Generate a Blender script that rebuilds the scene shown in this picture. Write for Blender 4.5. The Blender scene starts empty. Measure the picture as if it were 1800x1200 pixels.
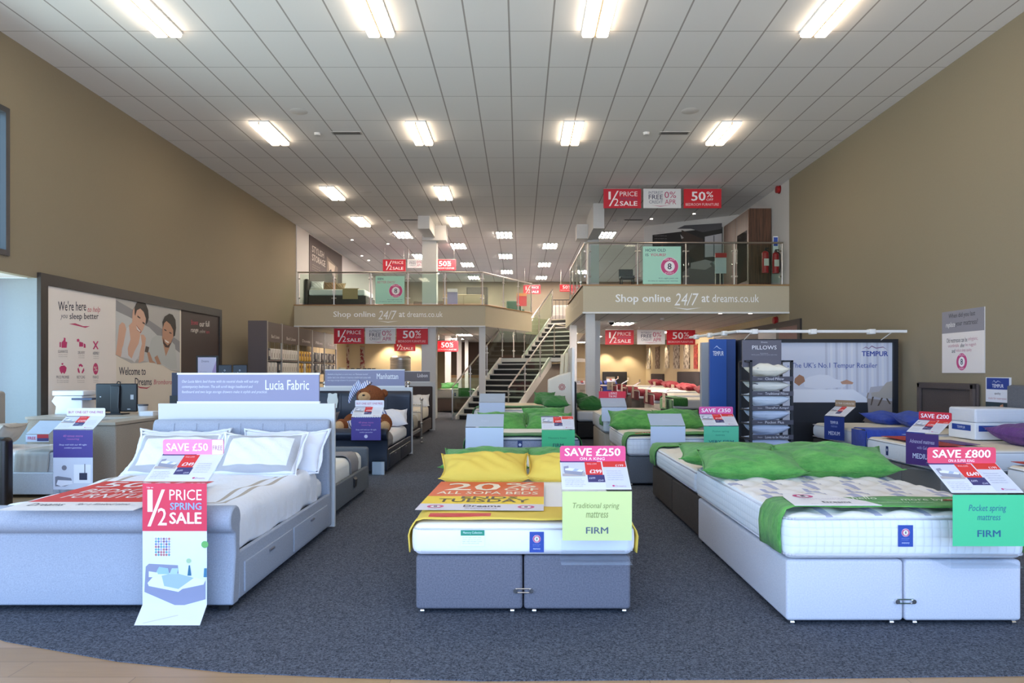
import bpy, bmesh, math, random
from mathutils import Vector, Matrix
from mathutils.geometry import tessellate_polygon
R = math.radians
random.seed(7)
F, CX, HY, H = 1250.0, 914.0, 653.0, 1.55      # the lens in pixels of an 1800 px wide frame, the vanishing point, the eye height
XL, XR, ZC, ZM, ZS = -7.33, 6.72, 6.35, 3.69, 3.02
SC = bpy.context.scene
COL = SC.collection
MW = {}

def W(x, y, D):
    return Vector(((x - CX) * D / F, D, H + (HY - y) * D / F))

# ------------------------------------------------------------------ materials
def lin(h):
    h = h.lstrip('#')
    o = []
    for i in (0, 2, 4):
        v = int(h[i:i + 2], 16) / 255
        o.append(v / 12.92 if v <= .04045 else ((v + .055) / 1.055) ** 2.4)
    return (*o, 1)

MATS = {}
def nodes(name):
    m = bpy.data.materials.new(name); m.use_nodes = True
    nt = m.node_tree
    return m, nt, nt.nodes['Principled BSDF']

def K(h, rough=.55, metal=0.0):
    """plain printed or painted surface"""
    k = ('k', h, rough, metal)
    if k not in MATS:
        m, nt, b = nodes('paint_' + h.strip('#'))
        b.inputs['Base Color'].default_value = lin(h)
        b.inputs['Roughness'].default_value = rough
        b.inputs['Metallic'].default_value = metal
        MATS[k] = m
    return MATS[k]

def mth(nt, op, a, b=None):
    n = nt.nodes.new('ShaderNodeMath'); n.operation = op
    for i, v in enumerate((a, b)):
        if v is None: continue
        if isinstance(v, (int, float)): n.inputs[i].default_value = v
        else: nt.links.new(v, n.inputs[i])
    return n.outputs[0]

def mixc(nt, fac, a, b):
    n = nt.nodes.new('ShaderNodeMix'); n.data_type = 'RGBA'
    for s, v in ((n.inputs[0], fac), (n.inputs[6], a), (n.inputs[7], b)):
        if isinstance(v, (tuple, float, int)): s.default_value = v
        else: nt.links.new(v, s)
    return n.outputs[2]

def coords(nt, kind='Object'):
    t = nt.nodes.new('ShaderNodeTexCoord')
    s = nt.nodes.new('ShaderNodeSeparateXYZ')
    nt.links.new(t.outputs[kind], s.inputs[0])
    return t.outputs[kind], s.outputs[0], s.outputs[1], s.outputs[2]

def noise(nt, co, scale, detail=3.0, rough=.6):
    n = nt.nodes.new('ShaderNodeTexNoise')
    n.inputs['Scale'].default_value = scale
    n.inputs['Detail'].default_value = detail
    n.inputs['Roughness'].default_value = rough
    nt.links.new(co, n.inputs['Vector'])
    return n.outputs[0]

def bump(nt, b, h, dist=.002, st=.5):
    n = nt.nodes.new('ShaderNodeBump')
    n.inputs['Strength'].default_value = st; n.inputs['Distance'].default_value = dist
    nt.links.new(h, n.inputs['Height']); nt.links.new(n.outputs[0], b.inputs['Normal'])

def Fb(h, h2=None, scale=90, rough=.9, bd=.002, sheen=0.0):
    """woven fabric: two close colours mottled by noise, with a weave bump"""
    k = ('f', h, h2, scale, rough, bd)
    if k not in MATS:
        m, nt, b = nodes('fabric_' + h.strip('#'))
        co, x, y, z = coords(nt)
        a = lin(h); c = lin(h2) if h2 else tuple([v * .82 for v in a[:3]] + [1])
        n = noise(nt, co, scale, 4, .7)
        r = nt.nodes.new('ShaderNodeMapRange')
        r.inputs[1].default_value = .35; r.inputs[2].default_value = .65
        nt.links.new(n, r.inputs[0])
        nt.links.new(mixc(nt, r.outputs[0], a, c), b.inputs['Base Color'])
        b.inputs['Roughness'].default_value = rough
        b.inputs['Sheen Weight'].default_value = sheen
        bump(nt, b, n, bd, .4)
        MATS[k] = m
    return MATS[k]

def cloth(h, bd=.012, sc=5, rough=.85):
    """soft cloth with broad creases"""
    k = ('c', h, bd, sc)
    if k not in MATS:
        m, nt, b = nodes('cloth_' + h.strip('#'))
        co, x, y, z = coords(nt)
        b.inputs['Base Color'].default_value = lin(h); b.inputs['Roughness'].default_value = rough
        bump(nt, b, noise(nt, co, sc, 3, .55), bd, .6)
        MATS[k] = m
    return MATS[k]

def emit(h, s):
    k = ('e', h, s)
    if k not in MATS:
        m, nt, b = nodes('lamp_' + h.strip('#'))
        b.inputs['Base Color'].default_value = lin('#ffffff')
        b.inputs['Emission Color'].default_value = lin(h)
        b.inputs['Emission Strength'].default_value = s
        MATS[k] = m
    return MATS[k]

def clear(name, tint, refl=.12):
    if name not in MATS:
        m = bpy.data.materials.new(name); m.use_nodes = True; nt = m.node_tree
        nt.nodes.clear()
        o = nt.nodes.new('ShaderNodeOutputMaterial'); mx = nt.nodes.new('ShaderNodeMixShader')
        t = nt.nodes.new('ShaderNodeBsdfTransparent'); g = nt.nodes.new('ShaderNodeBsdfGlossy')
        t.inputs[0].default_value = tint
        g.inputs['Roughness'].default_value = .03
        lw = nt.nodes.new('ShaderNodeLayerWeight'); lw.inputs[0].default_value = .5
        nt.links.new(mth(nt, 'ADD', mth(nt, 'MULTIPLY', mth(nt, 'POWER', lw.outputs['Facing'], 4), refl * 2.2), .025), mx.inputs[0])
        nt.links.new(t.outputs[0], mx.inputs[1]); nt.links.new(g.outputs[0], mx.inputs[2])
        nt.links.new(mx.outputs[0], o.inputs[0])
        MATS[name] = m
    return MATS[name]
GLASS = clear('balustrade_glass', (.86, .94, .90, 1), .18)
ACRYL = clear('clear_acrylic', (.95, .97, .985, 1), .16)
STEEL = K('#c9c4bd', .28, 1.0)
CHROME = K('#e8e6e4', .12, 1.0)
WHITE = K('#e9e8e6', .5)

# ------------------------------------------------------------------ mesh builder
class MB:
    def __init__(s): s.v = []; s.f = []; s.m = []; s.mats = []; s.sm = []
    def mi(s, m):
        if m not in s.mats: s.mats.append(m)
        return s.mats.index(m)
    def add(s, vs, fs, m, smooth=True):
        o = len(s.v); s.v += [Vector(p) for p in vs]; k = s.mi(m)
        for f in fs: s.f.append([o + i for i in f]); s.m.append(k); s.sm.append(smooth)
        return s
    def box(s, x0, x1, y0, y1, z0, z1, m):
        return s.add([(x, y, z) for z in (z0, z1) for y in (y0, y1) for x in (x0, x1)],
                     [(0, 2, 3, 1), (4, 5, 7, 6), (0, 1, 5, 4), (2, 6, 7, 3), (0, 4, 6, 2), (1, 3, 7, 5)], m)
    def prism(s, pts, x0, x1, m, ax='x'):
        """profile closed in (a, b), extruded along an axis: x -> (a,b)=(y,z); y -> (x,z); z -> (x,y)"""
        n = len(pts)
        def q(p, t):
            return {'x': (t, p[0], p[1]), 'y': (p[0], t, p[1]), 'z': (p[0], p[1], t)}[ax]
        vs = [q(p, x0) for p in pts] + [q(p, x1) for p in pts]
        area = sum(pts[i][0] * pts[(i + 1) % n][1] - pts[(i + 1) % n][0] * pts[i][1] for i in range(n))
        fl = (area > 0) != (ax == 'y')
        fs = [(i, (i + 1) % n, n + (i + 1) % n, n + i) for i in range(n)]
        cap = [tuple(range(n))[::-1], tuple(range(n, 2 * n))]
        fs += cap
        if (x1 < x0) != (not fl): fs = [tuple(reversed(f)) for f in fs]
        return s.add(vs, fs, m)
    def cyl(s, p0, p1, r, m, n=10, r1=None, cap=True):
        p0 = Vector(p0); p1 = Vector(p1); r1 = r if r1 is None else r1
        d = (p1 - p0).normalized(); a = d.orthogonal().normalized(); b = d.cross(a)
        vs = []
        for p, q in ((p0, r), (p1, r1)):
            vs += [p + q * (a * math.cos(t * 2 * math.pi / n) + b * math.sin(t * 2 * math.pi / n)) for t in range(n)]
        fs = [(i, (i + 1) % n, n + (i + 1) % n, n + i) for i in range(n)]
        if cap: fs += [tuple(range(n))[::-1], tuple(range(n, 2 * n))]
        return s.add(vs, fs, m)
    def tube(s, pts, r, m, n=8):
        for a, b in zip(pts, pts[1:]): s.cyl(a, b, r, m, n)
        return s
    def ell(s, c, rx, ry, rz, m, n=14, rot=None, fn=None):
        vs = []; fs = []; k = n // 2 + 1
        for i in range(k + 1):
            th = math.pi * i / k
            for j in range(n):
                ph = 2 * math.pi * j / n
                p = Vector((math.sin(th) * math.cos(ph), math.sin(th) * math.sin(ph), math.cos(th)))
                if fn: p = fn(p)
                p = Vector((p.x * rx, p.y * ry, p.z * rz))
                if rot: p = rot @ p
                vs.append(Vector(c) + p)
        for i in range(k):
            for j in range(n):
                fs.append((i * n + j, (i + 1) * n + j, (i + 1) * n + (j + 1) % n, i * n + (j + 1) % n))
        return s.add(vs, fs, m)
    def rbox(s, x0, x1, y0, y1, z0, z1, r, m, nx=1, ny=1, nz=1, fn=None, seg=3, topm=None):
        """box with rounded edges; fn(p, n) may push each vertex"""
        def ax(a, b, n):
            e = [math.tan(R(45) * (1 - i / seg)) for i in range(seg + 1)]
            lo = [a + r - r * t for t in e]; hi = [b - r + r * t for t in reversed(e)]
            mid = [lo[-1] + (hi[0] - lo[-1]) * i / n for i in range(1, n)]
            return lo + mid + hi
        A = [ax(x0, x1, nx), ax(y0, y1, ny), ax(z0, z1, nz)]
        idx = {}; vs = []; fs = []; tops = []
        lo = Vector((x0 + r, y0 + r, z0 + r)); hi = Vector((x1 - r, y1 - r, z1 - r))
        def vid(i, j, k):
            if (i, j, k) not in idx:
                p = Vector((A[0][i], A[1][j], A[2][k]))
                q = Vector([min(max(p[t], lo[t]), hi[t]) for t in range(3)])
                d = p - q; n = d.normalized() if d.length > 1e-9 else Vector((0, 0, 1))
                p = q + n * r
                if fn: p = fn(p, n)
                idx[(i, j, k)] = len(vs); vs.append(p)
            return idx[(i, j, k)]
        N = [len(a) - 1 for a in A]
        for i in range(N[0]):
            for j in range(N[1]):
                fs.append((vid(i, j, 0), vid(i, j + 1, 0), vid(i + 1, j + 1, 0), vid(i + 1, j, 0)))
                tops.append(len(fs)); fs.append((vid(i, j, N[2]), vid(i + 1, j, N[2]), vid(i + 1, j + 1, N[2]), vid(i, j + 1, N[2])))
        for i in range(N[0]):
            for k in range(N[2]):
                fs.append((vid(i, 0, k), vid(i + 1, 0, k), vid(i + 1, 0, k + 1), vid(i, 0, k + 1)))
                fs.append((vid(i, N[1], k), vid(i, N[1], k + 1), vid(i + 1, N[1], k + 1), vid(i + 1, N[1], k)))
        for j in range(N[1]):
            for k in range(N[2]):
                fs.append((vid(0, j, k), vid(0, j, k + 1), vid(0, j + 1, k + 1), vid(0, j + 1, k)))
                fs.append((vid(N[0], j, k), vid(N[0], j + 1, k), vid(N[0], j + 1, k + 1), vid(N[0], j, k + 1)))
        s.add(vs, fs, m)
        if topm is not None:
            k = s.mi(topm)
            for t in tops: s.m[len(s.m) - len(fs) + t] = k
        return s
    def grid(s, fn, nu, nv, m, double=None):
        vs = [fn(i / nu, j / nv) for j in range(nv + 1) for i in range(nu + 1)]
        fs = [(j * (nu + 1) + i, j * (nu + 1) + i + 1, (j + 1) * (nu + 1) + i + 1, (j + 1) * (nu + 1) + i)
              for j in range(nv) for i in range(nu)]
        return s.add(vs, fs, m)
    def xf(s, M):
        s.v = [M @ p for p in s.v]; return s
    def mk(s, name, parent=None, world=False, sharp=35, loc=None, rz=0, thick=0, bev=0, bseg=2):
        me = bpy.data.meshes.new(name)
        v = s.v
        if world and parent is not None:
            iv = MW[parent.name].inverted(); v = [iv @ p for p in v]
        me.from_pydata([tuple(p) for p in v], [], s.f)
        for m in s.mats: me.materials.append(m)
        me.polygons.foreach_set('material_index', s.m)
        me.polygons.foreach_set('use_smooth', [bool(q) for q in s.sm])
        me.update()
        if sharp: me.set_sharp_from_angle(angle=R(sharp))
        o = bpy.data.objects.new(name, me); COL.objects.link(o)
        if parent is not None: o.parent = parent
        M = Matrix.Translation(loc or (0, 0, 0)) @ Matrix.Rotation(rz, 4, 'Z')
        o.location = loc or (0, 0, 0); o.rotation_euler = (0, 0, rz)
        MW[o.name] = (MW[parent.name] if parent is not None else Matrix.Identity(4)) @ M
        if thick:
            q = o.modifiers.new('thickness', 'SOLIDIFY'); q.thickness = thick; q.offset = 0
        if bev:
            q = o.modifiers.new('bevel', 'BEVEL'); q.width = bev; q.segments = bseg; q.limit_method = 'ANGLE'
        return o

def tag(o, label=None, cat=None, group=None, kind=None):
    if label: o['label'] = label
    if cat: o['category'] = cat
    if group: o['group'] = group
    if kind: o['kind'] = kind
    return o

def thing(name, label, cat, loc=(0, 0, 0), rz=0, group=None):
    o = bpy.data.objects.new(name, None); COL.objects.link(o)
    o.location = loc; o.rotation_euler = (0, 0, rz); o.empty_display_size = .1
    MW[o.name] = Matrix.Translation(loc) @ Matrix.Rotation(rz, 4, 'Z')
    return tag(o, label, cat, group)

def struct(o): o['kind'] = 'structure'; return o

def dup(root, loc, rz=None, label=None, group=None):
    r = root.copy(); COL.objects.link(r); r.location = loc
    if rz is not None: r.rotation_euler = (0, 0, rz)
    if label: r['label'] = label
    if group: r['group'] = group
    MW[r.name] = Matrix.Translation(loc) @ Matrix.Rotation(r.rotation_euler[2], 4, 'Z')
    for ch in list(root.children):
        c = ch.copy(); COL.objects.link(c); c.parent = r
        for g in list(ch.children):
            d = g.copy(); COL.objects.link(d); d.parent = c
    return r

# ------------------------------------------------------------------ lettering and flat print
TC = {}
def glyphs(s, bold, shear):
    k = (s, bold, shear)
    if k not in TC:
        cu = bpy.data.curves.new('lettering', 'FONT'); cu.body = s; cu.resolution_u = 2
        cu.shear = shear; cu.space_line = .95
        cu.align_x = 'CENTER'
        ob = bpy.data.objects.new('lettering', cu)
        me = bpy.data.meshes.new_from_object(ob)
        vs = [(v.co.x, v.co.y) for v in me.vertices]; fs = [tuple(p.vertices) for p in me.polygons]
        if bold:      # heavier strokes: the outline repeated a little to each side
            n0 = len(vs); bv, bf = vs, fs; vs = []; fs = []
            for i, (dx, dy) in enumerate(((-bold * .7, 0), (bold * .7, 0), (0, bold * .4), (0, -bold * .4))):
                vs += [(x + dx, y + dy) for x, y in bv]; fs += [tuple(v + n0 * i for v in f) for f in bf]
        bpy.data.objects.remove(ob); bpy.data.meshes.remove(me); bpy.data.curves.remove(cu)
        TC[k] = (vs, fs)
    return TC[k]

class Print(MB):
    """ink and pictures on one flat face: O origin, U right, V up; N towards the reader"""
    def __init__(s, O, U, V, w=1.0, h=1.0):
        super().__init__(); s.O = Vector(O); s.U = Vector(U).normalized(); s.V = Vector(V).normalized()
        s.N = s.U.cross(s.V).normalized(); s.w = w; s.h = h; s.cam = Vector((0, 0, H))
    def P(s, u, v, k): return s.O + s.U * u + s.V * v + s.N * (.0007 * k)
    def uv(s, x, y):
        d = Vector(((x - CX) / F, 1, (HY - y) / F))
        t = (s.O - s.cam).dot(s.N) / d.dot(s.N)
        p = s.cam + d * t - s.O
        return p.dot(s.U), p.dot(s.V)
    def poly(s, pts, col, k=1, px=False, fr=False):
        if px: pts = [s.uv(*p) for p in pts]
        if fr: pts = [(a * s.w, b * s.h) for a, b in pts]
        s.cnt = getattr(s, 'cnt', 0) + 1
        vs = [s.P(a, b, k + (s.cnt % 40) * .02) for a, b in pts]
        if len(pts) > 4:
            fs = [tuple(t) for t in tessellate_polygon([[Vector((a, b, 0)) for a, b in pts]])]
        else: fs = [tuple(range(len(pts)))]
        out = []
        for f in fs:
            a, b, c = (Vector(pts[f[i]]) for i in (0, 1, 2))
            out.append(f if (b - a).cross(c - b) > 0 else f[::-1])
        return s.add(vs, out, K(col) if isinstance(col, str) else col, False)
    def rect(s, a, b, c, d, col, k=1, px=False, fr=False):
        return s.poly([(a, b), (c, b), (c, d), (a, d)], col, k, px, fr)
    def text(s, t, a, b, c, d, col, k=3, px=False, fr=False, bold=0.0, shear=0.0):
        """lettering scaled to fill the box"""
        if px:
            q = [s.uv(x, y) for x, y in ((a, b), (c, b), (c, d), (a, d))]
        elif fr: q = [(x * s.w, y * s.h) for x, y in ((a, b), (c, b), (c, d), (a, d))]
        else: q = [(a, b), (c, b), (c, d), (a, d)]
        # q[0] first corner given, in pixels b is the top; make q: bottom-left, bottom-right, top-right, top-left
        if q[0][1] > q[3][1]: q = [q[3], q[2], q[1], q[0]]
        q = [Vector(p) for p in q]
        vs, fs = glyphs(t, bold, shear)
        if not vs: return s
        n0 = len(vs) // 4 if bold else len(vs)
        x0 = min(v[0] for v in vs); x1 = max(v[0] for v in vs); y0 = min(v[1] for v in vs); y1 = max(v[1] for v in vs)
        out = []
        for ii, (x, y) in enumerate(vs):
            i = (x - x0) / (x1 - x0); j = (y - y0) / (y1 - y0)
            p = (q[0] * (1 - i) + q[1] * i) * (1 - j) + (q[3] * (1 - i) + q[2] * i) * j
            out.append(s.P(p.x, p.y, k + .25 * (ii // n0)))
        return s.add(out, fs, K(col), False)
    def disc(s, u, v, r, col, k=1, n=24, fr=False, ry=None, r0=0):
        if fr: u *= s.w; v *= s.h
        ry = ry or r
        if not r0:
            return s.poly([(u + r * math.cos(2 * math.pi * i / n), v + ry * math.sin(2 * math.pi * i / n)) for i in range(n)], col, k)
        for i in range(n):
            a, b = 2 * math.pi * i / n, 2 * math.pi * (i + 1) / n
            s.poly([(u + q * math.cos(t), v + q * math.sin(t)) for q, t in ((r0, a), (r, a), (r, b), (r0, b))], col, k)
        return s
    def badge(s, u, v, r, k=2, col='#c8477f', num='#1c2444'):
        """the ring with an 8 in it"""
        s.disc(u, v, r, '#f2eef0', k); s.disc(u, v, r * .97, col, k + 1, r0=r * .58)
        s.text('8', u - r * .22, v - r * .34, u + r * .22, v + r * .34, num, k + 2, bold=.02)
        s.text('REPLACE', u - r * .6, v + r * .66, u + r * .6, v + r * .86, '#f2dfe8', k + 2)
        s.text('EVERY', u - r * .5, v - r * .86, u + r * .5, v - r * .66, '#f2dfe8', k + 2)
        return s
    def lines(s, a, b, c, d, n, col, k=3, fr=False, seedv=1):
        """n lines of small print"""
        if fr: a *= s.w; c *= s.w; b *= s.h; d *= s.h
        rr = random.Random(seedv); st = (d - b) / n
        words = ['the bed', 'comfort', 'and more', 'sleep', 'quality', 'for you', 'a great', 'night', 'springs', 'with', 'storage']
        for i in range(n):
            t = ' '.join(rr.choice(words) for _ in range(4))
            s.text(t, a, b + st * i + st * .2, a + (c - a) * (.8 + .2 * rr.random()), b + st * i + st * .85, col, k)
        return s

def sale_print(P, kind, k=2):
    """the three hanging sale boards, fractions of the board"""
    T = lambda t, a, b, c, d, col, **q: P.text(t, a, b, c, d, col, k + 1, fr=True, **q)
    if kind == 'half':
        P.rect(0, 0, 1, 1, '#c4122a', k, fr=True)
        T('1', .13, .45, .19, .86, '#f4eceb'); P.poly([(.14, .1), (.18, .1), (.40, .9), (.36, .9)], '#f4eceb', k + 1, fr=True)
        T('2', .28, .12, .40, .5, '#f4eceb')
        T('PRICE', .43, .62, .9, .86, '#f4eceb'); T('SPRING', .44, .40, .89, .56, '#7a3a5e', bold=.02)
        T('SALE', .43, .12, .9, .36, '#f4eceb', bold=.03)
    elif kind == 'free':
        P.rect(0, 0, 1, 1, '#dcd9d8', k, fr=True)
        T('INTEREST', .14, .74, .52, .88, '#4a4a66'); T('FREE', .14, .46, .52, .70, '#33304f', bold=.01)
        T('CREDIT', .15, .24, .52, .40, '#4a4a66'); T('0%', .56, .52, .87, .86, '#b03060')
        T('APR', .57, .2, .87, .45, '#b03060'); P.poly([(.2, .16), (.45, .11), (.75, .15), (.45, .08)], '#b03060', k + 1, fr=True)
    else:
        P.rect(0, 0, 1, 1, '#cc1424', k, fr=True)
        T('50', .2, .38, .58, .86, '#f6eeee', bold=.03); T('%', .6, .56, .78, .86, '#f6eeee', bold=.01)
        T('OFF', .6, .38, .78, .5, '#f6eeee'); T('BEDROOM FURNITURE', .05, .12, .93, .26, '#f0d0d0')
    return P
# ================================================================== the building
def ceil_mat(name, base, x0, y0):
    m, nt, b = nodes(name)
    co, x, y, z = coords(nt)
    fx = mth(nt, 'FRACT', mth(nt, 'DIVIDE', mth(nt, 'SUBTRACT', x, x0 - 60), .6))
    fy = mth(nt, 'FRACT', mth(nt, 'DIVIDE', mth(nt, 'SUBTRACT', y, y0 - 118.7), 1.187))
    lx = mth(nt, 'LESS_THAN', mth(nt, 'ABSOLUTE', mth(nt, 'SUBTRACT', fx, .5)), .480)
    ly = mth(nt, 'LESS_THAN', mth(nt, 'ABSOLUTE', mth(nt, 'SUBTRACT', fy, .5)), .4945)
    tile = mth(nt, 'MULTIPLY', lx, ly)
    n = noise(nt, co, 160, 4, .8)
    sp = mixc(nt, mth(nt, 'MULTIPLY', n, .2), lin(base), lin('#9a958f'))
    nt.links.new(mixc(nt, tile, lin('#a29b96'), sp), b.inputs['Base Color'])
    b.inputs['Roughness'].default_value = .9
    return m
CEIL = ceil_mat('mineral_fibre_ceiling_tiles', '#ebe8e5', -.15, 10.03)

def wall_mat(h, name):
    m, nt, b = nodes(name)
    co, x, y, z = coords(nt)
    n = noise(nt, co, 35, 5, .7)
    nt.links.new(mixc(nt, n, lin(h), tuple([c * .9 for c in lin(h)[:3]] + [1])), b.inputs['Base Color'])
    b.inputs['Roughness'].default_value = .85
    bump(nt, b, noise(nt, co, 120, 2, .5), .001, .3)
    return m
TAUPE = wall_mat('#92856e', 'taupe_wall_paint')
REVEAL = wall_mat('#8f979c', 'reveal_paint')
PALE = wall_mat('#cfcac6', 'pale_wall_paint')
BEIGE = wall_mat('#bba987', 'beige_wall_paint')

def carpet_mat():
    m, nt, b = nodes('speckled_carpet')
    co, x, y, z = coords(nt)
    n = noise(nt, co, 85, 3, .9)
    r = nt.nodes.new('ShaderNodeMapRange'); r.inputs[1].default_value = .38; r.inputs[2].default_value = .62
    nt.links.new(n, r.inputs[0])
    nt.links.new(mixc(nt, r.outputs[0], lin('#2b2e36'), lin('#70747f')), b.inputs['Base Color'])
    b.inputs['Roughness'].default_value = 1
    b.inputs['Specular IOR Level'].default_value = .1
    bump(nt, b, n, .006, .8)
    return m
CARPET = carpet_mat()

def wood_mat(name, a, c, pw, pl, rough=.4, rot=0):
    m, nt, b = nodes(name)
    co, x, y, z = coords(nt)
    mp = nt.nodes.new('ShaderNodeMapping'); nt.links.new(co, mp.inputs[0])
    mp.inputs['Rotation'].default_value = (0, 0, rot)
    br = nt.nodes.new('ShaderNodeTexBrick'); nt.links.new(mp.outputs[0], br.inputs[0])
    br.inputs['Scale'].default_value = 1; br.inputs['Brick Width'].default_value = pl; br.inputs['Row Height'].default_value = pw
    br.inputs['Mortar Size'].default_value = .0018
    br.inputs['Color1'].default_value = lin(a); br.inputs['Color2'].default_value = lin(c); br.inputs['Mortar'].default_value = lin('#5a4430')
    m2 = nt.nodes.new('ShaderNodeMapping'); nt.links.new(mp.outputs[0], m2.inputs[0]); m2.inputs['Scale'].default_value = (1.2, 22, 22)
    n = noise(nt, m2.outputs[0], 3, 5, .65)
    nt.links.new(mixc(nt, mth(nt, 'MULTIPLY', n, .6), br.outputs[0], lin('#8a6844')), b.inputs['Base Color'])
    b.inputs['Roughness'].default_value = rough
    return m
LAM = wood_mat('oak_laminate', '#bd9a78', '#a9875f', .19, 1.3)
def grain_mat(name, a, c, sc=(14, 14, .6)):
    m, nt, b = nodes(name)
    co, x, y, z = coords(nt)
    m2 = nt.nodes.new('ShaderNodeMapping'); nt.links.new(co, m2.inputs[0]); m2.inputs['Scale'].default_value = sc
    n = noise(nt, m2.outputs[0], 3, 5, .65)
    r = nt.nodes.new('ShaderNodeMapRange'); r.inputs[1].default_value = .35; r.inputs[2].default_value = .65
    nt.links.new(n, r.inputs[0])
    nt.links.new(mixc(nt, r.outputs[0], lin(a), lin(c)), b.inputs['Base Color']); b.inputs['Roughness'].default_value = .45
    return m
OAKTRIM = grain_mat('oak_trim', '#b98f5e', '#8f6a40', (.6, .6, 14))
YF, YB = -2.6, 38.0

struct(MB().box(XL - 1.2, XR + .2, YF, YB, -.12, 0, LAM).mk('floor'))
# carpet with its curved front edge
edge = [(6.72, 3.70), (2.55, 3.62), (1.2, 3.58), (-.2, 3.56), (-.9, 3.60), (-1.49, 3.66), (-2.15, 3.80), (-2.95, 4.08), (-3.6, 4.45), (-4.15, 4.95), (-4.5, 5.6), (-4.7, 6.5), (-4.75, 8), (-4.75, 11.5), (-6, 13), (XL, 14), (XL, YB), (6.72, YB)]
cb = MB(); tr = tessellate_polygon([[Vector((a, b, 0)) for a, b in edge]])
ne = len(edge)
cb.add([(a, b, .006) for a, b in edge] + [(a, b, 0) for a, b in edge],
       [t if (Vector(edge[t[1]]) - Vector(edge[t[0]])).cross(Vector(edge[t[2]]) - Vector(edge[t[1]])) > 0 else t[::-1] for t in tr]
       + [(i, (i + 1) % ne, ne + (i + 1) % ne, ne + i) for i in range(ne)], CARPET, False)
o = cb.mk('floor_carpet', sharp=0); struct(o)

struct(MB().box(XL - 1.2, XR + .2, YF, YB, ZC, ZC + .1, CEIL).mk('ceiling'))
LW = 10.79
m = MB()
m.box(XL - .14, XL, LW + .12, YB, 0, ZC, TAUPE).box(XL - .14, XL, LW, LW + .12, 2.97, ZC, TAUPE)
m.box(XL - .14, XL, 10.35, LW, 2.97, ZC, TAUPE)
# tall glazed opening in the near left wall, with a beam above the reveal
m.box(XL - .14, XL, YF, 10.35, 2.97, 3.2, TAUPE).box(XL - .14, XL, YF, 6.9, 3.2, ZC, TAUPE).box(XL - .14, XL, 10.18, 10.35, 3.2, ZC, TAUPE).box(XL - .14, XL, 6.9, 10.18, 5.31, ZC, TAUPE)
struct(m.mk('wall_left'))
m = MB().box(XL - .75, XL, LW, LW + .12, 0, 2.97, REVEAL).box(XL - .75, XL - .142, 2.2, LW, 2.972, 3.05, PALE).box(XL - .75, XL, 2.08, 2.2, 0, 3.05, PALE)
struct(m.mk('wall_left_reveal'))
struct(MB().box(XL - .75, XL, 2.08, LW, -.12, .02, LAM).mk('floor_sill'))
DF = K('#2b2d33', .4)
m = MB()
for y in (2.25, 5.0, 7.8, 10.62): m.box(XL - .70, XL - .64, y - .04, y + .04, 0, 2.97, DF)
m.box(XL - .70, XL - .64, 2.2, 10.7, 0.02, .1, DF).box(XL - .70, XL - .64, 2.2, 10.7, 2.88, 2.97, DF)
w1 = struct(m.mk('window_1')); MB().box(XL - .675, XL - .665, 2.2, 10.7, .1, 2.88, GLASS).mk('pane', w1)
m = MB().box(XL - .1, XL + .03, 6.9, 6.98, 3.2, 5.31, DF).box(XL - .1, XL + .03, 10.1, 10.18, 3.2, 5.31, DF)
m.box(XL - .1, XL + .03, 6.98, 10.1, 3.2, 3.28, DF).box(XL - .1, XL + .03, 6.98, 10.1, 5.23, 5.31, DF)
w2 = struct(m.mk('window_2')); MB().box(XL - .06, XL - .05, 6.98, 10.1, 3.28, 5.23, GLASS).mk('pane', w2)
struct(MB().box(XR, XR + .14, YF, 17.75, 0, ZC, TAUPE).box(XR, XR + .14, 17.75, YB, 0, ZS, BEIGE).box(XR, XR + .14, 17.75, YB, ZS, ZC, PALE).mk('wall_right'))
struct(MB().box(XL, XR, YB, YB + .14, 0, ZS, BEIGE).box(XL, XR, YB, YB + .14, ZS, ZC, wall_mat('#9c8e7b', 'upper_back_wall_paint')).mk('wall_back'))
# glazed shopfront behind the camera
m = MB().box(XL - 1.2, XR + .2, YF - .14, YF, 5.3, ZC, TAUPE).box(XL - 1.2, XL - .2, YF - .14, YF, 0, 5.3, TAUPE)
struct(m.mk('wall_front'))
m = MB()
for i in range(8):
    x = XL + .1 + i * 1.97; m.box(x - .035, x + .035, YF - .1, YF - .02, 0, 5.3, DF)
for z in (.04, 2.6, 5.26): m.box(XL, XR, YF - .1, YF - .02, z - .04, z + .04, DF)
w3 = struct(m.mk('window_3'))
# upper and lower paler walls past the galleries on the left
struct(MB().box(XL, XL + .03, 23.25, YB, ZM, ZC, PALE).box(XL, XL + .03, 23.25, YB, 0, ZS, BEIGE).mk('wall_left_gallery'))

# ---- the two gallery floors
SOF = ceil_mat('soffit_tiles', '#e4e0da', -.15, .4)
FASC = wall_mat('#c9bda2', 'fascia_paint')
YL, YR = 23.08, 17.75
def slab(name, pts, z0, z1, top, bot, side):
    n = len(pts); mb = MB()
    vs = [(a, b, z0) for a, b in pts] + [(a, b, z1) for a, b in pts]
    t = tessellate_polygon([[Vector((a, b, 0)) for a, b in pts]])
    up = [q if (Vector(pts[q[1]]) - Vector(pts[q[0]])).cross(Vector(pts[q[2]]) - Vector(pts[q[1]])) > 0 else q[::-1] for q in t]
    mb.add(vs, [tuple(i + n for i in q) for q in up], top, False)
    mb.add(vs, [q[::-1] for q in up], bot, False)
    mb.add(vs, [(i, (i + 1) % n, n + (i + 1) % n, n + i) for i in range(n)], side, False)
    return struct(mb.mk(name, sharp=0))
slab('floor_gallery_left', [(XL, YL), (-1.13, YL), (.44, 26.2), (.05, 27.3), (1.15, 29.25), (.2, 29.9), (.2, YB), (XL, YB)], ZS, ZM, CARPET, SOF, FASC)
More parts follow.
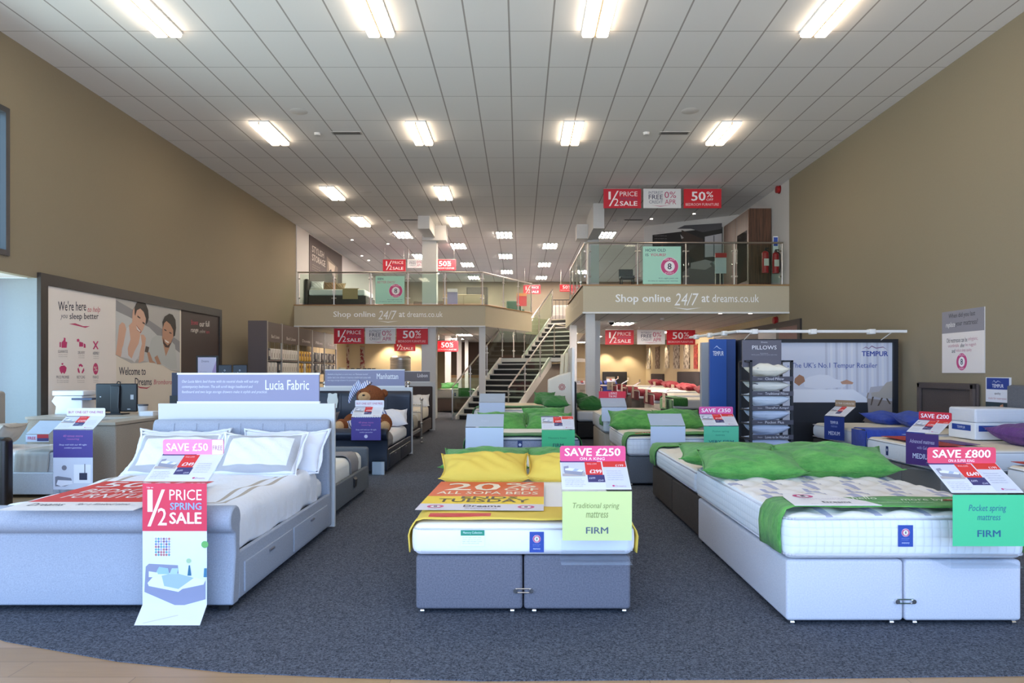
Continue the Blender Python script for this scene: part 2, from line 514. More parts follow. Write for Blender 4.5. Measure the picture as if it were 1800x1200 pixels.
slab('floor_gallery_right', [(1.576, YR), (XR, YR), (XR, YB), (.2, YB), (.2, 29.9), (1.15, 29.25), (2.9, 28.2), (2.0, 26.6), (1.55, 24.2), (1.55, 22.8)], ZS, ZM, CARPET, SOF, FASC)
# oak nosing along the top and white bead along the bottom
m = MB().box(XL, -1.11, YL - .03, YL + .08, ZM, ZM + .035, OAKTRIM)
a, b = Vector((-1.13, YL, 0)), Vector((.44, 26.2, 0)); d = (b - a).normalized(); n = Vector((d.y, -d.x, 0))
m.add([a + n * .03 + Vector((0, 0, ZM)), b + n * .03 + Vector((0, 0, ZM)), b - n * .08 + Vector((0, 0, ZM)), a - n * .08 + Vector((0, 0, ZM)),
       a + n * .03 + Vector((0, 0, ZM + .035)), b + n * .03 + Vector((0, 0, ZM + .035)), b - n * .08 + Vector((0, 0, ZM + .035)), a - n * .08 + Vector((0, 0, ZM + .035))],
      [(0, 1, 5, 4), (4, 5, 6, 7), (2, 3, 7, 6), (0, 4, 7, 3), (1, 2, 6, 5)], OAKTRIM)
struct(m.mk('trim_1'))
m = MB().box(1.55, XR, YR - .03, YR + .08, ZM, ZM + .035, OAKTRIM)
m.add([(1.54, YR, ZM), (1.54, YR, ZM + .035), (1.65, YR, ZM + .035), (1.65, YR, ZM), (1.52, 22.8, ZM), (1.52, 22.8, ZM + .035), (1.63, 22.8, ZM + .035), (1.63, 22.8, ZM)],
      [(0, 1, 2, 3), (0, 4, 5, 1), (1, 5, 6, 2), (4, 7, 6, 5)], OAKTRIM)
struct(m.mk('trim_2'))
struct(MB().box(XL, -1.12, YL - .02, YL, ZS - .02, ZS + .02, WHITE).box(1.56, XR, YR - .02, YR, ZS - .02, ZS + .02, WHITE).mk('trim_3'))
# lettering on the fascias
def shop_online(Pn, x0, x1, yt, yb):
    w = x1 - x0; hh = yb - yt
    fx = lambda f: x0 + w * f
    c = '#ffffff'
    Pn.text('Shop online', fx(0), yt, fx(.385), yb, c, px=True, bold=.02)
    Pn.text('24/7', fx(.41), yt - hh * .1, fx(.58), yb + hh * .1, c, px=True, shear=.25)
    Pn.text('at', fx(.60), yt + hh * .1, fx(.655), yb - hh * .22, c, px=True, bold=.02)
    Pn.text('dreams.co.uk', fx(.675), yt + hh * .02, fx(1), yb - hh * .22, c, px=True)
    Pn.poly([(fx(.40), yb + hh * .28), (fx(.5), yb + hh * .42), (fx(.6), yb + hh * .3), (fx(.5), yb + hh * .52)], c, px=True)
p = Print((XL, YL, ZS), (1, 0, 0), (0, 0, 1)); shop_online(p, 586, 778, 547, 560)
tag(p.mk('fascia_lettering', sharp=0), 'white shop online lettering with a swash on the left gallery fascia', 'lettering')
p = Print((1.576, YR, ZS), (1, 0, 0), (0, 0, 1)); shop_online(p, 1082, 1334, 517, 535)
tag(p.mk('fascia_lettering', sharp=0), 'larger white shop online lettering with a swash on the right gallery fascia', 'lettering')
p = Print((1.576, YR, ZS), (-.026 / 5.05, 1, 0), (0, 0, 1))
p = Print((1.549, 22.7, ZS), (.005, -1, 0), (0, 0, 1)); p.text('Shop online 24/7', 1.3, .3, 3.9, .45, '#cfc6b2')
tag(p.mk('fascia_lettering', sharp=0), 'faint small lettering on the stair side of the right gallery fascia', 'lettering')

# ---- columns
COLM = wall_mat('#dedbd8', 'white_column_paint')
def column(x0, x1, D, z0, z1, dd=None):
    X0 = (x0 - CX) * D / F; X1 = (x1 - CX) * D / F; dd = dd or (X1 - X0)
    o = MB().box(X0, X1, D, D + dd, z0, z1, COLM).mk('wall_column'); return struct(o)
column(742, 767, 23.5, ZM, ZC)
column(741, 766, 23.4, 0, ZS)
column(842, 853, 23.35, 0, ZS, .2)
column(782, 792, 29, 0, ZS); column(803, 811, 30.5, 0, ZS); column(817, 823, 33, 0, ZS)
column(1030, 1046, 18.0, 0, ZS, .25)
column(1046, 1055, 20.5, 0, ZS, .3)
column(1002, 1014, 22.5, 0, ZS, .25)
column(1033, 1053, 22.2, ZM, ZC)
m = MB()
for x0, x1, y0, y1, D in ((742, 784, 396, 422, 23.35), (1014, 1042, 394, 419, 21.9)):
    a = W(x0, y0, D); b = W(x1, y1, D); m.box(a.x, b.x, D, D + .6, b.z, a.z, COLM)
a = W(737, 380, 22.2); b = W(757, 405, 22.2); m.box(a.x, b.x, 21.9, 23.4, b.z, ZC, COLM)
a = W(1041, 380, 20.6); b = W(1060, 405, 20.6); m.box(a.x, b.x, 20.3, 22.0, b.z, ZC, COLM)
struct(m.mk('wall_beam'))
# partition on the right gallery, at an angle
a, b = Vector((4.1, 23.5)), Vector((6.70, 21.75)); d = (b - a).normalized(); n = Vector((-d.y, d.x)) * .1
m = MB(); m.prism([tuple(a), tuple(b), tuple(b + n), tuple(a + n)], ZM, ZC, PALE, 'z'); struct(m.mk('wall_partition'))
# partitions under the galleries
struct(MB().box(XL + .03, -3.55, 30, 30.12, 0, ZS, BEIGE).mk('wall_partition'))
DKW = wall_mat('#5d4b40', 'brown_wall_paint')
m = MB().box(-3.5, .3, 35, 35.1, 0, 1.25, wall_mat('#b5a98f', 'patterned_low_wall')).box(-3.5, .3, 34.95, 35.12, 1.25, 1.38, OAKTRIM).box(-3.5, .3, 35.5, 35.6, 1.38, ZS, DKW)
struct(m.mk('wall_partition'))

# ---- lights
WARM = emit('#ffe9cc', 10); COOL = emit('#fff0e2', 110)
def strip_light():
    t = thing('ceiling_light', 'twin strip ceiling light', 'light')
    MB().box(-.19, .19, 0, 1.27, -.03, 0, WHITE).box(-.012, .012, 0, 1.27, -.07, -.03, K('#b9a68a')).mk('housing', t)
    for s in (-1, 1):
        MB().rbox(s * .1 - .082, s * .1 + .082, .015, 1.255, -.085, -.03, .02, WARM, seg=2).mk('diffuser', t)
    return t
sl = strip_light(); first = True
where = {-5: 'leftmost', -2: 'second from the left', 1.05: 'third from the left', 4.1: 'rightmost'}
for D, xs, row in ((8.8, (-4.96, -1.96, 1.06, 4.14), 'cut off by the picture top'), (13.6, (-5.0, -2.0, 1.04, 4.06), 'in the second row'), (18.36, (-5.0, -2.04), 'in the third row'), (21.95, (-5.05, -2.08), 'in the fourth row')):
    for i, x in enumerate(xs):
        if len(xs) == 4: w = ('leftmost', 'second from the left', 'third from the left', 'rightmost')[i]
        else: w = ('left', 'right')[i]
        lab = f'twin strip ceiling light {row}, {w}'
        if first: sl.location = (x, D, ZC); sl['label'] = lab; sl['group'] = 'twin strip lights on the ceiling'; MW[sl.name] = Matrix.Translation((x, D, ZC)); first = False
        else: dup(sl, (x, D, ZC), label=lab, group='twin strip lights on the ceiling')
def louvre_light():
    t = thing('ceiling_light', 'recessed light', 'light')
    MB().box(-.29, .29, 0, 1.17, -.012, -.002, K('#8b8681', .3, .6)).mk('tray', t)
    for i in range(4):
        MB().box(-.225 + i * .145 - .03, -.225 + i * .145 + .03, .03, 1.14, -.022, -.012, COOL).mk('lamp_tube', t)
    m = MB()
    for i in range(5): m.box(-.29, .29, .02 + i * .28, .035 + i * .28, -.03, -.012, STEEL)
    m.mk('louvre', t); return t
ll = louvre_light(); first = True
rows = [(24.3, (-4.1, -.55, 3.05)), (26.5, (-2.35, 1.15)), (28.9, (-4.15, -.6)), (31.2, (-2.35, 1.1)), (33.5, (-4.2, -.63, 3.0)), (35.6, (-2.35, 1.1))]
rn = ('nearest', 'second', 'third', 'fourth', 'fifth', 'farthest')
for k, (D, xs) in enumerate(rows):
    for i, x in enumerate(xs):
        w = {3: ('left', 'middle', 'right'), 2: ('left', 'right')}[len(xs)][i]
        lab = f'recessed four-tube louvre light over the galleries, {rn[k]} row, {w} one'
        if first: ll.location = (x, D, ZC); ll['label'] = lab; ll['group'] = 'recessed lights over the galleries'; first = False
        else: dup(ll, (x, D, ZC), label=lab, group='recessed lights over the galleries')
for x, D, lab in ((3.15, 21.0, 'recessed louvre light under the right gallery beside the black camera dome'), (3.1, 29, 'added recessed louvre light deep under the right gallery'),
                  (-2.8, 30.8, 'recessed louvre light under the left gallery above the far columns'), (-2.2, 27.5, 'recessed louvre light under the left gallery, nearer the stairs'),
                  (-5.3, 25.5, 'added recessed louvre light under the left gallery beside the shelving'), (5.3, 25.5, 'added recessed louvre light under the right gallery near the right wall'),
                  (3.0, 34.5, 'farthest recessed louvre light under the right gallery, an added one')):
    dup(ll, (x, D, ZS), label=lab, group='recessed lights under the galleries')  # the deeper and wall-side fittings are extra, added to brighten under the galleries
# small ceiling things
def disc_thing(name, px, py, r, lab, cat, D=None, z=ZC, col='#d8d4d0', hgt=.03):
    zr = z - H; D = zr * F / (HY - py); X = (px - CX) * D / F
    m = MB().cyl((0, 0, -hgt), (0, 0, 0), r, K(col), 20, r * 1.1)
    return tag(m.mk(name, loc=(X, D, z)), lab, cat)
disc_thing('ceiling_speaker', 525, 196, .15, 'round flush ceiling speaker on the left side', 'speaker', hgt=.006)
disc_thing('ceiling_speaker', 1213, 195, .15, 'round flush ceiling speaker on the right side', 'speaker', hgt=.006)
disc_thing('ceiling_speaker', 643, 337, .15, 'small round ceiling speaker between strip lights, left rear', 'speaker', hgt=.006)
disc_thing('smoke_detector', 558, 234, .06, 'white smoke detector beside the left air vent', 'detector', hgt=.05)
disc_thing('smoke_detector', 1136, 233, .06, 'white smoke detector beside the right air vent', 'detector', hgt=.05)
disc_thing('smoke_detector', 1080, 387, .06, 'white smoke detector near the right gallery edge', 'detector', hgt=.05)
disc_thing('smoke_detector', 684, 387, .06, 'white smoke detector above the left gallery', 'detector', hgt=.05)
disc_thing('smoke_detector', 1164, 559, .05, 'white smoke detector under the right gallery', 'detector', z=ZS, hgt=.05)
vt = thing('ceiling_vent', 'slotted grey air vent in the ceiling, left one', 'vent', group='slotted air vents in the ceiling')
MB().box(-.3, .3, 0, .16, -.01, 0, K('#b5b0aa')).mk('vent_frame', vt)
m = MB()
for i in range(4): m.box(-.27, .27, .02 + i * .035, .035 + i * .035, -.014, -.01, K('#4c4844'))
m.mk('slat', vt)
for i, (x, y, lab) in enumerate(((608, 231, ''), (1187, 231, 'slotted grey air vent in the ceiling, right of the smoke detector'), (718, 385, 'slotted grey air vent above the left gallery'), (1114, 385, 'slotted grey air vent above the right gallery'))):
    D = 4.8 * F / (HY - y); X = (x - CX) * D / F
    if i == 0: vt.location = (X, D, ZC)
    else: dup(vt, (X, D, ZC), label=lab)
spots = [(619, 421), (682, 428), (636, 449), (648, 457), (1145, 384), (1220, 375), (1266, 550), (1319, 549)]
lab = ['small round downlight over the left gallery, nearest the wall poster', 'small round downlight over the left gallery, right of the others', 'small round downlight over the left gallery, third back',
       'small round downlight over the left gallery, farthest back', 'small round downlight over the right gallery, below the white hanging board', 'small round downlight over the right gallery, below the 50% board',
       'small round downlight under the right gallery edge, left one', 'small round downlight under the right gallery edge, right one']
dl = None
for (x, y), l in zip(spots, lab):
    z = ZC if y < 500 else ZS
    D = (z - H) * F / (HY - y); D = max(D, YR + .1) if z == ZS else D
    X = (x - CX) * D / F
    if dl is None:
        dl = thing('downlight', l, 'light', (X, D, z), group='small round downlights')
        MB().cyl((0, 0, -.012), (0, 0, 0), .06, WHITE, 16).mk('bezel', dl); MB().cyl((0, 0, -.016), (0, 0, -.012), .04, emit('#ffe6d0', 30), 12).mk('bulb', dl)
    else: dup(dl, (X, D, z), label=l)
# spot lamps that wash the back wall
for x, y in ((4.6, 37.5), (5.75, 37.4), (6.45, 36.6), (6.4, 32.5), (6.4, 28.5), (-5.5, 29.6), (-4.4, 29.6)):
    L = bpy.data.lights.new('downlight_lamp', 'SPOT'); L.energy = 170 if y > 37 or x < 0 else 60; L.color = (1, .83, .6); L.spot_size = R(95); L.spot_blend = .6; L.shadow_soft_size = .04
    q = bpy.data.objects.new('downlight_lamp', L); q.location = (x, y, ZS - .03); COL.objects.link(q)
# security camera dome, alarm sounders
t = thing('dome_camera', 'black security camera dome under the right gallery', 'camera', tuple(Vector(((1075 - CX) * 20.6 / F, 20.6, ZS))))
MB().cyl((0, 0, -.04), (0, 0, 0), .09, WHITE, 16).mk('mount', t); MB().ell((0, 0, -.05), .075, .075, .08, K('#101012', .15)).mk('dome', t)
for x, y, D, l in ((1366, 333, 18.4, 'red fire alarm sounder high on the right gallery wall'), (1365, 563, 18.6, 'red fire alarm sounder under the right gallery by the framed mural')):
    p = W(x, y, D); t = thing('fire_alarm', l, 'alarm', (XR, D, p.z))
    MB().cyl((-.09, 0, 0), (0, 0, 0), .09, K('#a01418', .4), 16).mk('sounder', t); MB().cyl((-.02, 0, 0), (0, 0, 0), .11, K('#7a0f14', .4), 16).mk('back_plate', t)
# ================================================================== balustrades
def rod(m, a, b, r, mat=None, n=10): m.cyl(a, b, r, mat or STEEL, n)
def post(parent, x, y, z0, h):
    m = MB(); rod(m, (x, y, z0), (x, y, z0 + h), .021); m.cyl((x, y, z0), (x, y, z0 + .012), .05, STEEL, 14)
    return m.mk('post', parent, world=True)
def panel(parent, a, b, z0a, z0b, h0, h1):
    a = Vector(a); b = Vector(b); d = (b - a).normalized(); n = Vector((d.y, -d.x)) * .005
    a = a + d * .06; b = b - d * .06; m = MB()
    vs = []
    for s_ in (1, -1):
        for p_, z in ((a, z0a), (b, z0b)):
            q = p_ + n * s_
            vs += [(q.x, q.y, z + h0), (q.x, q.y, z + h1)]
    m.add(vs, [(0, 2, 3, 1), (4, 5, 7, 6), (0, 1, 5, 4), (2, 6, 7, 3), (1, 3, 7, 5), (0, 4, 6, 2)], GLASS, False)
    g = m.mk('glass_panel', parent, world=True, sharp=0)
    for p_, z in ((a, z0a), (b, z0b)):
        for hh in (h0 + .16, h1 - .16):
            q = p_ + d * (.015 if p_ is a else -.015); w_ = q - d * .05 if p_ is a else q + d * .05
            MB().cyl((q.x, q.y, z + hh), (w_.x, w_.y, z + hh), .022, STEEL, 10).mk('clamp', parent, world=True)
    return g
bl = thing('glass_balustrade', 'glass and steel balustrade along the left gallery edge', 'balustrade', (-4, YL, ZM))
zr = ZM + .035
xs = [(x - CX) * 23.12 / F for x in (524, 587, 652, 717, 782, 848)]
for x in xs: post(bl, x, 23.12, zr, 1.04)
for u, v in zip(xs, xs[1:]): panel(bl, (u, 23.12), (v, 23.12), zr, zr, .05, 1.0)
side = [Vector((-1.13, 23.08)) + Vector((1.57, 3.12)) * t for t in (.02, .36, .68, .98)]
pts = [Vector((xs[-1], 23.12))] + side[1:]
for q in side[1:]: post(bl, q.x, q.y, zr, 1.04)
for u, v in zip(pts, pts[1:]): panel(bl, u, v, zr, zr, .05, 1.0)
m = MB().tube([(xs[0] - .02, 23.12, zr + 1.05), (xs[-1], 23.12, zr + 1.05), (.44, 26.2, zr + 1.05)], .026, STEEL, 10); m.mk('handrail', bl, world=True)
br = thing('glass_balustrade', 'glass and steel balustrade along the right gallery edge', 'balustrade', (4, YR, ZM))
xs = [(x - CX) * 17.82 / F for x in (1034, 1121, 1206, 1291, 1375)]
for x in xs: post(br, x, 17.82, zr, 1.04)
for u, v in zip(xs, xs[1:]): panel(br, (u, 17.82), (v, 17.82), zr, zr, .05, 1.0)
pts = [(1.63, 17.82), (1.625, 19.0), (1.62, 20.2), (1.61, 21.4), (1.60, 22.6)]
for q in pts[1:]: post(br, q[0], q[1], zr, 1.04)
for u, v in zip(pts, pts[1:]): panel(br, u, v, zr, zr, .05, 1.0)
m = MB().tube([(xs[-1] + .02, 17.82, zr + 1.05), (xs[0] - .08, 17.82, zr + 1.05), (1.60, 22.6, zr + 1.05)], .026, STEEL, 10); m.mk('handrail', br, world=True)

# ================================================================== staircase
st = thing('staircase', 'open-sided two-flight staircase with black risers and glass sides', 'staircase', (-1.1, 23, 0))
TRD = Fb('#cbc7c1', '#b5b1ab', 60, .7); RIS = K('#1b1919', .7); STR = K('#dad5cb', .5)
def flight(A, d, w, z0, rise, going, n):
    d = Vector(d).normalized(); pr = Vector((d.y, -d.x))
    def fr(s_, t, z): q = A + d * s_ + pr * t; return (q.x, q.y, z)
    def obox(nm, s0, s1, t0, t1, za, zb, mat):
        m = MB(); m.add([fr(s_, t, z) for z in (za, zb) for s_ in (s0, s1) for t in (t0, t1)],
                        [(0, 2, 3, 1), (4, 5, 7, 6), (0, 1, 5, 4), (2, 6, 7, 3), (0, 4, 6, 2), (1, 3, 7, 5)], mat)
        m.f = [f[::-1] for f in m.f]
        m.mk(nm, st, world=True)
    for i in range(n):
        z = z0 + rise * (i + 1)
        obox('riser', i * going + .03, i * going + .05, .06, w - .06, z - rise, z - .045, RIS)
        if i < n - 1: obox('tread', i * going, (i + 1) * going + .04, .05, w - .05, z - .045, z, TRD)
    L = (n - 1) * going
    for t0 in (0, w - .05):
        m = MB(); vs = []
        for t in (t0, t0 + .05):
            vs += [fr(-.12, t, z0), fr(.12, t, z0), fr(L + .1, t, z0 + n * rise - .28), fr(L + .1, t, z0 + n * rise + .03), fr(L - .05, t, z0 + n * rise + .03), fr(-.12, t, z0 + .12)]
        m.add(vs, [tuple(range(6)), tuple(range(6, 12))[::-1]] + [(i, i + 6, (i + 1) % 6 + 6, (i + 1) % 6) for i in range(6)], STR)
        m.mk('stringer', st, world=True)
    return fr, obox, L
A1 = Vector((-2.03, 23.07)); fr, ob, L1 = flight(A1, (.454, .891), 2.0, 0, 2.02 / 11, .288, 11)
ob('landing', L1, L1 + 1.75, 0, 2.6, 1.90, 2.02, STR)
ob('tread', L1, L1 + 1.7, .05, 2.55, 2.02, 2.035, TRD)
m = MB()   # panel under the flight and landing on the right-hand side
vs = [fr(s_, t, z) for t in (1.9, 1.93) for s_, z in ((.35, .02), (L1 + 1.7, .02), (L1 + 1.7, 1.88), (L1 + .15, 1.8))]
m.add(vs, [(0, 1, 2, 3), (7, 6, 5, 4), (0, 4, 5, 1), (1, 5, 6, 2), (2, 6, 7, 3), (3, 7, 4, 0)], wall_mat('#8d8276', 'stair_side_panel'), False)
m.mk('side_panel', st, world=True)
A2 = Vector((.126, 27.3)); fr2, ob2, L2 = flight(A2, (.53, .848), 1.8, 2.02, 1.67 / 9, .255, 9)
P = [Vector((-2.17, 22.8, 1.05)), Vector((-.636, 25.65, 3.2)), Vector((.17, 27.1, 3.2)), Vector((1.33, 29.07, 4.9))]
Q = [Vector((-.36, 22.15, 1.05)), Vector((1.2, 24.85, 3.2)), Vector((2.0, 26.3, 3.2))]
for pts in (P, Q): MB().tube(pts, .026, STEEL, 10).mk('handrail', st, world=True)
def stair_side(a, b, hs):
    prev = None
    for i in range(hs + 1):
        t = i / hs; q = a.lerp(b, t)
        zb = 0 if (i == 0 and a.z < 1.1) else q.z - 1.12
        m = MB(); rod(m, (q.x, q.y, max(zb, 0)), (q.x, q.y, q.z - .03), .02)
        m.cyl((q.x, q.y, q.z - .17), (q.x, q.y, q.z - .11), .032, STEEL, 10)
        m.mk('post', st, world=True)
        if prev is not None: panel(st, prev.xy, q.xy, max(prev.z - 1.12, 0), max(zb, 0), .08, 1.0)
        prev = q
stair_side(P[0], P[1], 3); stair_side(P[1], P[2], 2); stair_side(P[2], P[3], 2); stair_side(Q[0], Q[1], 3); stair_side(Q[1], Q[2], 1)

# ================================================================== hanging sale boards
def hang_board(kind, px0, px1, py0, D, label, ztop, group=None, wires=.0):
    X0 = (px0 - CX) * D / F; X1 = (px1 - CX) * D / F; z1 = H + (HY - py0) * D / F; w = X1 - X0; h = w * .51
    z1 = min(z1, ztop - .02)
    t = thing('hanging_board', label, 'sign', ((X0 + X1) / 2, D, z1 - h), group=group)
    MB().box(-w / 2, w / 2, 0, .03, 0, h, K('#c4122a' if kind != 'free' else '#dcd9d8')).mk('board', t)
    p = Print((-w / 2, -.002, 0), (1, 0, 0), (0, 0, 1), w, h); sale_print(p, kind); p.mk('print', t, sharp=0)
    m = MB().box(-w / 2, w / 2, -.004, .034, h, h + .012, STEEL)
    for s_ in (-.42, .42): m.cyl((s_ * w, .015, h), (s_ * w, .015, ztop - (z1 - h)), .004, STEEL, 6)
    m.mk('hanger', t)
    return t
for k, a, b in (('half', 1061, 1127), ('free', 1131, 1197), ('fifty', 1202, 1268)):
    nm = {'half': 'red half price sale board', 'free': 'white interest free credit board', 'fifty': 'red 50% off board'}[k]
    hang_board(k, a, b, 332, 18.3, nm + ' hanging from the ceiling above the right gallery', ZC)
for k, a, b in (('half', 587, 640), ('free', 642, 695), ('fifty', 697, 752)):
    hang_board(k, a, b, 577, 23.3, {'half': 'red half price sale board', 'free': 'white interest free credit board', 'fifty': 'red 50% off board'}[k] + ' hanging under the left gallery', ZS)
for k, a, b in (('half', 1064, 1114), ('free', 1120, 1169), ('fifty', 1172, 1222)):
    hang_board(k, a, b, 580, 23.5, {'half': 'red half price sale board', 'free': 'white interest free credit board', 'fifty': 'red 50% off board'}[k] + ' hanging under the right gallery', ZS)
for k, a, b in (('half', 673, 713), ('free', 716, 745), ('fifty', 764, 801)):
    hang_board(k, a, b, 456, 27.6, {'half': 'small red half price board', 'free': 'small white interest free board', 'fifty': 'small red 50% off board'}[k] + ' above the left gallery by the column', ZC)
hang_board('half', 693, 730, 598, 29.0, 'red half price board half hidden behind the 50% board, under the left gallery', ZS)
hang_board('fifty', 768, 805, 599, 28.3, 'red 50% board behind white columns left of the stairs', ZS)
hang_board('fifty', 984, 1008, 500, 33.5, 'far red 50% board seen above the top of the stairs', ZC)
hang_board('half', 920, 950, 501, 33.0, 'far red half price board behind the stair glass', ZC)

# ================================================================== posters on the glass
def rail_poster(px0, py0, px1, py1, D, l1, l2, s1, s2, label):
    a = W(px0, py1, D); b = W(px1, py0, D); w = b.x - a.x; h = b.z - a.z
    t = thing('poster', label, 'poster', (a.x + w / 2, D, a.z))
    MB().box(-w / 2, w / 2, 0, .006, 0, h, K('#a9d8c4')).mk('sheet', t)
    p = Print((-w / 2, -.001, 0), (1, 0, 0), (0, 0, 1), w, h)
    p.rect(0, 0, 1, 1, '#a9dcc6', 1, fr=True)
    p.text(l1, .07, .86, .07 + s1, .94, '#2a3a5c', fr=True, bold=.01)
    if l2.startswith('IS'):
        p.text('IS', .07, .74, .15, .81, '#2a3a5c', fr=True); p.text('YOURS?', .2, .74, .6, .81, '#c8286a', fr=True, bold=.02)
    else: p.text(l2, .07, .74, .07 + s2, .82, '#c0607a', fr=True)
    p.badge(.7 * w, .47 * h, .235 * w)
    p.text("If it's eight years old", .42, .13, .92, .17, '#3a4a5c', fr=True); p.text("it's time to replace your mattress", .14, .06, .92, .10, '#3a4a5c', fr=True)
    p.mk('print', t, sharp=0); return t
rail_poster(1130, 433, 1197, 499, 17.79, 'HOW OLD', 'IS YOURS?', .53, .5, 'mint green how old is yours poster on the right gallery glass')
rail_poster(660, 485, 711, 534, 23.10, 'SEEN', 'BETTER DAYS?', .2, .6, 'mint green seen better days poster on the left gallery glass')

# ================================================================== left wall mural
cam = Vector((0, 0, H))
D0, D1 = 10.79, 17.35
fz = lambda D: 3.055
t = thing('framed_mural', 'huge dark framed mural with a smiling couple on the left wall', 'mural', (XL, (D0 + D1) / 2, .35))
FR = K('#2e2825', .5)
m = MB()
x0, x1 = XL, XL + .06
m.box(x0, x1, D0, D0 + .17, .35, 3.055, FR).box(x0, x1, D1 - .12, D1, .35, 3.055, FR).box(x0, x1, D0 + .17, D1 - .12, 2.88, 3.055, FR).box(x0, x1, D0 + .17, D1 - .12, .35, .47, FR)
m.mk('frame', t, world=True)
MB().box(XL, XL + .03, D0 + .1, D1 - .05, .4, 3.0, K('#d9cfc6')).mk('backing', t, world=True)
p = Print((XL + .031, 0, 0), (0, 1, 0), (0, 0, 1))
def U(x): return -XL * F / (CX - x) - .031
dA, dB, dC, dD = U(73), U(203), U(317), U(386)
p.rect(dA, .45, dB, 2.9, '#eee5dd', 1); p.rect(dB, .45, dC, 2.9, '#e8dece', 1); p.rect(dC, .45, dD, 2.9, '#3b2a26', 1)
X = lambda s_, *q, **k: p.text(s_, *q, px=True, **k)
X("We're here", 102, 529, 151, 546, '#2b2a3c', bold=.015); X('to help', 154, 539, 176, 551, '#c8405a', shear=.3)
X('you', 106, 553, 119, 562, '#55505a', shear=.3); X('sleep better', 122, 550, 173, 564, '#2b2a3c', bold=.015)
p.poly([(121, 569), (132, 568), (146, 573), (158, 573), (150, 576), (138, 573)], '#c43a68', 2, px=True)
PK = '#c8326e'
# six icons
def ip(pts, k=2): p.poly(pts, PK, k, px=True)
ip([(104.5, 601), (107, 601), (107, 610), (104.5, 610)]); ip([(108, 602), (112, 597), (112, 593), (115, 594), (115, 600), (118, 601), (117, 611), (108, 611)])
ip([(139, 600), (146, 602), (146, 609), (139, 609)]); ip([(147, 603), (150, 605), (150.5, 611), (147, 611)]); ip([(135, 596), (138, 595), (140, 598), (138, 601), (135, 600)])
ip([(163, 600), (165, 599), (173, 613), (171, 614)]); ip([(171, 599), (173, 600), (165, 614), (163, 613)])
ip([(104, 646), (107, 643), (113, 642), (117, 646), (116, 652), (113, 657), (110, 654), (108, 657), (105, 652)])
ip([(108, 638), (111, 638), (111, 641), (108, 641)])
for q in ([(138, 641), (142, 639), (146, 643), (144, 645), (141, 643), (139, 645)], [(136, 648), (138, 646), (140, 653), (140, 656), (137, 654)], [(147, 646), (148, 651), (145, 656), (143, 655), (145, 650)]): ip(q)
c = p.uv(168, 648); p.disc(c[0], c[1], .075, PK, 2, ry=.10); X('%', 165, 644, 171, 652, '#e8dcd8')
for s_, a, b, y in (('GUARANTEE', 102, 119, 615), ('DELIVERY', 137, 149, 617), ('ASSEMBLY', 163, 174, 618), ('PRICE PROMISE', 99, 121, 660), ('RECYCLING', 135, 149, 660), ('FINANCE', 163, 173, 660)):
    X(s_, a, y, b, y + 5, '#6a6066')
    for j in (0, 1): X('for every new bed', a + 1, y + 7 + j * 3.4, b - 1, y + 9.4 + j * 3.4, '#a09690')
# the photograph part of the mural: pillow, wall, a woman and a man leaning on their arms
p.poly([(203.5, 515), (316, 538), (316, 655), (300, 651), (286, 642), (262, 636), (246, 638), (230, 638), (203, 624)], '#b9b5b0', 2, px=True)
p.poly([(203.5, 527), (240, 548), (276, 572), (316, 600), (316, 640), (203, 600)], '#8e8d8f', 3, px=True)
p.poly([(203.5, 546), (225, 556), (262, 575), (275, 588), (316, 620), (316, 652), (300, 650), (286, 642), (203, 622)], '#c9cac8', 4, px=True)
SK, SK2, HR = '#dcae94', '#c09074', '#1f1614'
p.poly([(203, 623), (206, 600), (209, 572), (214, 566), (219, 569), (222, 580), (219, 600), (214, 612), (213, 628)], SK, 5, px=True)       # her far arm
p.poly([(212, 627), (217, 603), (222, 577), (228, 572), (236, 588), (246, 590), (249, 588), (251, 600), (246, 622), (236, 637), (232, 633), (224, 630)], '#d8d6d6', 6, px=True)
p.poly([(226, 572), (238, 560), (246, 590), (243, 604), (236, 617), (231, 630), (225, 624), (224, 612), (229, 596)], SK, 7, px=True)            # chest and neck
p.poly([(247, 588), (252, 588), (256, 594), (254, 612), (252, 634), (243, 638), (245, 620), (249, 604)], SK, 7, px=True)       # near arm
p.poly([(232, 556), (233, 545), (238, 538), (245, 537), (252, 542), (257, 553), (255, 567), (251, 579), (243, 591), (238, 590), (233, 583), (232, 570)], SK, 8, px=True)  # face
p.poly([(236, 552), (236, 540), (240, 531), (248, 528), (255, 532), (260, 545), (261, 558), (259, 566), (256, 571), (256, 560), (252, 548), (246, 542), (240, 545), (237, 555)], HR, 9, px=True)
p.poly([(241, 554), (246, 558), (246, 560), (241, 557)], '#2a1a18', 9, px=True); p.poly([(250, 565), (254, 568), (254, 570), (250, 568)], '#2a1a18', 9, px=True)
p.poly([(239, 572), (243, 578), (247, 582), (245, 583), (240, 579)], '#f0e6e0', 9, px=True); p.poly([(239, 571), (248, 582), (247, 585), (240, 580)], '#a2504a', 8.5, px=True)
p.poly([(262, 632), (262, 610), (266, 595), (274, 589), (284, 590), (287, 598), (292, 602), (301, 600), (307, 606), (309, 622), (311, 648), (300, 648), (286, 640), (272, 636)], '#bfc3c0', 6, px=True)  # his shirt
p.poly([(284, 592), (286, 602), (288, 612), (291, 626), (297, 612), (301, 600), (302, 592)], SK2, 7, px=True)
p.poly([(285, 592), (285, 578), (287, 566), (292, 563), (299, 568), (305, 578), (304, 592), (301, 600), (295, 610), (290, 609), (286, 602)], SK2, 8, px=True)
p.poly([(286, 576), (285, 566), (289, 556), (297, 551), (303, 553), (308, 562), (309, 576), (307, 590), (304, 592), (304, 580), (299, 570), (292, 564), (288, 568)], HR, 9, px=True)
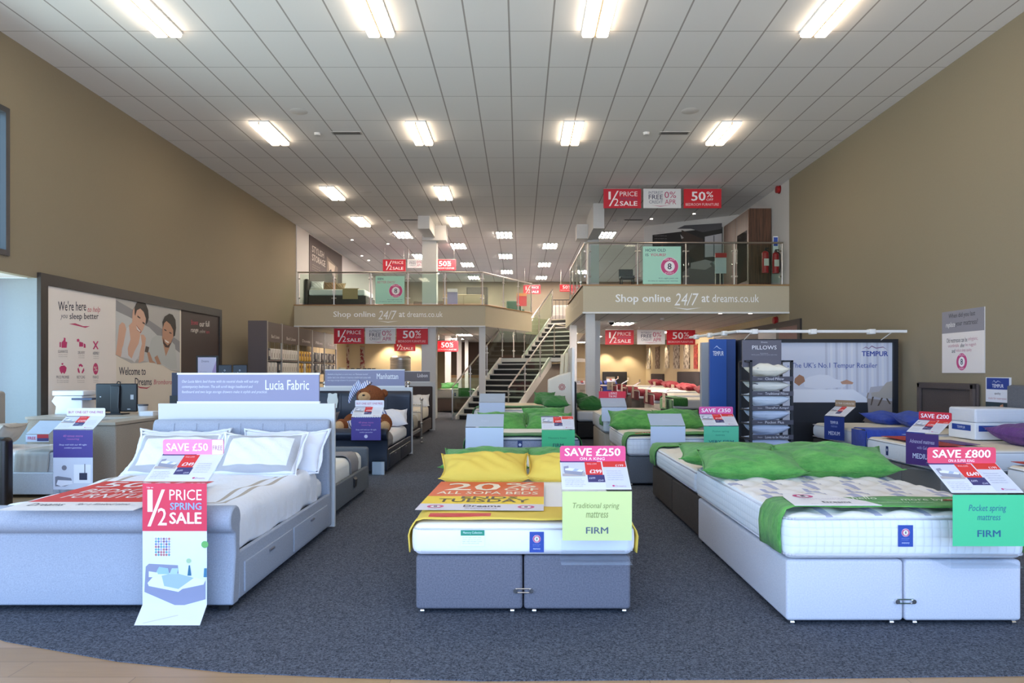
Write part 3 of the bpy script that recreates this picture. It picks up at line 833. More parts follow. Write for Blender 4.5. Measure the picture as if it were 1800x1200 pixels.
p.poly([(286, 593), (289, 602), (294, 607), (300, 602), (303, 594), (301, 602), (296, 611), (290, 610), (286, 603)], '#4a322a', 9, px=True)
p.poly([(289, 596), (293, 599), (297, 601), (295, 603), (290, 600)], '#f0e6e0', 10, px=True)
p.poly([(288, 578), (292, 580), (292, 582), (288, 580)], '#2a1a18', 9, px=True); p.poly([(297, 583), (301, 585), (301, 587), (297, 585)], '#2a1a18', 9, px=True)
p.poly([(258, 620), (262, 618), (268, 634), (274, 638), (262, 637)], SK2, 8, px=True); p.poly([(271, 628), (276, 624), (283, 640), (276, 640)], SK2, 8, px=True)
p.poly([(256, 608), (262, 610), (260, 620), (254, 618)], '#5a4a44', 5, px=True)
X('Welcome to', 209, 645, 256, 659, '#2b2a3c', bold=.02)
X('Dreams', 237, 664, 266.5, 677, '#2b2a3c', bold=.02); X('Bromborough', 270, 667, 312, 678, '#c8506a', shear=.2)
p.poly([(238, 677), (247, 680), (258, 681), (266, 678), (258, 683), (246, 682)], '#b82a4a', 3, px=True)
X('Browse', 336, 562, 348, 571, '#b8304a', bold=.01); X('our full', 350.5, 564, 368, 574, '#e8e0da', bold=.01)
X('range', 335.5, 578, 348.5, 586, '#e8e0da', bold=.01); X('online', 350.5, 579, 360.5, 585, '#b8b0aa', shear=.2); X('here', 362, 580, 368, 586, '#b8304a')
p.mk('print', t, world=True, sharp=0)

# right wall mural past the bed display, wall posters
t = thing('framed_mural', 'dark framed mural on the right wall under the gallery', 'mural', (XR, 20, 1.0))
MB().box(XR - .05, XR, 16.95, 24.5, 1.0, 1.15, FR).box(XR - .05, XR, 16.95, 24.5, 2.68, 2.82, FR).box(XR - .05, XR, 16.95, 17.12, 1.15, 2.68, FR).box(XR - .05, XR, 24.35, 24.5, 1.15, 2.68, FR).mk('frame', t, world=True)
p = Print((XR - .02, 0, 0), (0, -1, 0), (0, 0, 1)); p.rect(-24.4, 1.1, -17.1, 2.7, '#6d625c', 1); p.rect(-20.0, 1.15, -18.6, 2.68, '#d0cac6', 2); p.rect(-18.4, 1.15, -17.1, 2.68, '#82605a', 2)
p.mk('print', t, world=True, sharp=0)
def wall_poster_right(x0, y0, x1, y1):
    pass
t = thing('wall_poster', 'grey and white poster asking about your mattress on the right wall', 'poster', (XR, 10.84, 1.54))
ya, yb = 11.30, 10.27
MB().box(XR - .012, XR, yb, ya, 1.53, 2.49, K('#d9d4d2')).mk('sheet', t, world=True)
p = Print((XR - .0125, 0, 0), (0, -1, 0), (0, 0, 1)); p.rect(-ya, 1.53, -yb, 2.49, '#e3dbd8', 1); p.rect(-ya, 2.15, -yb, 2.49, '#8b8790', 2)
c0 = -ya; w = ya - yb
p.text('When did you last', c0 + w * .17, 2.36, c0 + w * .8, 2.45, '#2b2a33'); p.text('replace', c0 + w * .1, 2.22, c0 + w * .33, 2.32, '#e6e2e0', shear=.3); p.text('your mattress?', c0 + w * .34, 2.23, c0 + w * .86, 2.33, '#2b2a33')
p.text('Old mattresses can be', c0 + w * .12, 2.0, c0 + w * .62, 2.07, '#4a4450'); p.text('unhygienic,', c0 + w * .64, 2.0, c0 + w * .86, 2.07, '#c890a0')
p.text('uncomfortable,', c0 + w * .16, 1.92, c0 + w * .43, 1.98, '#c890a0'); p.text('after', c0 + w * .46, 1.92, c0 + w * .56, 1.98, '#4a4450'); p.text('be ruggish', c0 + w * .58, 1.92, c0 + w * .82, 1.98, '#c890a0')
p.text('and', c0 + w * .25, 1.84, c0 + w * .33, 1.9, '#4a4450'); p.text('reduce sleep quality', c0 + w * .35, 1.84, c0 + w * .72, 1.9, '#c890a0')
p.badge(c0 + w * .49, 1.70, .135); p.mk('print', t, world=True, sharp=0)
t = thing('wall_poster', 'small blue and white poster with a sleeping woman beside the brown headboard', 'poster', (XR, 10, 1.0))
MB().box(XR - .012, XR, 9.72, 10.24, .92, 1.47, K('#d9d4d2')).mk('sheet', t, world=True)
p = Print((XR - .0125, 0, 0), (0, -1, 0), (0, 0, 1)); p.rect(-10.24, .92, -9.72, 1.47, '#dfe0ea', 1); p.rect(-10.22, 1.3, -9.75, 1.46, '#1f3a8c', 2)
p.text('TEMPUR', -10.1, 1.325, -9.86, 1.375, '#e8eaf4', bold=.02); p.poly([(-10.1, 1.39), (-10.06, 1.43), (-10.02, 1.40), (-9.98, 1.425), (-9.9, 1.395), (-9.98, 1.415), (-10.02, 1.39), (-10.06, 1.42)], '#c8cce0', 3)
p.rect(-10.24, .92, -9.72, 1.12, '#2c3c44', 2); p.poly([(-10.14, .98), (-10.06, 1.06), (-9.98, 1.04), (-9.92, .96), (-9.98, .92), (-10.1, .92)], '#7a5232', 3)
p.poly([(-10.1, .97), (-10.04, 1.03), (-9.97, .99), (-10.0, .94)], '#c08a6a', 4); p.poly([(-9.96, .92), (-9.93, 1.08), (-9.87, 1.1), (-9.84, .92)], '#c08a6a', 4); p.poly([(-9.84, .92), (-9.83, 1.06), (-9.73, 1.0), (-9.73, .92)], '#cdd4de', 4)
p.text('made for mattresses', -10.18, 1.16, -9.8, 1.19, '#c08a94'); p.text('quality', -10.05, 1.22, -9.92, 1.26, '#4a4450'); p.mk('print', t, world=True, sharp=0)
# ================================================================== bed parts
def fix(o, label, cat, group=None): return tag(o, label, cat, group)
def divan(loc, rz, w, l, zt, mat, label, split='x', castor=True, link=True, mat2=None, zb=.035, seam_side=False):
    """two-part upholstered base; foot at y = 0, head at y = l"""
    t = thing('divan_base', label, 'bed base', loc, rz)
    g = .004
    if split == 'x': parts = [(-w / 2, -g, 0, l), (g, w / 2, 0, l)]
    else: parts = [(-w / 2, w / 2, 0, l / 2 - g), (-w / 2, w / 2, l / 2 + g, l)]
    for i, (a, b, c, d) in enumerate(parts):
        MB().rbox(a, b, c, d, zb, zt, .022, (mat2 if i and mat2 else mat)).mk('base_half', t)
    if castor:
        for x in ((-w / 2 + .04, -.07, .07, w / 2 - .04) if split == 'x' else (-w / 2 + .05, w / 2 - .05)):
            m = MB().cyl((x, .05, .018), (x, .05, zb + .01), .012, CHROME).cyl((x - .012, .03, .02), (x + .012, .03, .02), .02, CHROME, 12)
            m.mk('castor', t)
            MB().cyl((x, l - .06, 0), (x, l - .06, zb + .01), .02, K('#222226')).mk('castor', t)
    if link:
        m = MB()
        for s_ in (1, -1): m.tube([(-.05, -.012, .158 + s_ * .012), (.05, -.012, .158 + s_ * .012)], .004, CHROME, 6)
        for s_ in (-1, 1): m.cyl((s_ * .05, -.02, .158), (s_ * .05, 0, .158), .014, CHROME, 12)
        m.mk('link_bar', t)
    return t

def stripe_top():
    m, nt, b = nodes('tufted_damask_ticking')
    co, x, y, z = coords(nt)
    n = noise(nt, co, 9, 2, .5)
    xx = mth(nt, 'ADD', x, mth(nt, 'MULTIPLY', mth(nt, 'SUBTRACT', n, .5), .03))
    row = mth(nt, 'FLOOR', mth(nt, 'DIVIDE', y, .21))
    off = mth(nt, 'MULTIPLY', mth(nt, 'MODULO', mth(nt, 'ABSOLUTE', row), 2), .5)
    f = mth(nt, 'FRACT', mth(nt, 'ADD', mth(nt, 'ADD', mth(nt, 'DIVIDE', xx, .30), off), mth(nt, 'DIVIDE', y, .9)))
    band = mth(nt, 'LESS_THAN', mth(nt, 'ABSOLUTE', mth(nt, 'SUBTRACT', f, .5)), .075)
    nt.links.new(mixc(nt, band, lin('#e6dfd8'), lin('#a9a8bd')), b.inputs['Base Color'])
    b.inputs['Roughness'].default_value = .8
    bump(nt, b, noise(nt, co, 150, 2, .6), .002, .4)
    return m
STRIPE = stripe_top()
def quilt_side(name, base, sc=.05, dep=.5):
    m, nt, b = nodes(name)
    co, x, y, z = coords(nt)
    w1 = mth(nt, 'ABSOLUTE', mth(nt, 'SINE', mth(nt, 'MULTIPLY', mth(nt, 'ADD', x, y), math.pi / sc)))
    w2 = mth(nt, 'ABSOLUTE', mth(nt, 'SINE', mth(nt, 'MULTIPLY', z, math.pi / (sc * 1.1))))
    hgt = mth(nt, 'POWER', mth(nt, 'MULTIPLY', w1, w2), .35)
    nt.links.new(mixc(nt, hgt, tuple([c * .91 for c in lin(base)[:3]] + [1]), lin(base)), b.inputs['Base Color'])
    b.inputs['Roughness'].default_value = .7
    bump(nt, b, hgt, .006, dep)
    return m
QS = quilt_side('quilted_border', '#e4e6ea')
QS2 = quilt_side('quilted_border_fine', '#dcdee0', .035, .4)
WOVE = cloth('#eceef2', .006, 14); CREAM = cloth('#e2d9c8', .008, 8); CREAM2 = cloth('#d9ccb0', .008, 8)

def tuft(A, sx, sy):
    def g(x, y):
        u = x / sx; v = y / sy
        return A * (abs(math.cos(math.pi * (u + v) / 2)) ** .7 * abs(math.cos(math.pi * (u - v) / 2)) ** .7 - .55)
    return g
def mattress(loc, rz, w, l, z0, z1, smat, tmat, label, tf=None, tags=(), piping='#b9b4b4', nx=10, ny=14, wob=.0, r=.06):
    zm = (z0 + z1) / 2
    rr = random.Random(hash(label) % 1000 if False else len(label))
    ph = rr.random() * 6
    def fn(p, n):
        q = p.copy(); ex = min(w / 2 - abs(p.x), p.y, l - p.y)
        if p.z > zm:
            if tf: q.z += tf(p.x, p.y) * min(1, max(0, ex) / .06)
            q.z += .012 * min(1, max(0, ex) / .3)
        if wob:
            k = (p.z - z0) / (z1 - z0)
            q.z += wob * math.sin(p.x * 5 + ph + p.y * 4.2) * (1 if abs(p.x) > w / 2 - .07 or p.y < .07 else .3) * (1 if k > .5 else -0)
        if abs(n.x) > .9: q.x += math.copysign(.010 * math.sin((p.z - z0) / (z1 - z0) * math.pi), n.x)
        if n.y < -.9: q.y -= .008 * math.sin((p.z - z0) / (z1 - z0) * math.pi)
        return q
    o = MB().rbox(-w / 2, w / 2, 0, l, z0, z1, r, smat, nx, ny, 3, fn, 3, tmat).mk('mattress', loc=loc, rz=rz, sharp=60)
    fix(o, label, 'mattress')
    if piping:
        for z in (z0 + .03, z1 - .03):
            m = MB(); a = w / 2 - .004; rc = .055
            ring = []
            for cx, cy, t0 in ((a - rc, rc - .002, -90), (a - rc, l - rc, 0), (-a + rc, l - rc, 90), (-a + rc, rc - .002, 180)):
                for k in range(5):
                    t = R(t0 + k * 22.5); ring.append((cx + rc * math.cos(t), cy + rc * math.sin(t), z))
            m.tube(ring + ring[:1], .0065, K(piping, .7), 6); m.mk('piping', o, sharp=0)
    for kind, x, zc in tags:
        if kind == 'blue':
            p = Print((x - .045, -.012, zc - .065), (1, 0, 0), (0, .0, 1), .09, .13)
            p.rect(0, 0, 1, 1, '#24469c', 1, fr=True); p.badge(.045, .085, .025, 2, '#c06080')
            p.text('memory', .25, .12, .75, .2, '#dfe4f4', fr=True); p.lines(.02, .035, .07, .055, 2, '#8ea0d4'); p.mk('label_patch', o, sharp=0)
        elif kind == 'green':
            p = Print((x - .075, -.012, zc - .05), (1, 0, 0), (0, 0, 1), .15, .10)
            p.rect(0, 0, 1, 1, '#eef0f2', 1, fr=True); p.rect(0, .66, 1, 1, '#1d8a6c', 2, fr=True); p.text('Memory Collection', .1, .74, .9, .92, '#d8ece4', fr=True)
            p.lines(.01, .01, .14, .06, 4, '#a8b0b8'); p.mk('label_patch', o, sharp=0)
        elif kind == 'navy':
            p = Print((x - .03, -.012, zc - .06), (1, 0, 0), (0, 0, 1), .06, .12); p.rect(0, 0, 1, 1, '#1f3468', 1, fr=True); p.badge(.03, .07, .018, 2, '#b8c0dc', '#2a3a70'); p.mk('label_patch', o, sharp=0)
        elif kind == 'small':
            p = Print((x - .04, -.012, zc - .03), (1, 0, 0), (0, 0, 1), .08, .06); p.rect(0, 0, 1, 1, '#24406a', 1, fr=True); p.mk('label_patch', o, sharp=0)
    return o

def runner(loc, rz, w, y0, y1, zt, drop, mat, label, th=.008, side='both', name='bed_runner', wav=.01):
    """cloth laid across a mattress, falling over its sides"""
    a = w / 2 + .008 + th
    zt = zt + .014 + th
    prof = []
    if side != 'right': prof += [(-a - .006, zt - drop), (-a - .014, zt - drop * .5), (-a - .004, zt - .07)]
    else: prof += []
    prof += [(-a + .03, zt - .012)] + [(-a + .08 + (2 * a - .16) * i / 12, zt + .003) for i in range(13)] + [(a - .03, zt - .012)]
    if side != 'left': prof += [(a + .004, zt - .07), (a + .014, zt - drop * .5), (a + .006, zt - drop)]
    n = len(prof) - 1; rr = random.Random(len(label) * 3)
    k1, k2 = rr.random() * 6, rr.random() * 6
    def f(u, v):
        i = min(int(u * n), n - 1); t = u * n - i
        x = prof[i][0] * (1 - t) + prof[i + 1][0] * t; z = prof[i][1] * (1 - t) + prof[i + 1][1] * t
        y = y0 + (y1 - y0) * v + wav * math.sin(x * 6 + k1 + v * 2)
        return (x + (.006 * math.sin(v * 9 + k2) if abs(x) > w / 2 else 0), y, z + .003 * (1 + math.sin(x * 11 + v * 5 + k2)))
    o = MB().grid(f, n * 2, 8, mat).mk(name, loc=loc, rz=rz, thick=th, sharp=60)
    return fix(o, label, 'bed runner' if name == 'bed_runner' else 'blanket')

def pillow(loc, w, d, h, rz, tilt, mat, label, roll=0, border=None, seed=0, group=None, flange=.012, name='pillow', cat='pillow'):
    rr = random.Random(seed); a1, a2, a3 = (rr.random() * 6 for _ in range(3))
    nu, nv = 30, 22; h = h * 1.3
    def pt(i, j, s_):
        u = -1 + 2 * i / nu; v = -1 + 2 * j / nv
        x = u * w / 2 * (1 - .09 * (1 - v * v) * abs(u) ** 2); y = v * d / 2 * (1 - .10 * (1 - u * u) * abs(v) ** 2)
        t = max(0, (1 - u * u) * (1 - v * v)) ** .50
        z = s_ * h / 2 * t
        z += h * .07 * math.sin(u * 5 + a1) * math.cos(v * 4 + a2) * t + h * .03 * math.sin(u * 13 + v * 10 + a3) * t + h * .05 * math.sin(math.atan2(v, u) * 9 + a2) * (1 - t) * t
        z += h * .16 * abs(u * v) ** 3
        return (x, y, z)
    m = MB(); vs = []; ids = {}
    for s_ in (1, -1):
        for j in range(nv + 1):
            for i in range(nu + 1):
                e = i in (0, nu) or j in (0, nv)
                if e and s_ == -1: ids[(i, j, -1)] = ids[(i, j, 1)]; continue
                ids[(i, j, s_)] = len(vs); vs.append(pt(i, j, s_))
    fs = []
    for s_ in (1, -1):
        for j in range(nv):
            for i in range(nu):
                q = (ids[(i, j, s_)], ids[(i + 1, j, s_)], ids[(i + 1, j + 1, s_)], ids[(i, j + 1, s_)])
                fs.append(q if s_ == 1 else q[::-1])
    m.add(vs, fs, mat)
    o = m.mk(name, sharp=0); o.location = loc
    o.rotation_mode = 'XYZ'; o.rotation_euler = (tilt, roll, rz)
    MW[o.name] = Matrix.Translation(loc) @ o.rotation_euler.to_matrix().to_4x4()
    fix(o, label, cat, group)
    if flange:
        e = [Vector(pt(i, 0, 1)) for i in range(nu)] + [Vector(pt(nu, j, 1)) for j in range(nv)] + [Vector(pt(nu - i, nv, 1)) for i in range(nu)] + [Vector(pt(0, nv - j, 1)) for j in range(nv)]
        f = MB(); n = len(e); out = []
        for k, q in enumerate(e):
            r_ = Vector((q.x / (w / 2), q.y / (d / 2), 0)).normalized(); out.append(q + r_ * flange * (1 + .35 * math.sin(k * .45 + a1)) + Vector((0, 0, .003 * math.sin(k * 2.3))))
        f.add(e + out, [(k, (k + 1) % n, n + (k + 1) % n, n + k) for k in range(n)], mat); f.mk('seam_flange', o, sharp=0, thick=.003)
    return o

def velvet(h, h2):
    k = ('v', h)
    if k not in MATS:
        m, nt, b = nodes('crushed_velvet_' + h.strip('#')); co, x, y, z = coords(nt)
        mp = nt.nodes.new('ShaderNodeMapping'); nt.links.new(co, mp.inputs[0]); mp.inputs['Scale'].default_value = (2.2, 6, 4)
        n = noise(nt, mp.outputs[0], 2.4, 6, .75)
        r = nt.nodes.new('ShaderNodeMapRange'); r.inputs[1].default_value = .3; r.inputs[2].default_value = .7; nt.links.new(n, r.inputs[0])
        nt.links.new(mixc(nt, r.outputs[0], lin(h), lin(h2)), b.inputs['Base Color'])
        b.inputs['Roughness'].default_value = .75; b.inputs['Sheen Weight'].default_value = .15
        bump(nt, b, n, .03, .7); MATS[k] = m
    return MATS[k]
GREEN = velvet('#2c7a2c', '#6cae4e'); YELLOW = cloth('#e6c452', .012, 6); BLUE = velvet('#1d3a9c', '#2f50b8'); PURP = velvet('#5a2a72', '#74408e'); RED = velvet('#8a1626', '#a82438')
DGREEN = velvet('#2a6e2c', '#3c8238')

# ================================================================== sign holders
def bed_photo(p, a, b, c, d, k=3):
    """small picture of a bed in a room, fractions of the card"""
    w, h = c - a, d - b
    q = lambda pts, col, kk: p.poly([(a + w * x, b + h * y) for x, y in pts], col, k + kk, fr=True)
    q([(0, 0), (1, 0), (1, 1), (0, 1)], '#c9cdd6', 0); q([(0, 0), (1, 0), (1, .3), (0, .18)], '#b5aaa4', 1)
    q([(.08, .3), (.3, .34), (.3, .78), (.08, .72)], '#8f92a2', 1); q([(.1, .2), (.85, .05), (.95, .38), (.3, .5), (.1, .42)], '#9496a4', 2)
    q([(.14, .42), (.85, .3), (.95, .42), (.35, .6), (.14, .55)], '#e6e8f0', 3); q([(.45, .38), (.62, .34), (.75, .48), (.58, .54)], '#a9b8cc', 4)
def holder(loc, rz, label, top='#d8376a', head=None, sub=None, mid='#cfe07a', lines=(), price='£299', w=.42, ph=.30, z0=.38, z1=.83, blank=False, style='foot', head2=None, minip=True, name='sign_holder', zfloor=None):
    """clear price holder: upright sheet, sloping price card, header card. Local: faces -y"""
    t = thing(name, label, 'sign holder', loc, rz)
    th = .004
    a = (z1 - z0)
    MB().box(-w / 2 - .006, w / 2 + .006, 0, th, z0, z1, ACRYL).mk('upright_sheet', t)
    cy, sy = .262, .150
    up = Vector((0, cy, sy)).normalized(); nrm = Vector((0, -up.z, up.y))
    m = MB(); vs = []
    for x in (-w / 2 - .006, w / 2 + .006):
        for q in ((0, .0, z1), (0, cy, z1 + sy), (0, cy + .002, z1 + sy - .004), (0, .002, z1 - .004)): vs.append((x, q[1], q[2]))
    m.add(vs, [(0, 3, 2, 1), (4, 5, 6, 7), (0, 1, 5, 4), (1, 2, 6, 5), (2, 3, 7, 6), (3, 0, 4, 7)], ACRYL, False); m.mk('sloping_tray', t, sharp=0)
    if style == 'foot':
        MB().box(-w / 2 - .006, w / 2 + .006, 0, .30, z0, z0 + .003, ACRYL).mk('foot', t)
    if blank:
        MB().box(-w / 2, w / 2, -.003, -.001, z1 - ph, z1 - .004, K('#cdd6e6')).mk('blank_card', t)
        p = Print((-w / 2, -.004, z1), (1, 0, 0), up, w, .302); p.O = p.O + nrm * .002
        p.rect(0, .02, 1, .98, '#a9b6c6', 1, fr=True); p.text('Dreams', .4, .4, .6, .55, '#b6c2d2', fr=True); p.mk('blank_card', t, sharp=0)
    else:
        p = Print((-w / 2, -.002, z1 - ph), (1, 0, 0), (0, 0, 1), w, ph); p.rect(0, 0, 1, .99, mid, 1, fr=True)
        for L in lines: p.text(L[0], L[1], L[2], L[3], L[4], L[5], fr=True, bold=L[6] if len(L) > 6 else 0, shear=L[7] if len(L) > 7 else 0)
        if style == 'tall':
            pass
        p.mk('front_poster', t, sharp=0)
        p = Print((-w / 2, 0, z1), (1, 0, 0), up, w, .302); p.O = p.O + nrm * .002
        p.rect(0, .03, 1, 1, '#dcdde4', 1, fr=True); p.rect(0, .92, .56, .985, '#3c3568', 2, fr=True)
        bed_photo(p, .02, .45, .36, .9); p.rect(.37, .5, .62, .94, '#d8322e', 2, fr=True); p.rect(.39, .26 if style != 'x' else .3, .64, .5, '#3a3868', 2, fr=True)
        p.text(price, .43, .55, .61, .67, '#f6eeee', fr=True, bold=.03); p.text('£699', .41, .36, .5, .42, '#cfd0e0', fr=True); p.text('£549', .54, .29, .62, .34, '#cfd0e0', fr=True)
        p.text('WAS £399', .40, .84, .55, .89, '#f0c8c4', fr=True)
        if minip: p.rect(.64, .76, .99, .98, '#d2382e', 2, fr=True); p.text('£199', .83, .78, .95, .85, '#f4e4e0', fr=True); p.rect(.64, .08, .99, .75, '#cfd0d8', 2, fr=True)
        p.lines(.05, .1, .36, .38, 5, '#9a9aa8', fr=True); p.lines(.68, .3, .94, .66, 5, '#a8a8b4', fr=True, seedv=4)
        p.disc(.75, .14, .008, '#c8477f', 3, fr=True); p.text('Dreams', .78, .11, .93, .16, '#a8788c', fr=True)
        p.mk('price_card', t, sharp=0)
    if head:
        hz = z1 + sy - .005; hh = .10
        pts = []
        for cx, cz, t0 in ((w / 2 - .015, hz + .015, -90), (w / 2 - .015, hz + hh - .015, 0), (-w / 2 + .015, hz + hh - .015, 90), (-w / 2 + .015, hz + .015, 180)):
            for k in range(4): pts.append((cx + .015 * math.cos(R(t0 + 30 * k)), cz + .015 * math.sin(R(t0 + 30 * k))))
        MB().prism([(x, z) for x, z in pts], cy - .012, cy - .007, K(top), 'y').mk('header_card', t)
        p = Print((-w / 2, cy - .0125, hz), (1, 0, 0), (0, 0, 1), w, hh)
        wh = 1 if not head2 else .8
        if sub: p.text(head, .07 * wh, .36, .92 * wh, .86, '#fbeff3', fr=True, bold=.035); p.text(sub, .3, .1, .68, .27, '#fbeff3', fr=True)
        elif top in ('#e8e6ec', '#a08468'): p.text(head, .05, .35, .95, .65, '#b8547c' if top != '#a08468' else '#e8ddd0', fr=True)
        else: p.text(head, .07 * wh, .24, .93 * wh, .76, '#fbeff3', fr=True, bold=.035)
        if head2: p.rect(.81, .03, .99, .97, '#f0e4ea', 1, fr=True); p.text(head2, .82, .3, .98, .6, '#a85c80', fr=True)
        p.mk('header_print', t, sharp=0)
    return t
# ================================================================== centre row of beds
GREYB = Fb('#77767f', '#5f5e68', 110); SILV = Fb('#d0d0d6', '#c0c0c9', 120); BROWN = Fb('#4b423d', '#3d3531', 100); DKG = Fb('#44464c', '#36383e', 110)
BGRY = Fb('#82817f', '#6f6e6d', 110); BEI = Fb('#b5ab9e', '#a3998c', 110)
cx1 = .021
divan((cx1, 4.53, 0), 0, 1.37, 2.02, .378, GREYB, 'slate grey two-part divan base, front of the centre row')
mattress((cx1, 4.50, 0), 0, 1.40, 2.06, .385, .585, cloth('#eef0f6', .008, 9), cloth('#f0eff0', .01, 6), 'thin white mattress with blue and green labels under yellow pillows', tags=(('green', -.32, .50), ('blue', .085, .475)), piping='#d0cdd2', r=.05)
runner((cx1, 4.50, 0), 0, 1.40, .02, .42, .585, .21, YELLOW, 'yellow runner over the foot of the front centre mattress')
# posters lying on the mattress
def sheet_on(loc, w, l, rz, draw, label, tilt=0, wave=.004, name='poster', col='#f0ece8'):
    t = thing(name, label, 'poster', loc, rz); t.rotation_euler = (tilt, 0, rz)
    MW[t.name] = Matrix.Translation(loc) @ t.rotation_euler.to_matrix().to_4x4()
    MB().box(-w / 2, w / 2, 0, l, -.0015, 0, K(col)).mk('sheet', t)
    p = Print((-w / 2, 0, .0005), (1, 0, 0), (0, 1, 0), w, l); draw(p); p.mk('print', t, sharp=0); return t
def d20(p):
    p.rect(0, .43, 1, 1, '#e05a26', 1, fr=True); p.rect(0, .18, 1, .43, '#f0cc1c', 1, fr=True); p.rect(0, 0, 1, .18, '#d8d2da', 1, fr=True)
    p.text('20', .1, .64, .6, .93, '#f6e4cc', fr=True, bold=.02); p.text('%', .64, .76, .93, .95, '#f6e4cc', fr=True, bold=.02); p.text('OFF', .64, .64, .95, .74, '#f6e4cc', fr=True, bold=.02)
    p.text('ALL SOFA BEDS', .06, .5, .95, .6, '#f6e4cc', fr=True, bold=.02); p.text('ENDS', .3, .345, .78, .42, '#3a3020', fr=True, bold=.02); p.text('TUESDAY', .12, .23, .88, .34, '#3a3020', fr=True, bold=.02)
    for u in (.14, .86): p.badge(u * p.w, .09 * p.l_, .06, 2)
    p.text('Dreams', .36, .08, .66, .14, '#4a3a50', fr=True, bold=.02); p.text('dreams.co.uk', .38, .03, .64, .06, '#8a7a90', fr=True)
Print.l_ = 1.189
sheet_on((-.272, 4.74, .628), .86, 1.2, R(-2), d20, 'orange and yellow 20% off sofa beds poster lying on the front centre mattress', tilt=R(0))
t = MB().box(-.25, .15, 0, .10, 0, .003, K('#cc1c2c')).mk('leaflet', loc=(-.34, 4.58, .617)); tag(t, 'red leaflet peeping out below the 20% off poster', 'leaflet')
pillow((-.31, 6.30, .685), .78, .46, .20, R(3), R(20), YELLOW, 'yellow pillow on the left of the front centre bed', seed=1)
pillow((.44, 6.32, .68), .76, .46, .20, R(-4), R(18), YELLOW, 'yellow pillow partly behind the save £250 holder', seed=2)
cx2 = .02
divan((cx2, 8.66, 0), R(180), 1.37, 2.0, .378, GREYB, 'grey divan base with its back to the yellow-pillow bed', link=False)
mattress((cx2, 8.68, 0), R(180), 1.40, 2.02, .385, .60, QS, cloth('#e8eaf0', .01, 6), 'white mattress behind the yellow-pillow bed', piping='#c8c6cc', r=.05)
pillow((-.33, 6.86, .69), .84, .50, .17, R(-2), R(14), GREEN, 'green velvet pillow behind the left yellow pillow', seed=3)
pillow((.47, 6.88, .69), .80, .50, .17, R(3), R(14), GREEN, 'green velvet pillow behind the right yellow pillow and holder', seed=4)
runner((cx2, 8.68, 0), R(180), 1.40, .03, .42, .60, .21, GREEN, 'green runner at the far foot of the second centre bed')
m = Print((cx2 - .3, 8.28, .634), (1, 0, 0), (0, 1, 0)); m.text('Handmade by me', .2, .08, .9, .2, '#1f4a24', k=4)
holder((.466, 4.30, 0), 0, 'save £250 price holder with a pale yellow-green firm card, front centre bed', '#d8457a', 'SAVE £250', 'ON A KING', '#c9d68e',
       (('Traditional spring', .15, .62, .82, .76, '#7d8a4a', 0, .2), ('mattress', .34, .46, .66, .58, '#7d8a4a', 0, .2), ('FIRM', .34, .14, .66, .27, '#4c5a6c', .02)), '£299')
# third bed of the row
cx3 = .03; y3 = 8.98
divan((cx3, y3, 0), 0, 1.42, 1.95, .46, SILV, 'pale divan base of the centre bed with two green pillows', link=False)
mattress((cx3, y3 - .02, 0), 0, 1.44, 1.95, .465, .715, Fb('#9b9fb0', '#868a9c', 70), cloth('#e9e5de', .01, 6), 'grey-sided mattress with a square blue label, third in the centre row', tags=(('navy', -.03, .62),), piping='#4c5a6c', r=.05)
runner((cx3, y3 - .02, 0), 0, 1.44, .02, .42, .715, .25, DGREEN, 'green runner on the grey-sided mattress')
pillow((-.26, 10.45, .80), .72, .46, .20, R(3), R(28), GREEN, 'green pillow on the left of the grey-sided mattress', seed=5)
pillow((.42, 10.45, .80), .66, .46, .20, R(-3), R(26), GREEN, 'green pillow on the right of the grey-sided mattress', seed=6)
pillow((.38, 10.88, .85), .66, .46, .18, R(6), R(30), GREEN, 'green pillow tucked at the back right of the third centre bed', seed=7)
holder((-.44, 8.82, 0), 0, 'blank pale blue sign holder at the left of the third centre bed', blank=True, w=.47, z0=.43, z1=.86, ph=.33)
holder((.475, 8.82, 0), 0, 'green firm sign holder with a £699 price card, third centre bed', mid='#3fb276', w=.41, z0=.43, z1=.83,
       lines=(('Memory foam', .2, .6, .75, .7, '#2a7a5a'), ('FIRM', .34, .30, .66, .43, '#1f4a4a', .02)), price='£699')
# fourth: cream mattress lying behind
cx4 = -.17
divan((cx4, 12.9, 0), 0, 1.3, 2.3, .62, BEI, 'beige base of the cream mattress before the stairs', link=False)
mattress((cx4, 12.9, 0), 0, 1.32, 2.3, .63, .88, CREAM, cloth('#e3d3b6', .012, 4), 'cream mattress at the end of the centre row before the stairs', r=.07)
runner((cx4, 12.9, 0), 0, 1.32, .05, .5, .88, .25, DGREEN, 'green runner falling off the cream mattress')
holder((-.50, 12.75, 0), 0, 'blank holder on the cream mattress before the stairs', blank=True, w=.46, z0=.6, z1=1.0, ph=.3)
pillow((.66, 13.7, .97), .52, .45, .15, R(10), R(20), DGREEN, 'dark green pillow beside the standing mattress', seed=8)
pillow((.50, 14.6, 1.0), .42, .4, .15, R(-5), R(30), DGREEN, 'dark green pillow behind, against the standing mattress', seed=9)
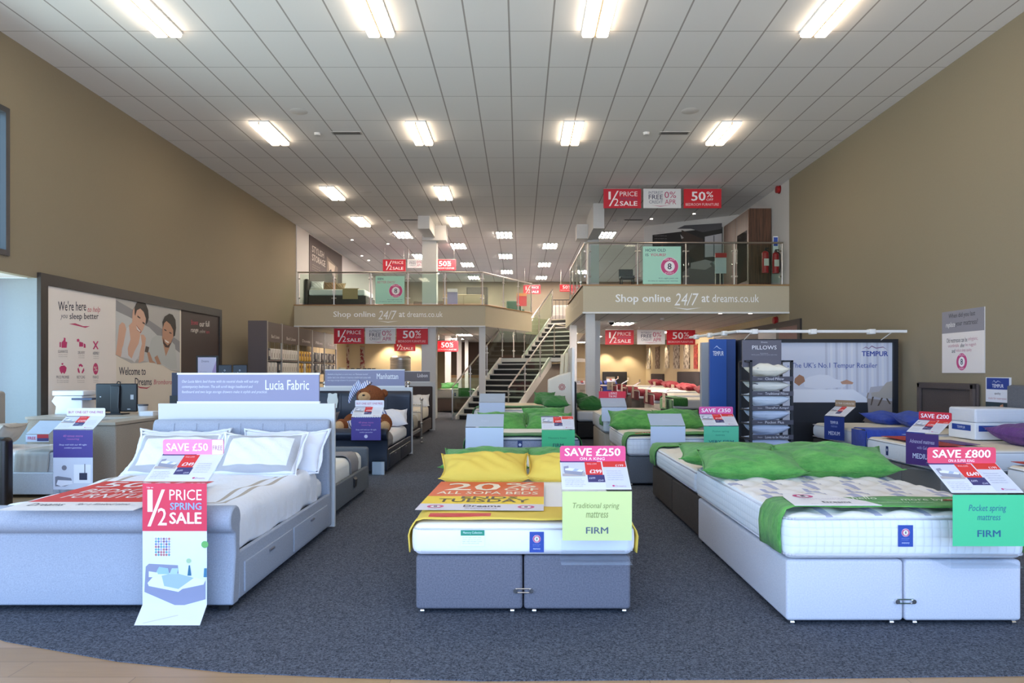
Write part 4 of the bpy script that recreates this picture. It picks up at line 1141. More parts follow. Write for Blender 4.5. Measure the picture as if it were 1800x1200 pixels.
# mattress standing on its side with a red emblem, white board beside it
t = thing('display_mattress', 'cream mattress standing upright with a small red emblem', 'mattress', (1.0, 15.3, .0))
m = MB(); m.prism([(.60, .95), (.60, 1.38), (.83, 1.48), (1.10, 1.55), (1.14, .60), (.66, .60)], 15.25, 15.5, CREAM, 'y'); m.mk('body', t, world=True, bev=.03)
p = Print((0, 15.243, 0), (1, 0, 0), (0, 0, 1)); 
for i in range(8): p.disc(.90 + .055 * math.cos(i * .785), 1.22 + .055 * math.sin(i * .785), .022, '#b05a54', 1, r0=.012, n=10)
p.disc(.90, 1.22, .03, '#b05a54', 1, r0=.02, n=12); p.mk('emblem', t, world=True, sharp=0)
for i, (x, z, l) in enumerate(((.93, 1.93, 'left'), (1.02, 1.97, 'right'))):
    m = MB().rbox(x - .05, x + .035, 15.6, 15.75, .02, z, .035, CREAM2, nz=8, fn=lambda p, n: p + Vector((.03 * (1.9 - p.z) * .4 * 0 + .02 * math.sin(p.z * 4), 0, 0)))
    o = m.mk('standing_mattress', sharp=60); tag(o, f'cream topper rolled upright behind the white board, {l} one', 'mattress')
o = MB().box(1.10, 1.15, 15.0, 16.3, 0, 2.06, WHITE).mk('divider_board'); tag(o, 'tall thin white divider board before the stairs', 'board')
# sideways bed with its dark headboard against the board
BK = Fb('#26272b', '#1c1d21', 90)
t = thing('divan_base', 'black divan base of the sideways bed right of the white board', 'bed base', (2.2, 16.3, 0))
MB().rbox(1.30, 3.3, 16.2, 17.55, .04, .40, .03, BK).mk('base_half', t, world=True)
t = thing('headboard', 'dark grey padded headboard seen edge on beside the white board', 'headboard', (1.22, 16.2, 0))
MB().rbox(1.17, 1.29, 16.15, 17.6, .0, 1.33, .05, Fb('#45474e', '#383a40', 90)).mk('padded_panel', t, world=True)
o = MB().rbox(1.30, 3.3, 16.2, 17.55, .41, .66, .07, QS2, nx=10, ny=8, topm=CREAM).mk('mattress'); tag(o, 'quilted mattress of the sideways bed by the white board', 'mattress')
pillow((1.62, 16.5, .80), .62, .42, .26, R(5), R(15), DGREEN, 'dark green pillow on the sideways bed', seed=10)
pillow((1.5, 17.1, .88), .62, .42, .22, R(80), R(35), DGREEN, 'dark green pillow propped against the dark grey headboard', seed=11)

# ================================================================== right row of beds
rx = 2.335; rw = 1.43
divan((rx, 4.32, 0), 0, rw, 2.15, .405, SILV, 'silver grey two-part divan base, front right')
mattress((rx, 4.30, 0), 0, rw + .03, 2.17, .412, .69, QS, STRIPE, 'large tufted mattress with grey dashes, front right', tf=tuft(.03, .15, .15), tags=(('blue', -.01, .56),), piping='#c6c3c8', nx=36, ny=52, wob=.006, r=.055)
def rtext(p): pass
rn1 = runner((rx, 4.30, 0), 0, rw + .03, .03, .36, .70, .28, GREEN, 'green runner with white writing over the foot of the front right mattress')
p = Print((-.3, .05, .736), (1, 0, 0), (0, 1, 0), .9, .3)
p.text('hello', .1, .6, .28, .9, '#e4f0d8', fr=True, shear=.4); p.text('more by me', .42, .36, .86, .72, '#e4f0d8', fr=True, shear=.4); p.text('handmade by craftsmen', .22, .2, .6, .3, '#d4e8c8', fr=True)
p.poly([(.7, .45), (.74, .6), (.82, .55), (.8, .42)], '#a04a3a', 3, fr=True)
p.mk('lettering', rn1, sharp=0)
t = thing('leaflet', 'white leaflet with a pink ring emblem lying over the green runner', 'leaflet', (1.93, 4.32, .738))
MB().prism([(-.26, .0), (.27, .0), (.24, .14), (.10, .36), (-.17, .44), (-.22, .3)], -.0015, .001, K('#efeaea'), 'z').mk('sheet', t)
p = Print((-.26, 0, .0015), (1, 0, 0), (0, 1, 0), .53, .42); p.badge(.17, .31, .065, 1); p.text('Dreams', .4, .18, .72, .28, '#2a2432', fr=True, bold=.02); p.lines(.2, .4, .85, .56, 3, '#b8a8b4', fr=True); p.text('your comfort guarantee', .22, .08, .7, .12, '#a898a4', fr=True); p.mk('print', t, sharp=0)
pillow((1.90, 5.86, .785), .82, .50, .18, R(-9), R(13), GREEN, 'green pillow at the front left on the tufted mattress', seed=12)
pillow((2.62, 5.92, .805), .90, .52, .20, R(-5), R(14), GREEN, 'green pillow at the front right on the tufted mattress', seed=13)
pillow((1.86, 6.38, .80), .84, .50, .15, R(-12), R(9), GREEN, 'green pillow at the back left on the tufted mattress', seed=14)
pillow((2.66, 6.44, .80), .84, .50, .15, R(6), R(8), GREEN, 'green pillow at the back right on the tufted mattress', seed=15)
holder((2.715, 4.12, 0), 0, 'save £800 price holder with a bright green firm card, front right bed', '#d8405e', 'SAVE £800', 'ON A SUPER KING', '#43bf86',
       (('Pocket spring', .22, .64, .74, .80, '#2c6a86', 0, .2), ('mattress', .34, .50, .66, .60, '#2c6a86', 0, .2), ('FIRM', .34, .18, .66, .31, '#235a80', .02)), '£649', z0=.41, z1=.84)
divan((rx + .02, 8.80, 0), R(180), rw, 2.25, .40, BROWN, 'dark brown divan base back to back with the silver one', split='y', link=False)
mattress((rx + .02, 8.82, 0), R(180), rw + .03, 2.27, .41, .64, QS, CREAM, 'quilted mattress on the dark brown divan base', piping='#a9a6ae', tf=tuft(.02, .2, .2), nx=20, ny=30, wob=.006, r=.055)
runner((rx + .02, 8.82, 0), R(180), rw + .03, .03, .42, .645, .23, GREEN, 'green runner at the far foot of the dark brown divan')
# third right bed
r3 = 2.17; y3 = 9.62
divan((r3, y3, 0), 0, 1.40, 1.0, .40, Fb('#6b7078', '#5a5f67', 110), 'grey fronted divan base with beige side, right row', link=False)
t = thing('divan_base', 'beige rear half of the grey fronted divan in the right row', 'bed base', (r3, y3 + 1.01, 0)); MB().rbox(-.70, .70, 0, .98, .035, .40, .022, BEI).mk('base_half', t)
mattress((r3, y3 - .02, 0), 0, 1.42, 2.0, .405, .67, QS, CREAM, 'quilted mattress between the blank and very firm holders', tags=(('small', -.08, .56),), piping='#a9a6ae', tf=tuft(.015, .2, .2), nx=16, ny=20, r=.055)
runner((r3, y3 - .02, 0), 0, 1.42, .03, .42, .675, .26, GREEN, 'green runner under the blank and very firm holders')
t = MB().box(0, .5, 0, .25, 0, .003, K('#cc2c26')).mk('leaflet', loc=(1.57, 9.66, .705)); tag(t, 'red sale leaflet on the green runner behind the blank holder', 'leaflet')
p = Print((1.6, 9.68, .709), (1, 0, 0), (0, 1, 0), .3, .2); p.text('1/2', .3, .2, .6, .9, '#f4e8e4', fr=True); p.mk('print', t, world=True, sharp=0)
pillow((1.78, 10.95, .80), .82, .46, .22, R(-6), R(26), GREEN, 'long green pillow at the back left of the very firm bed', seed=16)
pillow((2.45, 10.95, .81), .74, .46, .22, R(8), R(26), GREEN, 'long green pillow at the back right of the very firm bed', seed=17)
holder((1.96, 9.42, 0), 0, 'blank clear holder with pale card on the right row bed', blank=True, w=.46, z0=.42, z1=.83, ph=.29)
holder((2.66, 9.40, 0), 0, 'save £350 price holder with a green very firm card', '#e0559a', 'SAVE £350', None, '#58c196', (('Pocket spring', .25, .72, .72, .82, '#2a8a72'), ('mattress', .34, .58, .6, .66, '#2a8a72'), ('VERY FIRM', .14, .27, .86, .40, '#1f5a6a', .02)), '£1149', w=.46, z0=.42, z1=.83, ph=.31)
# fourth right bed
r4 = 2.2
divan((r4, 12.6, 0), 0, 1.4, 1.95, .45, BEI, 'beige divan base of the right row bed with a red topped holder', link=False)
mattress((r4, 12.6, 0), 0, 1.42, 1.95, .46, .76, QS2, CREAM, 'cream topped mattress behind the red topped holder', r=.055)
runner((r4, 12.6, 0), 0, 1.42, .05, .45, .76, .2, GREEN, 'light green runner on the bed behind the red topped holder')
t = holder((1.65, 12.45, 0), 0, 'blank holder with a red half price header, right row', blank=True, w=.44, z0=.5, z1=.93, ph=.25)
p = Print((-.24, .262, 1.07), (1, 0, 0), (0, 0, 1), .48, .13); p.rect(0, 0, 1, 1, '#d8263c', 1, fr=True); p.text('1/2', .38, .2, .5, .85, '#f6e8e8', fr=True); p.text('PRICE\nSALE', .51, .2, .68, .85, '#f6e8e8', fr=True); p.mk('header_print', t, sharp=0)
MB().box(-.24, .24, .263, .268, 1.07, 1.2, K('#d8263c')).mk('header_card', t)

# ================================================================== wall-side beds on the right: feet towards the aisle, heads on the wall
def side_bed(y, w, l, x0, zb, zt, base, lab_b, lab_m, tags=(), top=None, sd=None, r=.06):
    divan((x0, y, 0), R(-90), w, l, zb, base, lab_b, link=False)
    return mattress((x0 - .01, y, 0), R(-90), w + .02, l, zb + .006, zt, sd or WOVE, top or cloth('#e6dcc8', .008, 6), lab_m, tags=tags, piping='#c8c4c4', r=r)
side_bed(11.17, 1.95, 1.64, 5.0, .42, .68, BROWN, 'dark brown divan base of the bed with the blue runner', 'cream mattress with a wide blue runner', r=.09)
side_bed(9.15, 1.75, 1.75, 4.90, .36, .635, BGRY, 'grey divan base under the save £200 holder', 'white mattress with two navy labels under the save £200 holder', tags=(('navy', -.30, .50), ('small', .35, .54)), r=.06)
side_bed(6.3, 1.6, 1.75, 4.86, .36, .62, K('#2a2830', .6), 'dark base of the bed cut off at the right edge', 'white mattress cut off at the right edge of the picture', tags=(('small', .62, .52),), r=.06)
runner((5.0, 10.43, 0), R(-90), .46, -.02, .8, .69, .30, BLUE, 'wide royal blue runner on the bed next to the large lit picture', side='right')
o = MB().rbox(4.965, 4.982, 10.22, 10.66, .44, .70, .008, BLUE).mk('bed_runner'); tag(o, 'blue end of the runner hanging over the mattress foot', 'bed runner')
pillow((6.05, 11.75, .78), .5, .72, .16, R(5), R(6), BLUE, 'royal blue pillow at the left by the brown headboard', seed=21)
pillow((6.15, 11.05, .80), .5, .68, .18, R(-8), R(8), BLUE, 'royal blue pillow at the right by the brown headboard', seed=22)
pillow((6.2, 8.75, .77), .5, .74, .20, R(4), R(5), PURP, 'purple pillow left of the grey headboard', seed=23)
pillow((6.25, 8.0, .76), .5, .55, .18, R(-8), R(5), PURP, 'purple pillow cut off by the right edge', seed=24)
o = MB().box(0, .34, 0, 1.3, 0, .004, K('#b83a34')).mk('leaflet', loc=(4.95, 8.45, .665)); tag(o, 'long red sale leaflet along the foot of the save £200 bed', 'leaflet')
o = MB().box(0, .25, 0, .6, 0, .004, PURP).mk('bed_runner', loc=(5.32, 8.6, .665)); tag(o, 'purple strip of cloth behind the red leaflet', 'bed runner')
o = MB().box(0, .3, 0, 1.2, 0, .004, K('#b83a34')).mk('leaflet', loc=(4.9, 5.9, .65)); tag(o, 'red sale leaflet on the bed at the right edge', 'leaflet')
holder((4.84, 10.95, 0), R(-62), 'blue medium sign holder with a brown header on the blue runner bed', '#a08468', '10 YEAR GUARANTEE', None, '#20357e', (('TEMPUR', .3, .68, .7, .8, '#d8dcf0', .02), ('mattress', .35, .54, .65, .62, '#8c98cc'), ('MEDIUM', .22, .2, .78, .36, '#d8dcf0', .02)), '£1399', w=.36, z0=.40, z1=.86, ph=.36, minip=False)
holder((4.76, 8.42, 0), R(-62), 'purple medium sign holder with a red save £200 header', '#cf2036', 'SAVE £200', None, '#4a2a6e', (('Advanced mattress', .12, .68, .88, .8, '#d0c4e0', 0, .2), ('with Gel', .35, .5, .65, .6, '#b8a8d0'), ('MEDIUM', .22, .2, .8, .36, '#d8dcf0', .02)), '£1399', w=.40, z0=.38, z1=.82, ph=.38)
# brown and grey headboards on the right wall
def headboard(y0, y1, z0, z1, mat, lab, inner=None):
    t = thing('headboard', lab, 'headboard', (XR - .05, (y0 + y1) / 2, z0))
    MB().rbox(XR - .07, XR - .012, y0, y1, z0, z1, .025, mat, ny=4, nz=2).mk('padded_panel', t, world=True)
    if inner:
        m = MB(); e = .10
        for a, b, c, d in ((y0 + .0, y0 + e, z0, z1), (y1 - e, y1, z0, z1), (y0, y1, z1 - e, z1)): m.rbox(XR - .115, XR - .065, a, b, c, d, .022, mat)
        m.mk('padded_border', t, world=True)
    else:
        MB().rbox(XR - .10, XR - .065, y0 + .01, y1 - .01, z0 + .01, (z0 + z1) / 2, .015, mat).mk('lower_cushion', t, world=True); MB().rbox(XR - .10, XR - .065, y0 + .01, y1 - .01, (z0 + z1) / 2 + .006, z1 - .01, .015, mat).mk('upper_cushion', t, world=True)
    return t
headboard(10.36, 11.85, 0, 1.375, Fb('#5a4f4b', '#4b413e', 90), 'brown padded headboard with a raised border on the right wall', True)
headboard(7.9, 9.68, 0, 1.37, Fb('#696a70', '#5c5d63', 90), 'grey padded headboard at the right edge of the picture')
# cut-away mattress block on the bed
t = thing('foam_display_block', 'white cut-away mattress block with a blue label on the save £200 bed', 'display block', (6.0, 9.55, .66))
MB().rbox(-.08, .60, -.30, .28, 0, .22, .015, WOVE).mk('lower_layer', t); MB().rbox(-.08, .60, -.30, .28, .222, .41, .03, quilt_side('knit_cover', '#e6e8ee', .02, .5)).mk('upper_layer', t)
p = Print((-.081, .28, 0), (0, -1, 0), (0, 0, 1), .58, .22); p.rect(.15, .5, .85, .85, '#24469c', 2, fr=True); p.text('TEMPUR', .35, .6, .65, .75, '#e0e4f4', fr=True); p.mk('label_patch', t, sharp=0)
p = Print((-.06, -.302, 0), (1, 0, 0), (0, 0, 1), .5, .22); p.rect(.05, .5, .6, .85, '#24469c', 2, fr=True); p.text('TEMPUR', .2, .6, .45, .75, '#e0e4f4', fr=True); p.mk('label_patch', t, sharp=0)

# ================================================================== lit picture wall, blue column, light track
BLKP = K('#1c1e26', .45)
t = thing('display_wall', 'black framed picture wall showing a sleeper by pale curtains', 'display stand', (5.2, 12.55, 0))
MB().box(3.9, 6.62, 12.5, 12.62, 0, 2.12, BLKP).mk('back_panel', t, world=True)
m = MB().box(3.9, 6.62, 12.44, 12.5, 2.06, 2.12, BLKP).box(6.54, 6.62, 12.44, 12.5, 0, 2.06, BLKP); m.mk('frame', t, world=True)
p = Print((0, 12.495, 0), (1, 0, 0), (0, 0, 1))
q = lambda pts, col, k=1: p.poly(pts, col, k, px=True)
q([(1310, 598), (1569, 598), (1569, 745), (1500, 790), (1310, 790)], '#d4d7e4')
for i, x in enumerate(range(1450, 1566, 9)): q([(x, 600), (x + 4, 600), (x + 5, 690), (x + 1, 690)], ('#c2c4d2', '#dfe0e8')[i % 2], 2)
q([(1525, 690), (1569, 690), (1569, 790), (1500, 790)], '#9a8e88', 2); q([(1530, 680), (1569, 676), (1569, 705), (1525, 700)], '#b9b6bc', 2)
q([(1394, 684), (1500, 684), (1524, 700), (1524, 708), (1394, 708)], '#eceef6', 3); q([(1394, 707), (1525, 707), (1526, 725), (1515, 742), (1394, 742)], '#23262f', 4); q([(1385, 740), (1520, 740), (1500, 790), (1385, 790)], '#1c1e26', 3)
q([(1412, 668), (1422, 662), (1440, 658), (1456, 659), (1468, 666), (1480, 668), (1490, 672), (1484, 680), (1440, 684), (1414, 680)], '#e2e4ee', 5)
q([(1397, 665), (1405, 658), (1413, 662), (1415, 670), (1404, 678), (1396, 672)], '#a8795c', 5); q([(1477, 671), (1488, 667), (1500, 672), (1498, 675), (1480, 675)], '#c0937a', 6)
q([(1531, 690), (1545, 688), (1558, 672), (1569, 669), (1569, 700), (1552, 700), (1532, 696)], '#b5aca2', 5); q([(1533, 697), (1536, 697), (1532, 712), (1530, 712)], '#5a4a3c', 5); q([(1549, 699), (1552, 699), (1545, 713), (1542, 713)], '#5a4a3c', 5); q([(1557, 700), (1560, 700), (1566, 710), (1563, 710)], '#5a4a3c', 5)
p.text('TEMPUR', 1514.5, 617, 1561, 626, '#1f3f9c', px=True, bold=.03, k=5)
p.poly([(1514, 614), (1522, 609), (1527, 612), (1532, 607), (1540, 611), (1552, 609), (1560, 615), (1552, 610.5), (1540, 612.5), (1532, 609), (1527, 613.5), (1522, 610.5)], '#8a6a8c', 5, px=True)
p.text("- The UK's No.1 Tempur Retailer", 1384, 637, 1542, 649, '#2a4aa0', px=True, k=5)
p.mk('picture', t, world=True, sharp=0)
t = thing('display_wing', 'grey and blue shop-fitting wing with a blue logo column left of the pillow stand', 'display stand', (3.8, 13.4, 0))
GP = K('#a9adb5', .5)
MB().box(3.62, 3.72, 12.95, 14.3, 0, 2.12, GP).mk('grey_panel', t, world=True)
m = MB().box(3.30, 3.62, 12.9, 13.0, 0, 2.08, GP); m.mk('end_panel', t, world=True)
BP = K('#1f4fa0', .45)
MB().box(3.22, 3.50, 12.05, 12.13, 0, 2.1, BP).box(3.50, 3.66, 12.07, 12.6, 0, 2.1, K('#24427c', .5)).mk('blue_column', t, world=True)
MB().box(3.68, 3.88, 12.4, 12.55, 0, 2.1, K('#4c566a', .5)).mk('side_strip', t, world=True)
p = Print((0, 12.045, 0), (1, 0, 0), (0, 0, 1)); p.text('TEMPUR', 1253, 617, 1272, 625, '#dfe6f4', px=True, bold=.02); p.poly([(1254, 613), (1260, 607), (1264, 611), (1270, 614), (1264, 612.5), (1260, 609)], '#b8c8e8', px=True); p.mk('logo', t, world=True, sharp=0)
MB().box(3.70, 3.9, 11.9, 12.5, 0, 2.08, BLKP).mk('black_panel', t, world=True)
MB().box(3.0, 3.5, 12.2, 13.6, 0, 1.98, K('#b4b6ba', .5)).mk('grey_side', t, world=True) if False else None
t = thing('light_track', 'white angled light track above the picture wall', 'light', (5.2, 12.2, 2.22))
MB().box(3.72, 6.60, 12.12, 12.18, 2.215, 2.26, WHITE).mk('rail', t, world=True)
a = Vector((3.72, 12.15, 2.237)); b = Vector((3.42, 14.3, 2.237)); m = MB().cyl(a, b, .026, WHITE, 6); m.mk('rail', t, world=True)
for x in (4.0, 5.0, 6.0): MB().rbox(x - .05, x + .05, 12.08, 12.22, 2.19, 2.275, .012, WHITE).mk('track_head', t, world=True)
for s_ in (.25, .55, .85): c = a.lerp(b, s_); MB().rbox(c.x - .045, c.x + .045, c.y - .06, c.y + .06, 2.19, 2.275, .012, WHITE).mk('track_head', t, world=True)
for x in (3.95, 6.35): MB().cyl((x, 12.15, 2.22), (x - .04, 12.5, 2.08), .008, WHITE, 6).mk('arm', t, world=True)
# ---- pillow stand
t = thing('pillow_stand', 'dark pillow rack with a grey pillows header and five labelled shelves', 'stand', (3.54, 10.45, 0))
D = 10.3; X = lambda x: (x - CX) * D / F; Z = lambda y: H + (HY - y) * D / F
xa, xb = X(1312), X(1394.5)
m = MB()
for x in (xa, X(1322) - .03): m.box(x, x + .035, D + (.0 if x != xa else .35), D + .04 + (.0 if x != xa else .35), 0, Z(633), BLKP)
m.box(xb - .035, xb, D, D + .04, 0, Z(633), BLKP).box(xb - .06, xb - .025, D + .35, D + .39, 0, Z(636), BLKP)
m.box(xa, X(1322), D, D + .39, Z(636), Z(633), BLKP).box(X(1378), xb, D, D + .39, Z(636), Z(633), BLKP); m.mk('frame', t, world=True)
MB().box(X(1309), X(1378), D + .1, D + .13, Z(645), Z(597), K('#5d5a66', .5)).mk('header_board', t, world=True)
p = Print((0, D + .099, 0), (1, 0, 0), (0, 0, 1)); p.text('PILLOWS', 1322, 607, 1365, 614, '#e2e0e6', px=True, bold=.006); p.text('Dreams', 1338, 600, 1349, 602.5, '#c8c6d0', px=True); p.text('We can help you', 1336, 620, 1350, 622, '#c0bec8', px=True); p.text('find the perfect pillow for a great nights sleep', 1321, 622.5, 1366, 624.5, '#b4b2bc', px=True)
for s_, y in (('Cloud Pillow', 665.5), ('Traditional Pillow', 691.5), ('TheraPur Actigel', 717), ('Pocket Plus', 742), ('Loves to be Washed', 768)):
    MB().box(X(1322), xb, D - .01, D + .008, Z(y + 4), Z(y - 4), K('#4a4854', .5)).mk('shelf_label', t, world=True)
    MB().box(X(1313), xb, D + .01, D + .40, Z(y + 4.5), Z(y + 3), BLKP).mk('shelf', t, world=True)
    p2 = Print((0, D - .012, 0), (1, 0, 0), (0, 0, 1)); p2.text(s_, 1345, y - 2.3, 1386 if len(s_) > 12 else 1378, y + 2.3, '#d8d6de', px=True, bold=.01); p2.text('Dreams', 1332, y - 1, 1340, y + 1.2, '#c8c6d0', px=True); p2.mk('shelf_lettering', t, world=True, sharp=0)
p.mk('header_lettering', t, world=True, sharp=0)
for i, (y0, y1, c, nm) in enumerate(((643, 661, '#e8e2d2', 'cream pillow with a dark corner patch on the top shelf of the pillow rack'), (672, 687, '#e6e2d8', 'cream pillow with a dark corner patch on the second shelf of the pillow rack'), (695, 713, '#dfe6f0', 'white pillow on the third shelf of the pillow rack'),
                                     (721, 738, '#d4dcee', 'white pillow on the fourth shelf of the pillow rack'), (746, 764, '#d0d8ec', 'white pillow on the fifth shelf of the pillow rack'), (772, 790, '#ccd4ea', 'white pillow under the last shelf label of the pillow rack'))):
    zb = Z(y1) + .005; hh = (Z(y0) - Z(y1)) * 1.15
    o = pillow(((X(1317) + X(1392)) / 2, D + .2, zb + hh / 2 + .01), .60, .36, hh, R(random.uniform(-4, 4)), R(8), cloth(c, .008, 9), nm, seed=30 + i, flange=.006)
    if i < 2:
        o2 = MB(); iv = MW[o.name].inverted(); o2.ell((-.17, -.11, hh * .22), .07, .05, .018, K('#5a5460', .6), 12); o2.mk('corner_patch', o)
# ================================================================== sleigh beds on the left
def band_cloth(name, base, band, hw, l, e0, inner=True):
    """white cloth with two woven bands that follow the edge of the piece"""
    m, nt, b = nodes(name); co, x, y, z = coords(nt)
    d = mth(nt, 'MINIMUM', mth(nt, 'SUBTRACT', hw, mth(nt, 'ABSOLUTE', x)), y)
    def bd(c, wd): return mth(nt, 'LESS_THAN', mth(nt, 'ABSOLUTE', mth(nt, 'SUBTRACT', d, c)), wd)
    f = mth(nt, 'MAXIMUM', bd(e0, .016), bd(e0 + .09, .016)) if inner else bd(e0, .026)
    nt.links.new(mixc(nt, f, lin(base), lin(band)), b.inputs['Base Color']); b.inputs['Roughness'].default_value = .85
    bump(nt, b, noise(nt, co, 7, 4, .6), .02, .6); return m
def sleigh(loc, w, l, mat, zf, zh, label, rail_z=.37, drawers=2, seams=0, leg='#1c1a1a'):
    """scroll-ended bed frame: footboard, headboard, side rails with drawers. foot y=0, head y=l"""
    t = thing('sleigh_bed', label, 'bed frame', loc)
    r = .088; n = 10
    fp = [(.0, .05), (.0, .12), (.022, .26), (.04, .38), (.035, zf - 2 * r - .005)]
    fp += [(.055 + r * math.cos(R(230 - 20 * k)) - .01, zf - r + r * math.sin(R(230 - 20 * k))) for k in range(14)]
    fp += [(.115, zf - .26), (.12, .3), (.10, .05)]
    MB().prism(fp, -w / 2, w / 2, mat).mk('footboard', t, bev=.012, sharp=50)
    hp = [(l - .11, .05), (l - .115, .3), (l - .13, .7), (l - .145, zh - .12), (l - .13, zh - .04), (l - .095, zh), (l - .04, zh - .01), (l - .02, zh - .05), (l - .02, .05)]
    MB().prism(hp, -w / 2, w / 2, mat).mk('headboard', t, bev=.02, sharp=50)
    if seams:
        m = MB()
        for i in range(seams):
            x = -w / 2 + w * (i + 1) / (seams + 1); m.tube([(x, l - .118, .5), (x, l - .133, .7), (x, l - .147, zh - .12), (x, l - .132, zh - .038)], .004, mat, 6)
        m.mk('stitched_seam', t)
    for s_ in (-1, 1):
        x0, x1 = sorted((s_ * w / 2, s_ * (w / 2 - .035)))
        MB().rbox(x0, x1, .10, l - .10, .06, rail_z, .012, mat).mk('side_rail', t)
        if drawers and s_ == 1:
            for k in range(drawers):
                a = .18 + k * (l - .36) / drawers; c = a + (l - .36) / drawers - .03
                dr = MB().rbox(w / 2 - .005, w / 2 + .010, a, c, .085, rail_z - .085, .006, mat).mk('drawer', t)
                MB().rbox(w / 2 + .008, w / 2 + .02, (a + c) / 2 - .05, (a + c) / 2 + .05, rail_z - .13, rail_z - .115, .004, K('#6c6a70', .4)).mk('handle', dr)
    for x in (-w / 2 + .08, w / 2 - .08):
        for y in (.08, l - .08): MB().box(x - .035, x + .035, y - .035, y + .035, 0, .055, K(leg)).mk('foot', t)
    return t
def back_panel(x0, x1, D, z1, sx0, sx1, sz0, sz1, title, body, lab, tcol='#8f90ac', tx=(.62, .93), mat=None):
    t = thing('display_screen', lab, 'display panel', ((x0 + x1) / 2, D, 0))
    MB().box(x0, x1, D, D + .04, 0.02, z1, mat or K('#d5d6d6', .5)).mk('panel', t, world=True)
    MB().box(sx0, sx1, D + .005, D + .03, sz0, sz1, K(tcol)).mk('sign_board', t, world=True)
    m = MB().box(sx0 - .006, sx1 + .006, D, D + .035, sz1 - .01, sz1 + .008, WHITE).box(sx0 - .006, sx1 + .006, D, D + .035, z1, sz0 + .012, WHITE); m.mk('sign_rail', t, world=True)
    p = Print((sx0, D + .004, sz0), (1, 0, 0), (0, 0, 1), sx1 - sx0, sz1 - sz0)
    p.text(title, tx[0], .44, tx[1], .78, '#eef0f6', fr=True, bold=.015)
    for i, s_ in enumerate(body): p.text(s_, .03, .66 - i * .18, .03 + .0098 * len(s_) * .88, .78 - i * .18, '#e4e6f0', fr=True, shear=.25)
    p.mk('sign_lettering', t, world=True, sharp=0); return t

LUC = Fb('#aab0bc', '#979dab', 130, .85)
lx = -2.69
sleigh((lx, 4.56, 0), 1.70, 2.42, LUC, .685, 1.09, 'pale grey fabric sleigh bed frame at the front left', seams=7)
back_panel(-3.57, -1.83, 7.02, 1.235, -3.38, -1.985, 1.245, 1.53, 'Lucia Fabric', ('Our Lucia fabric bed frame with its neutral shade will suit any', 'contemporary bedroom. The soft scroll design headboard and', 'footboard and two large storage drawers make it stylish and practical.'), 'pale panel topped by a wide lilac sign behind the front left bed')
mattress((lx, 4.72, 0), 0, 1.58, 2.10, .33, .54, WOVE, WOVE, 'mattress of the front left bed under the white duvet', piping=None, r=.06)
DUV = band_cloth('white_banded_duvet', '#eceef4', '#b8ada0', .87, 2.0, .20)
rr = random.Random(4)
def dfn(p, n):
    q = p.copy(); ex = min(.83 - abs(p.x), p.y)
    q.z += .012 * math.sin(p.x * 7 + p.y * 5) + .008 * math.sin(p.x * 15 - p.y * 11) - .05 * max(0, 1 - max(0, .83 - abs(p.x)) / .14) ** 2
    if abs(p.x) > .7 and p.z < .56: q.z += .02 * math.sin(p.y * 9); q.x += math.copysign(.008 * math.sin(p.y * 21), p.x)
    return q
o = MB().rbox(-.812, .812, .06, 1.98, .345, .655, .075, DUV, nx=26, ny=34, nz=4, fn=dfn).mk('duvet', loc=(lx, 4.66, 0), sharp=0); tag(o, 'white duvet with two taupe bands on the front left bed', 'duvet')
PIL = None
def banded_pillow(h): 
    m, nt, b = nodes('banded_pillowcase'); co, x, y, z = coords(nt)
    d = mth(nt, 'MINIMUM', mth(nt, 'SUBTRACT', .35, mth(nt, 'ABSOLUTE', x)), mth(nt, 'SUBTRACT', .23, mth(nt, 'ABSOLUTE', y)))
    f = mth(nt, 'LESS_THAN', mth(nt, 'ABSOLUTE', mth(nt, 'SUBTRACT', d, .045)), .026)
    nt.links.new(mixc(nt, f, lin('#eceef4'), lin('#b4b4b8')), b.inputs['Base Color']); b.inputs['Roughness'].default_value = .85
    bump(nt, b, noise(nt, co, 6, 4, .6), .02, .6); return m
BPW = banded_pillow(0)
pillow((-2.32, 6.36, .80), .74, .48, .15, R(0), R(42), BPW, 'white pillow with a grey border, right side of the front left bed', seed=41, flange=.03)
pillow((-2.22, 6.62, .80), .80, .46, .14, R(-3), R(50), cloth('#e9ebf2', .02, 6), 'plain white pillow behind the grey bordered one', seed=42, flange=.03)
pillow((-3.08, 6.36, .80), .74, .48, .15, R(2), R(42), BPW, 'white pillow with a grey border behind the save £50 card', seed=43, flange=.03)
pillow((-3.16, 6.62, .80), .80, .46, .14, R(4), R(50), cloth('#e9ebf2', .02, 6), 'plain white pillow at the far left of the front left bed', seed=44, flange=.03)
def d50(p):
    p.rect(0, .24, 1, 1, '#d83024', 1, fr=True); p.rect(0, 0, 1, .24, '#ece6e2', 1, fr=True)
    p.text('50%', .1, .74, .8, .95, '#f6ece8', fr=True, bold=.02); p.text('OFF', .82, .8, .97, .92, '#f6ece8', fr=True)
    p.text('BEDROOM', .14, .54, .9, .68, '#f6ece8', fr=True, bold=.01); p.text('FURNITURE', .14, .36, .9, .50, '#f6ece8', fr=True, bold=.01)
    p.text('Dreams', .1, .12, .36, .2, '#5a4a50', fr=True); p.text('for a limited time', .45, .14, .85, .2, '#8a7a80', fr=True)
sheet_on((-2.79, 4.36, .70), .84, 1.15, R(0), d50, 'red and white 50% bedroom furniture poster lying over the front left footboard', tilt=R(0))
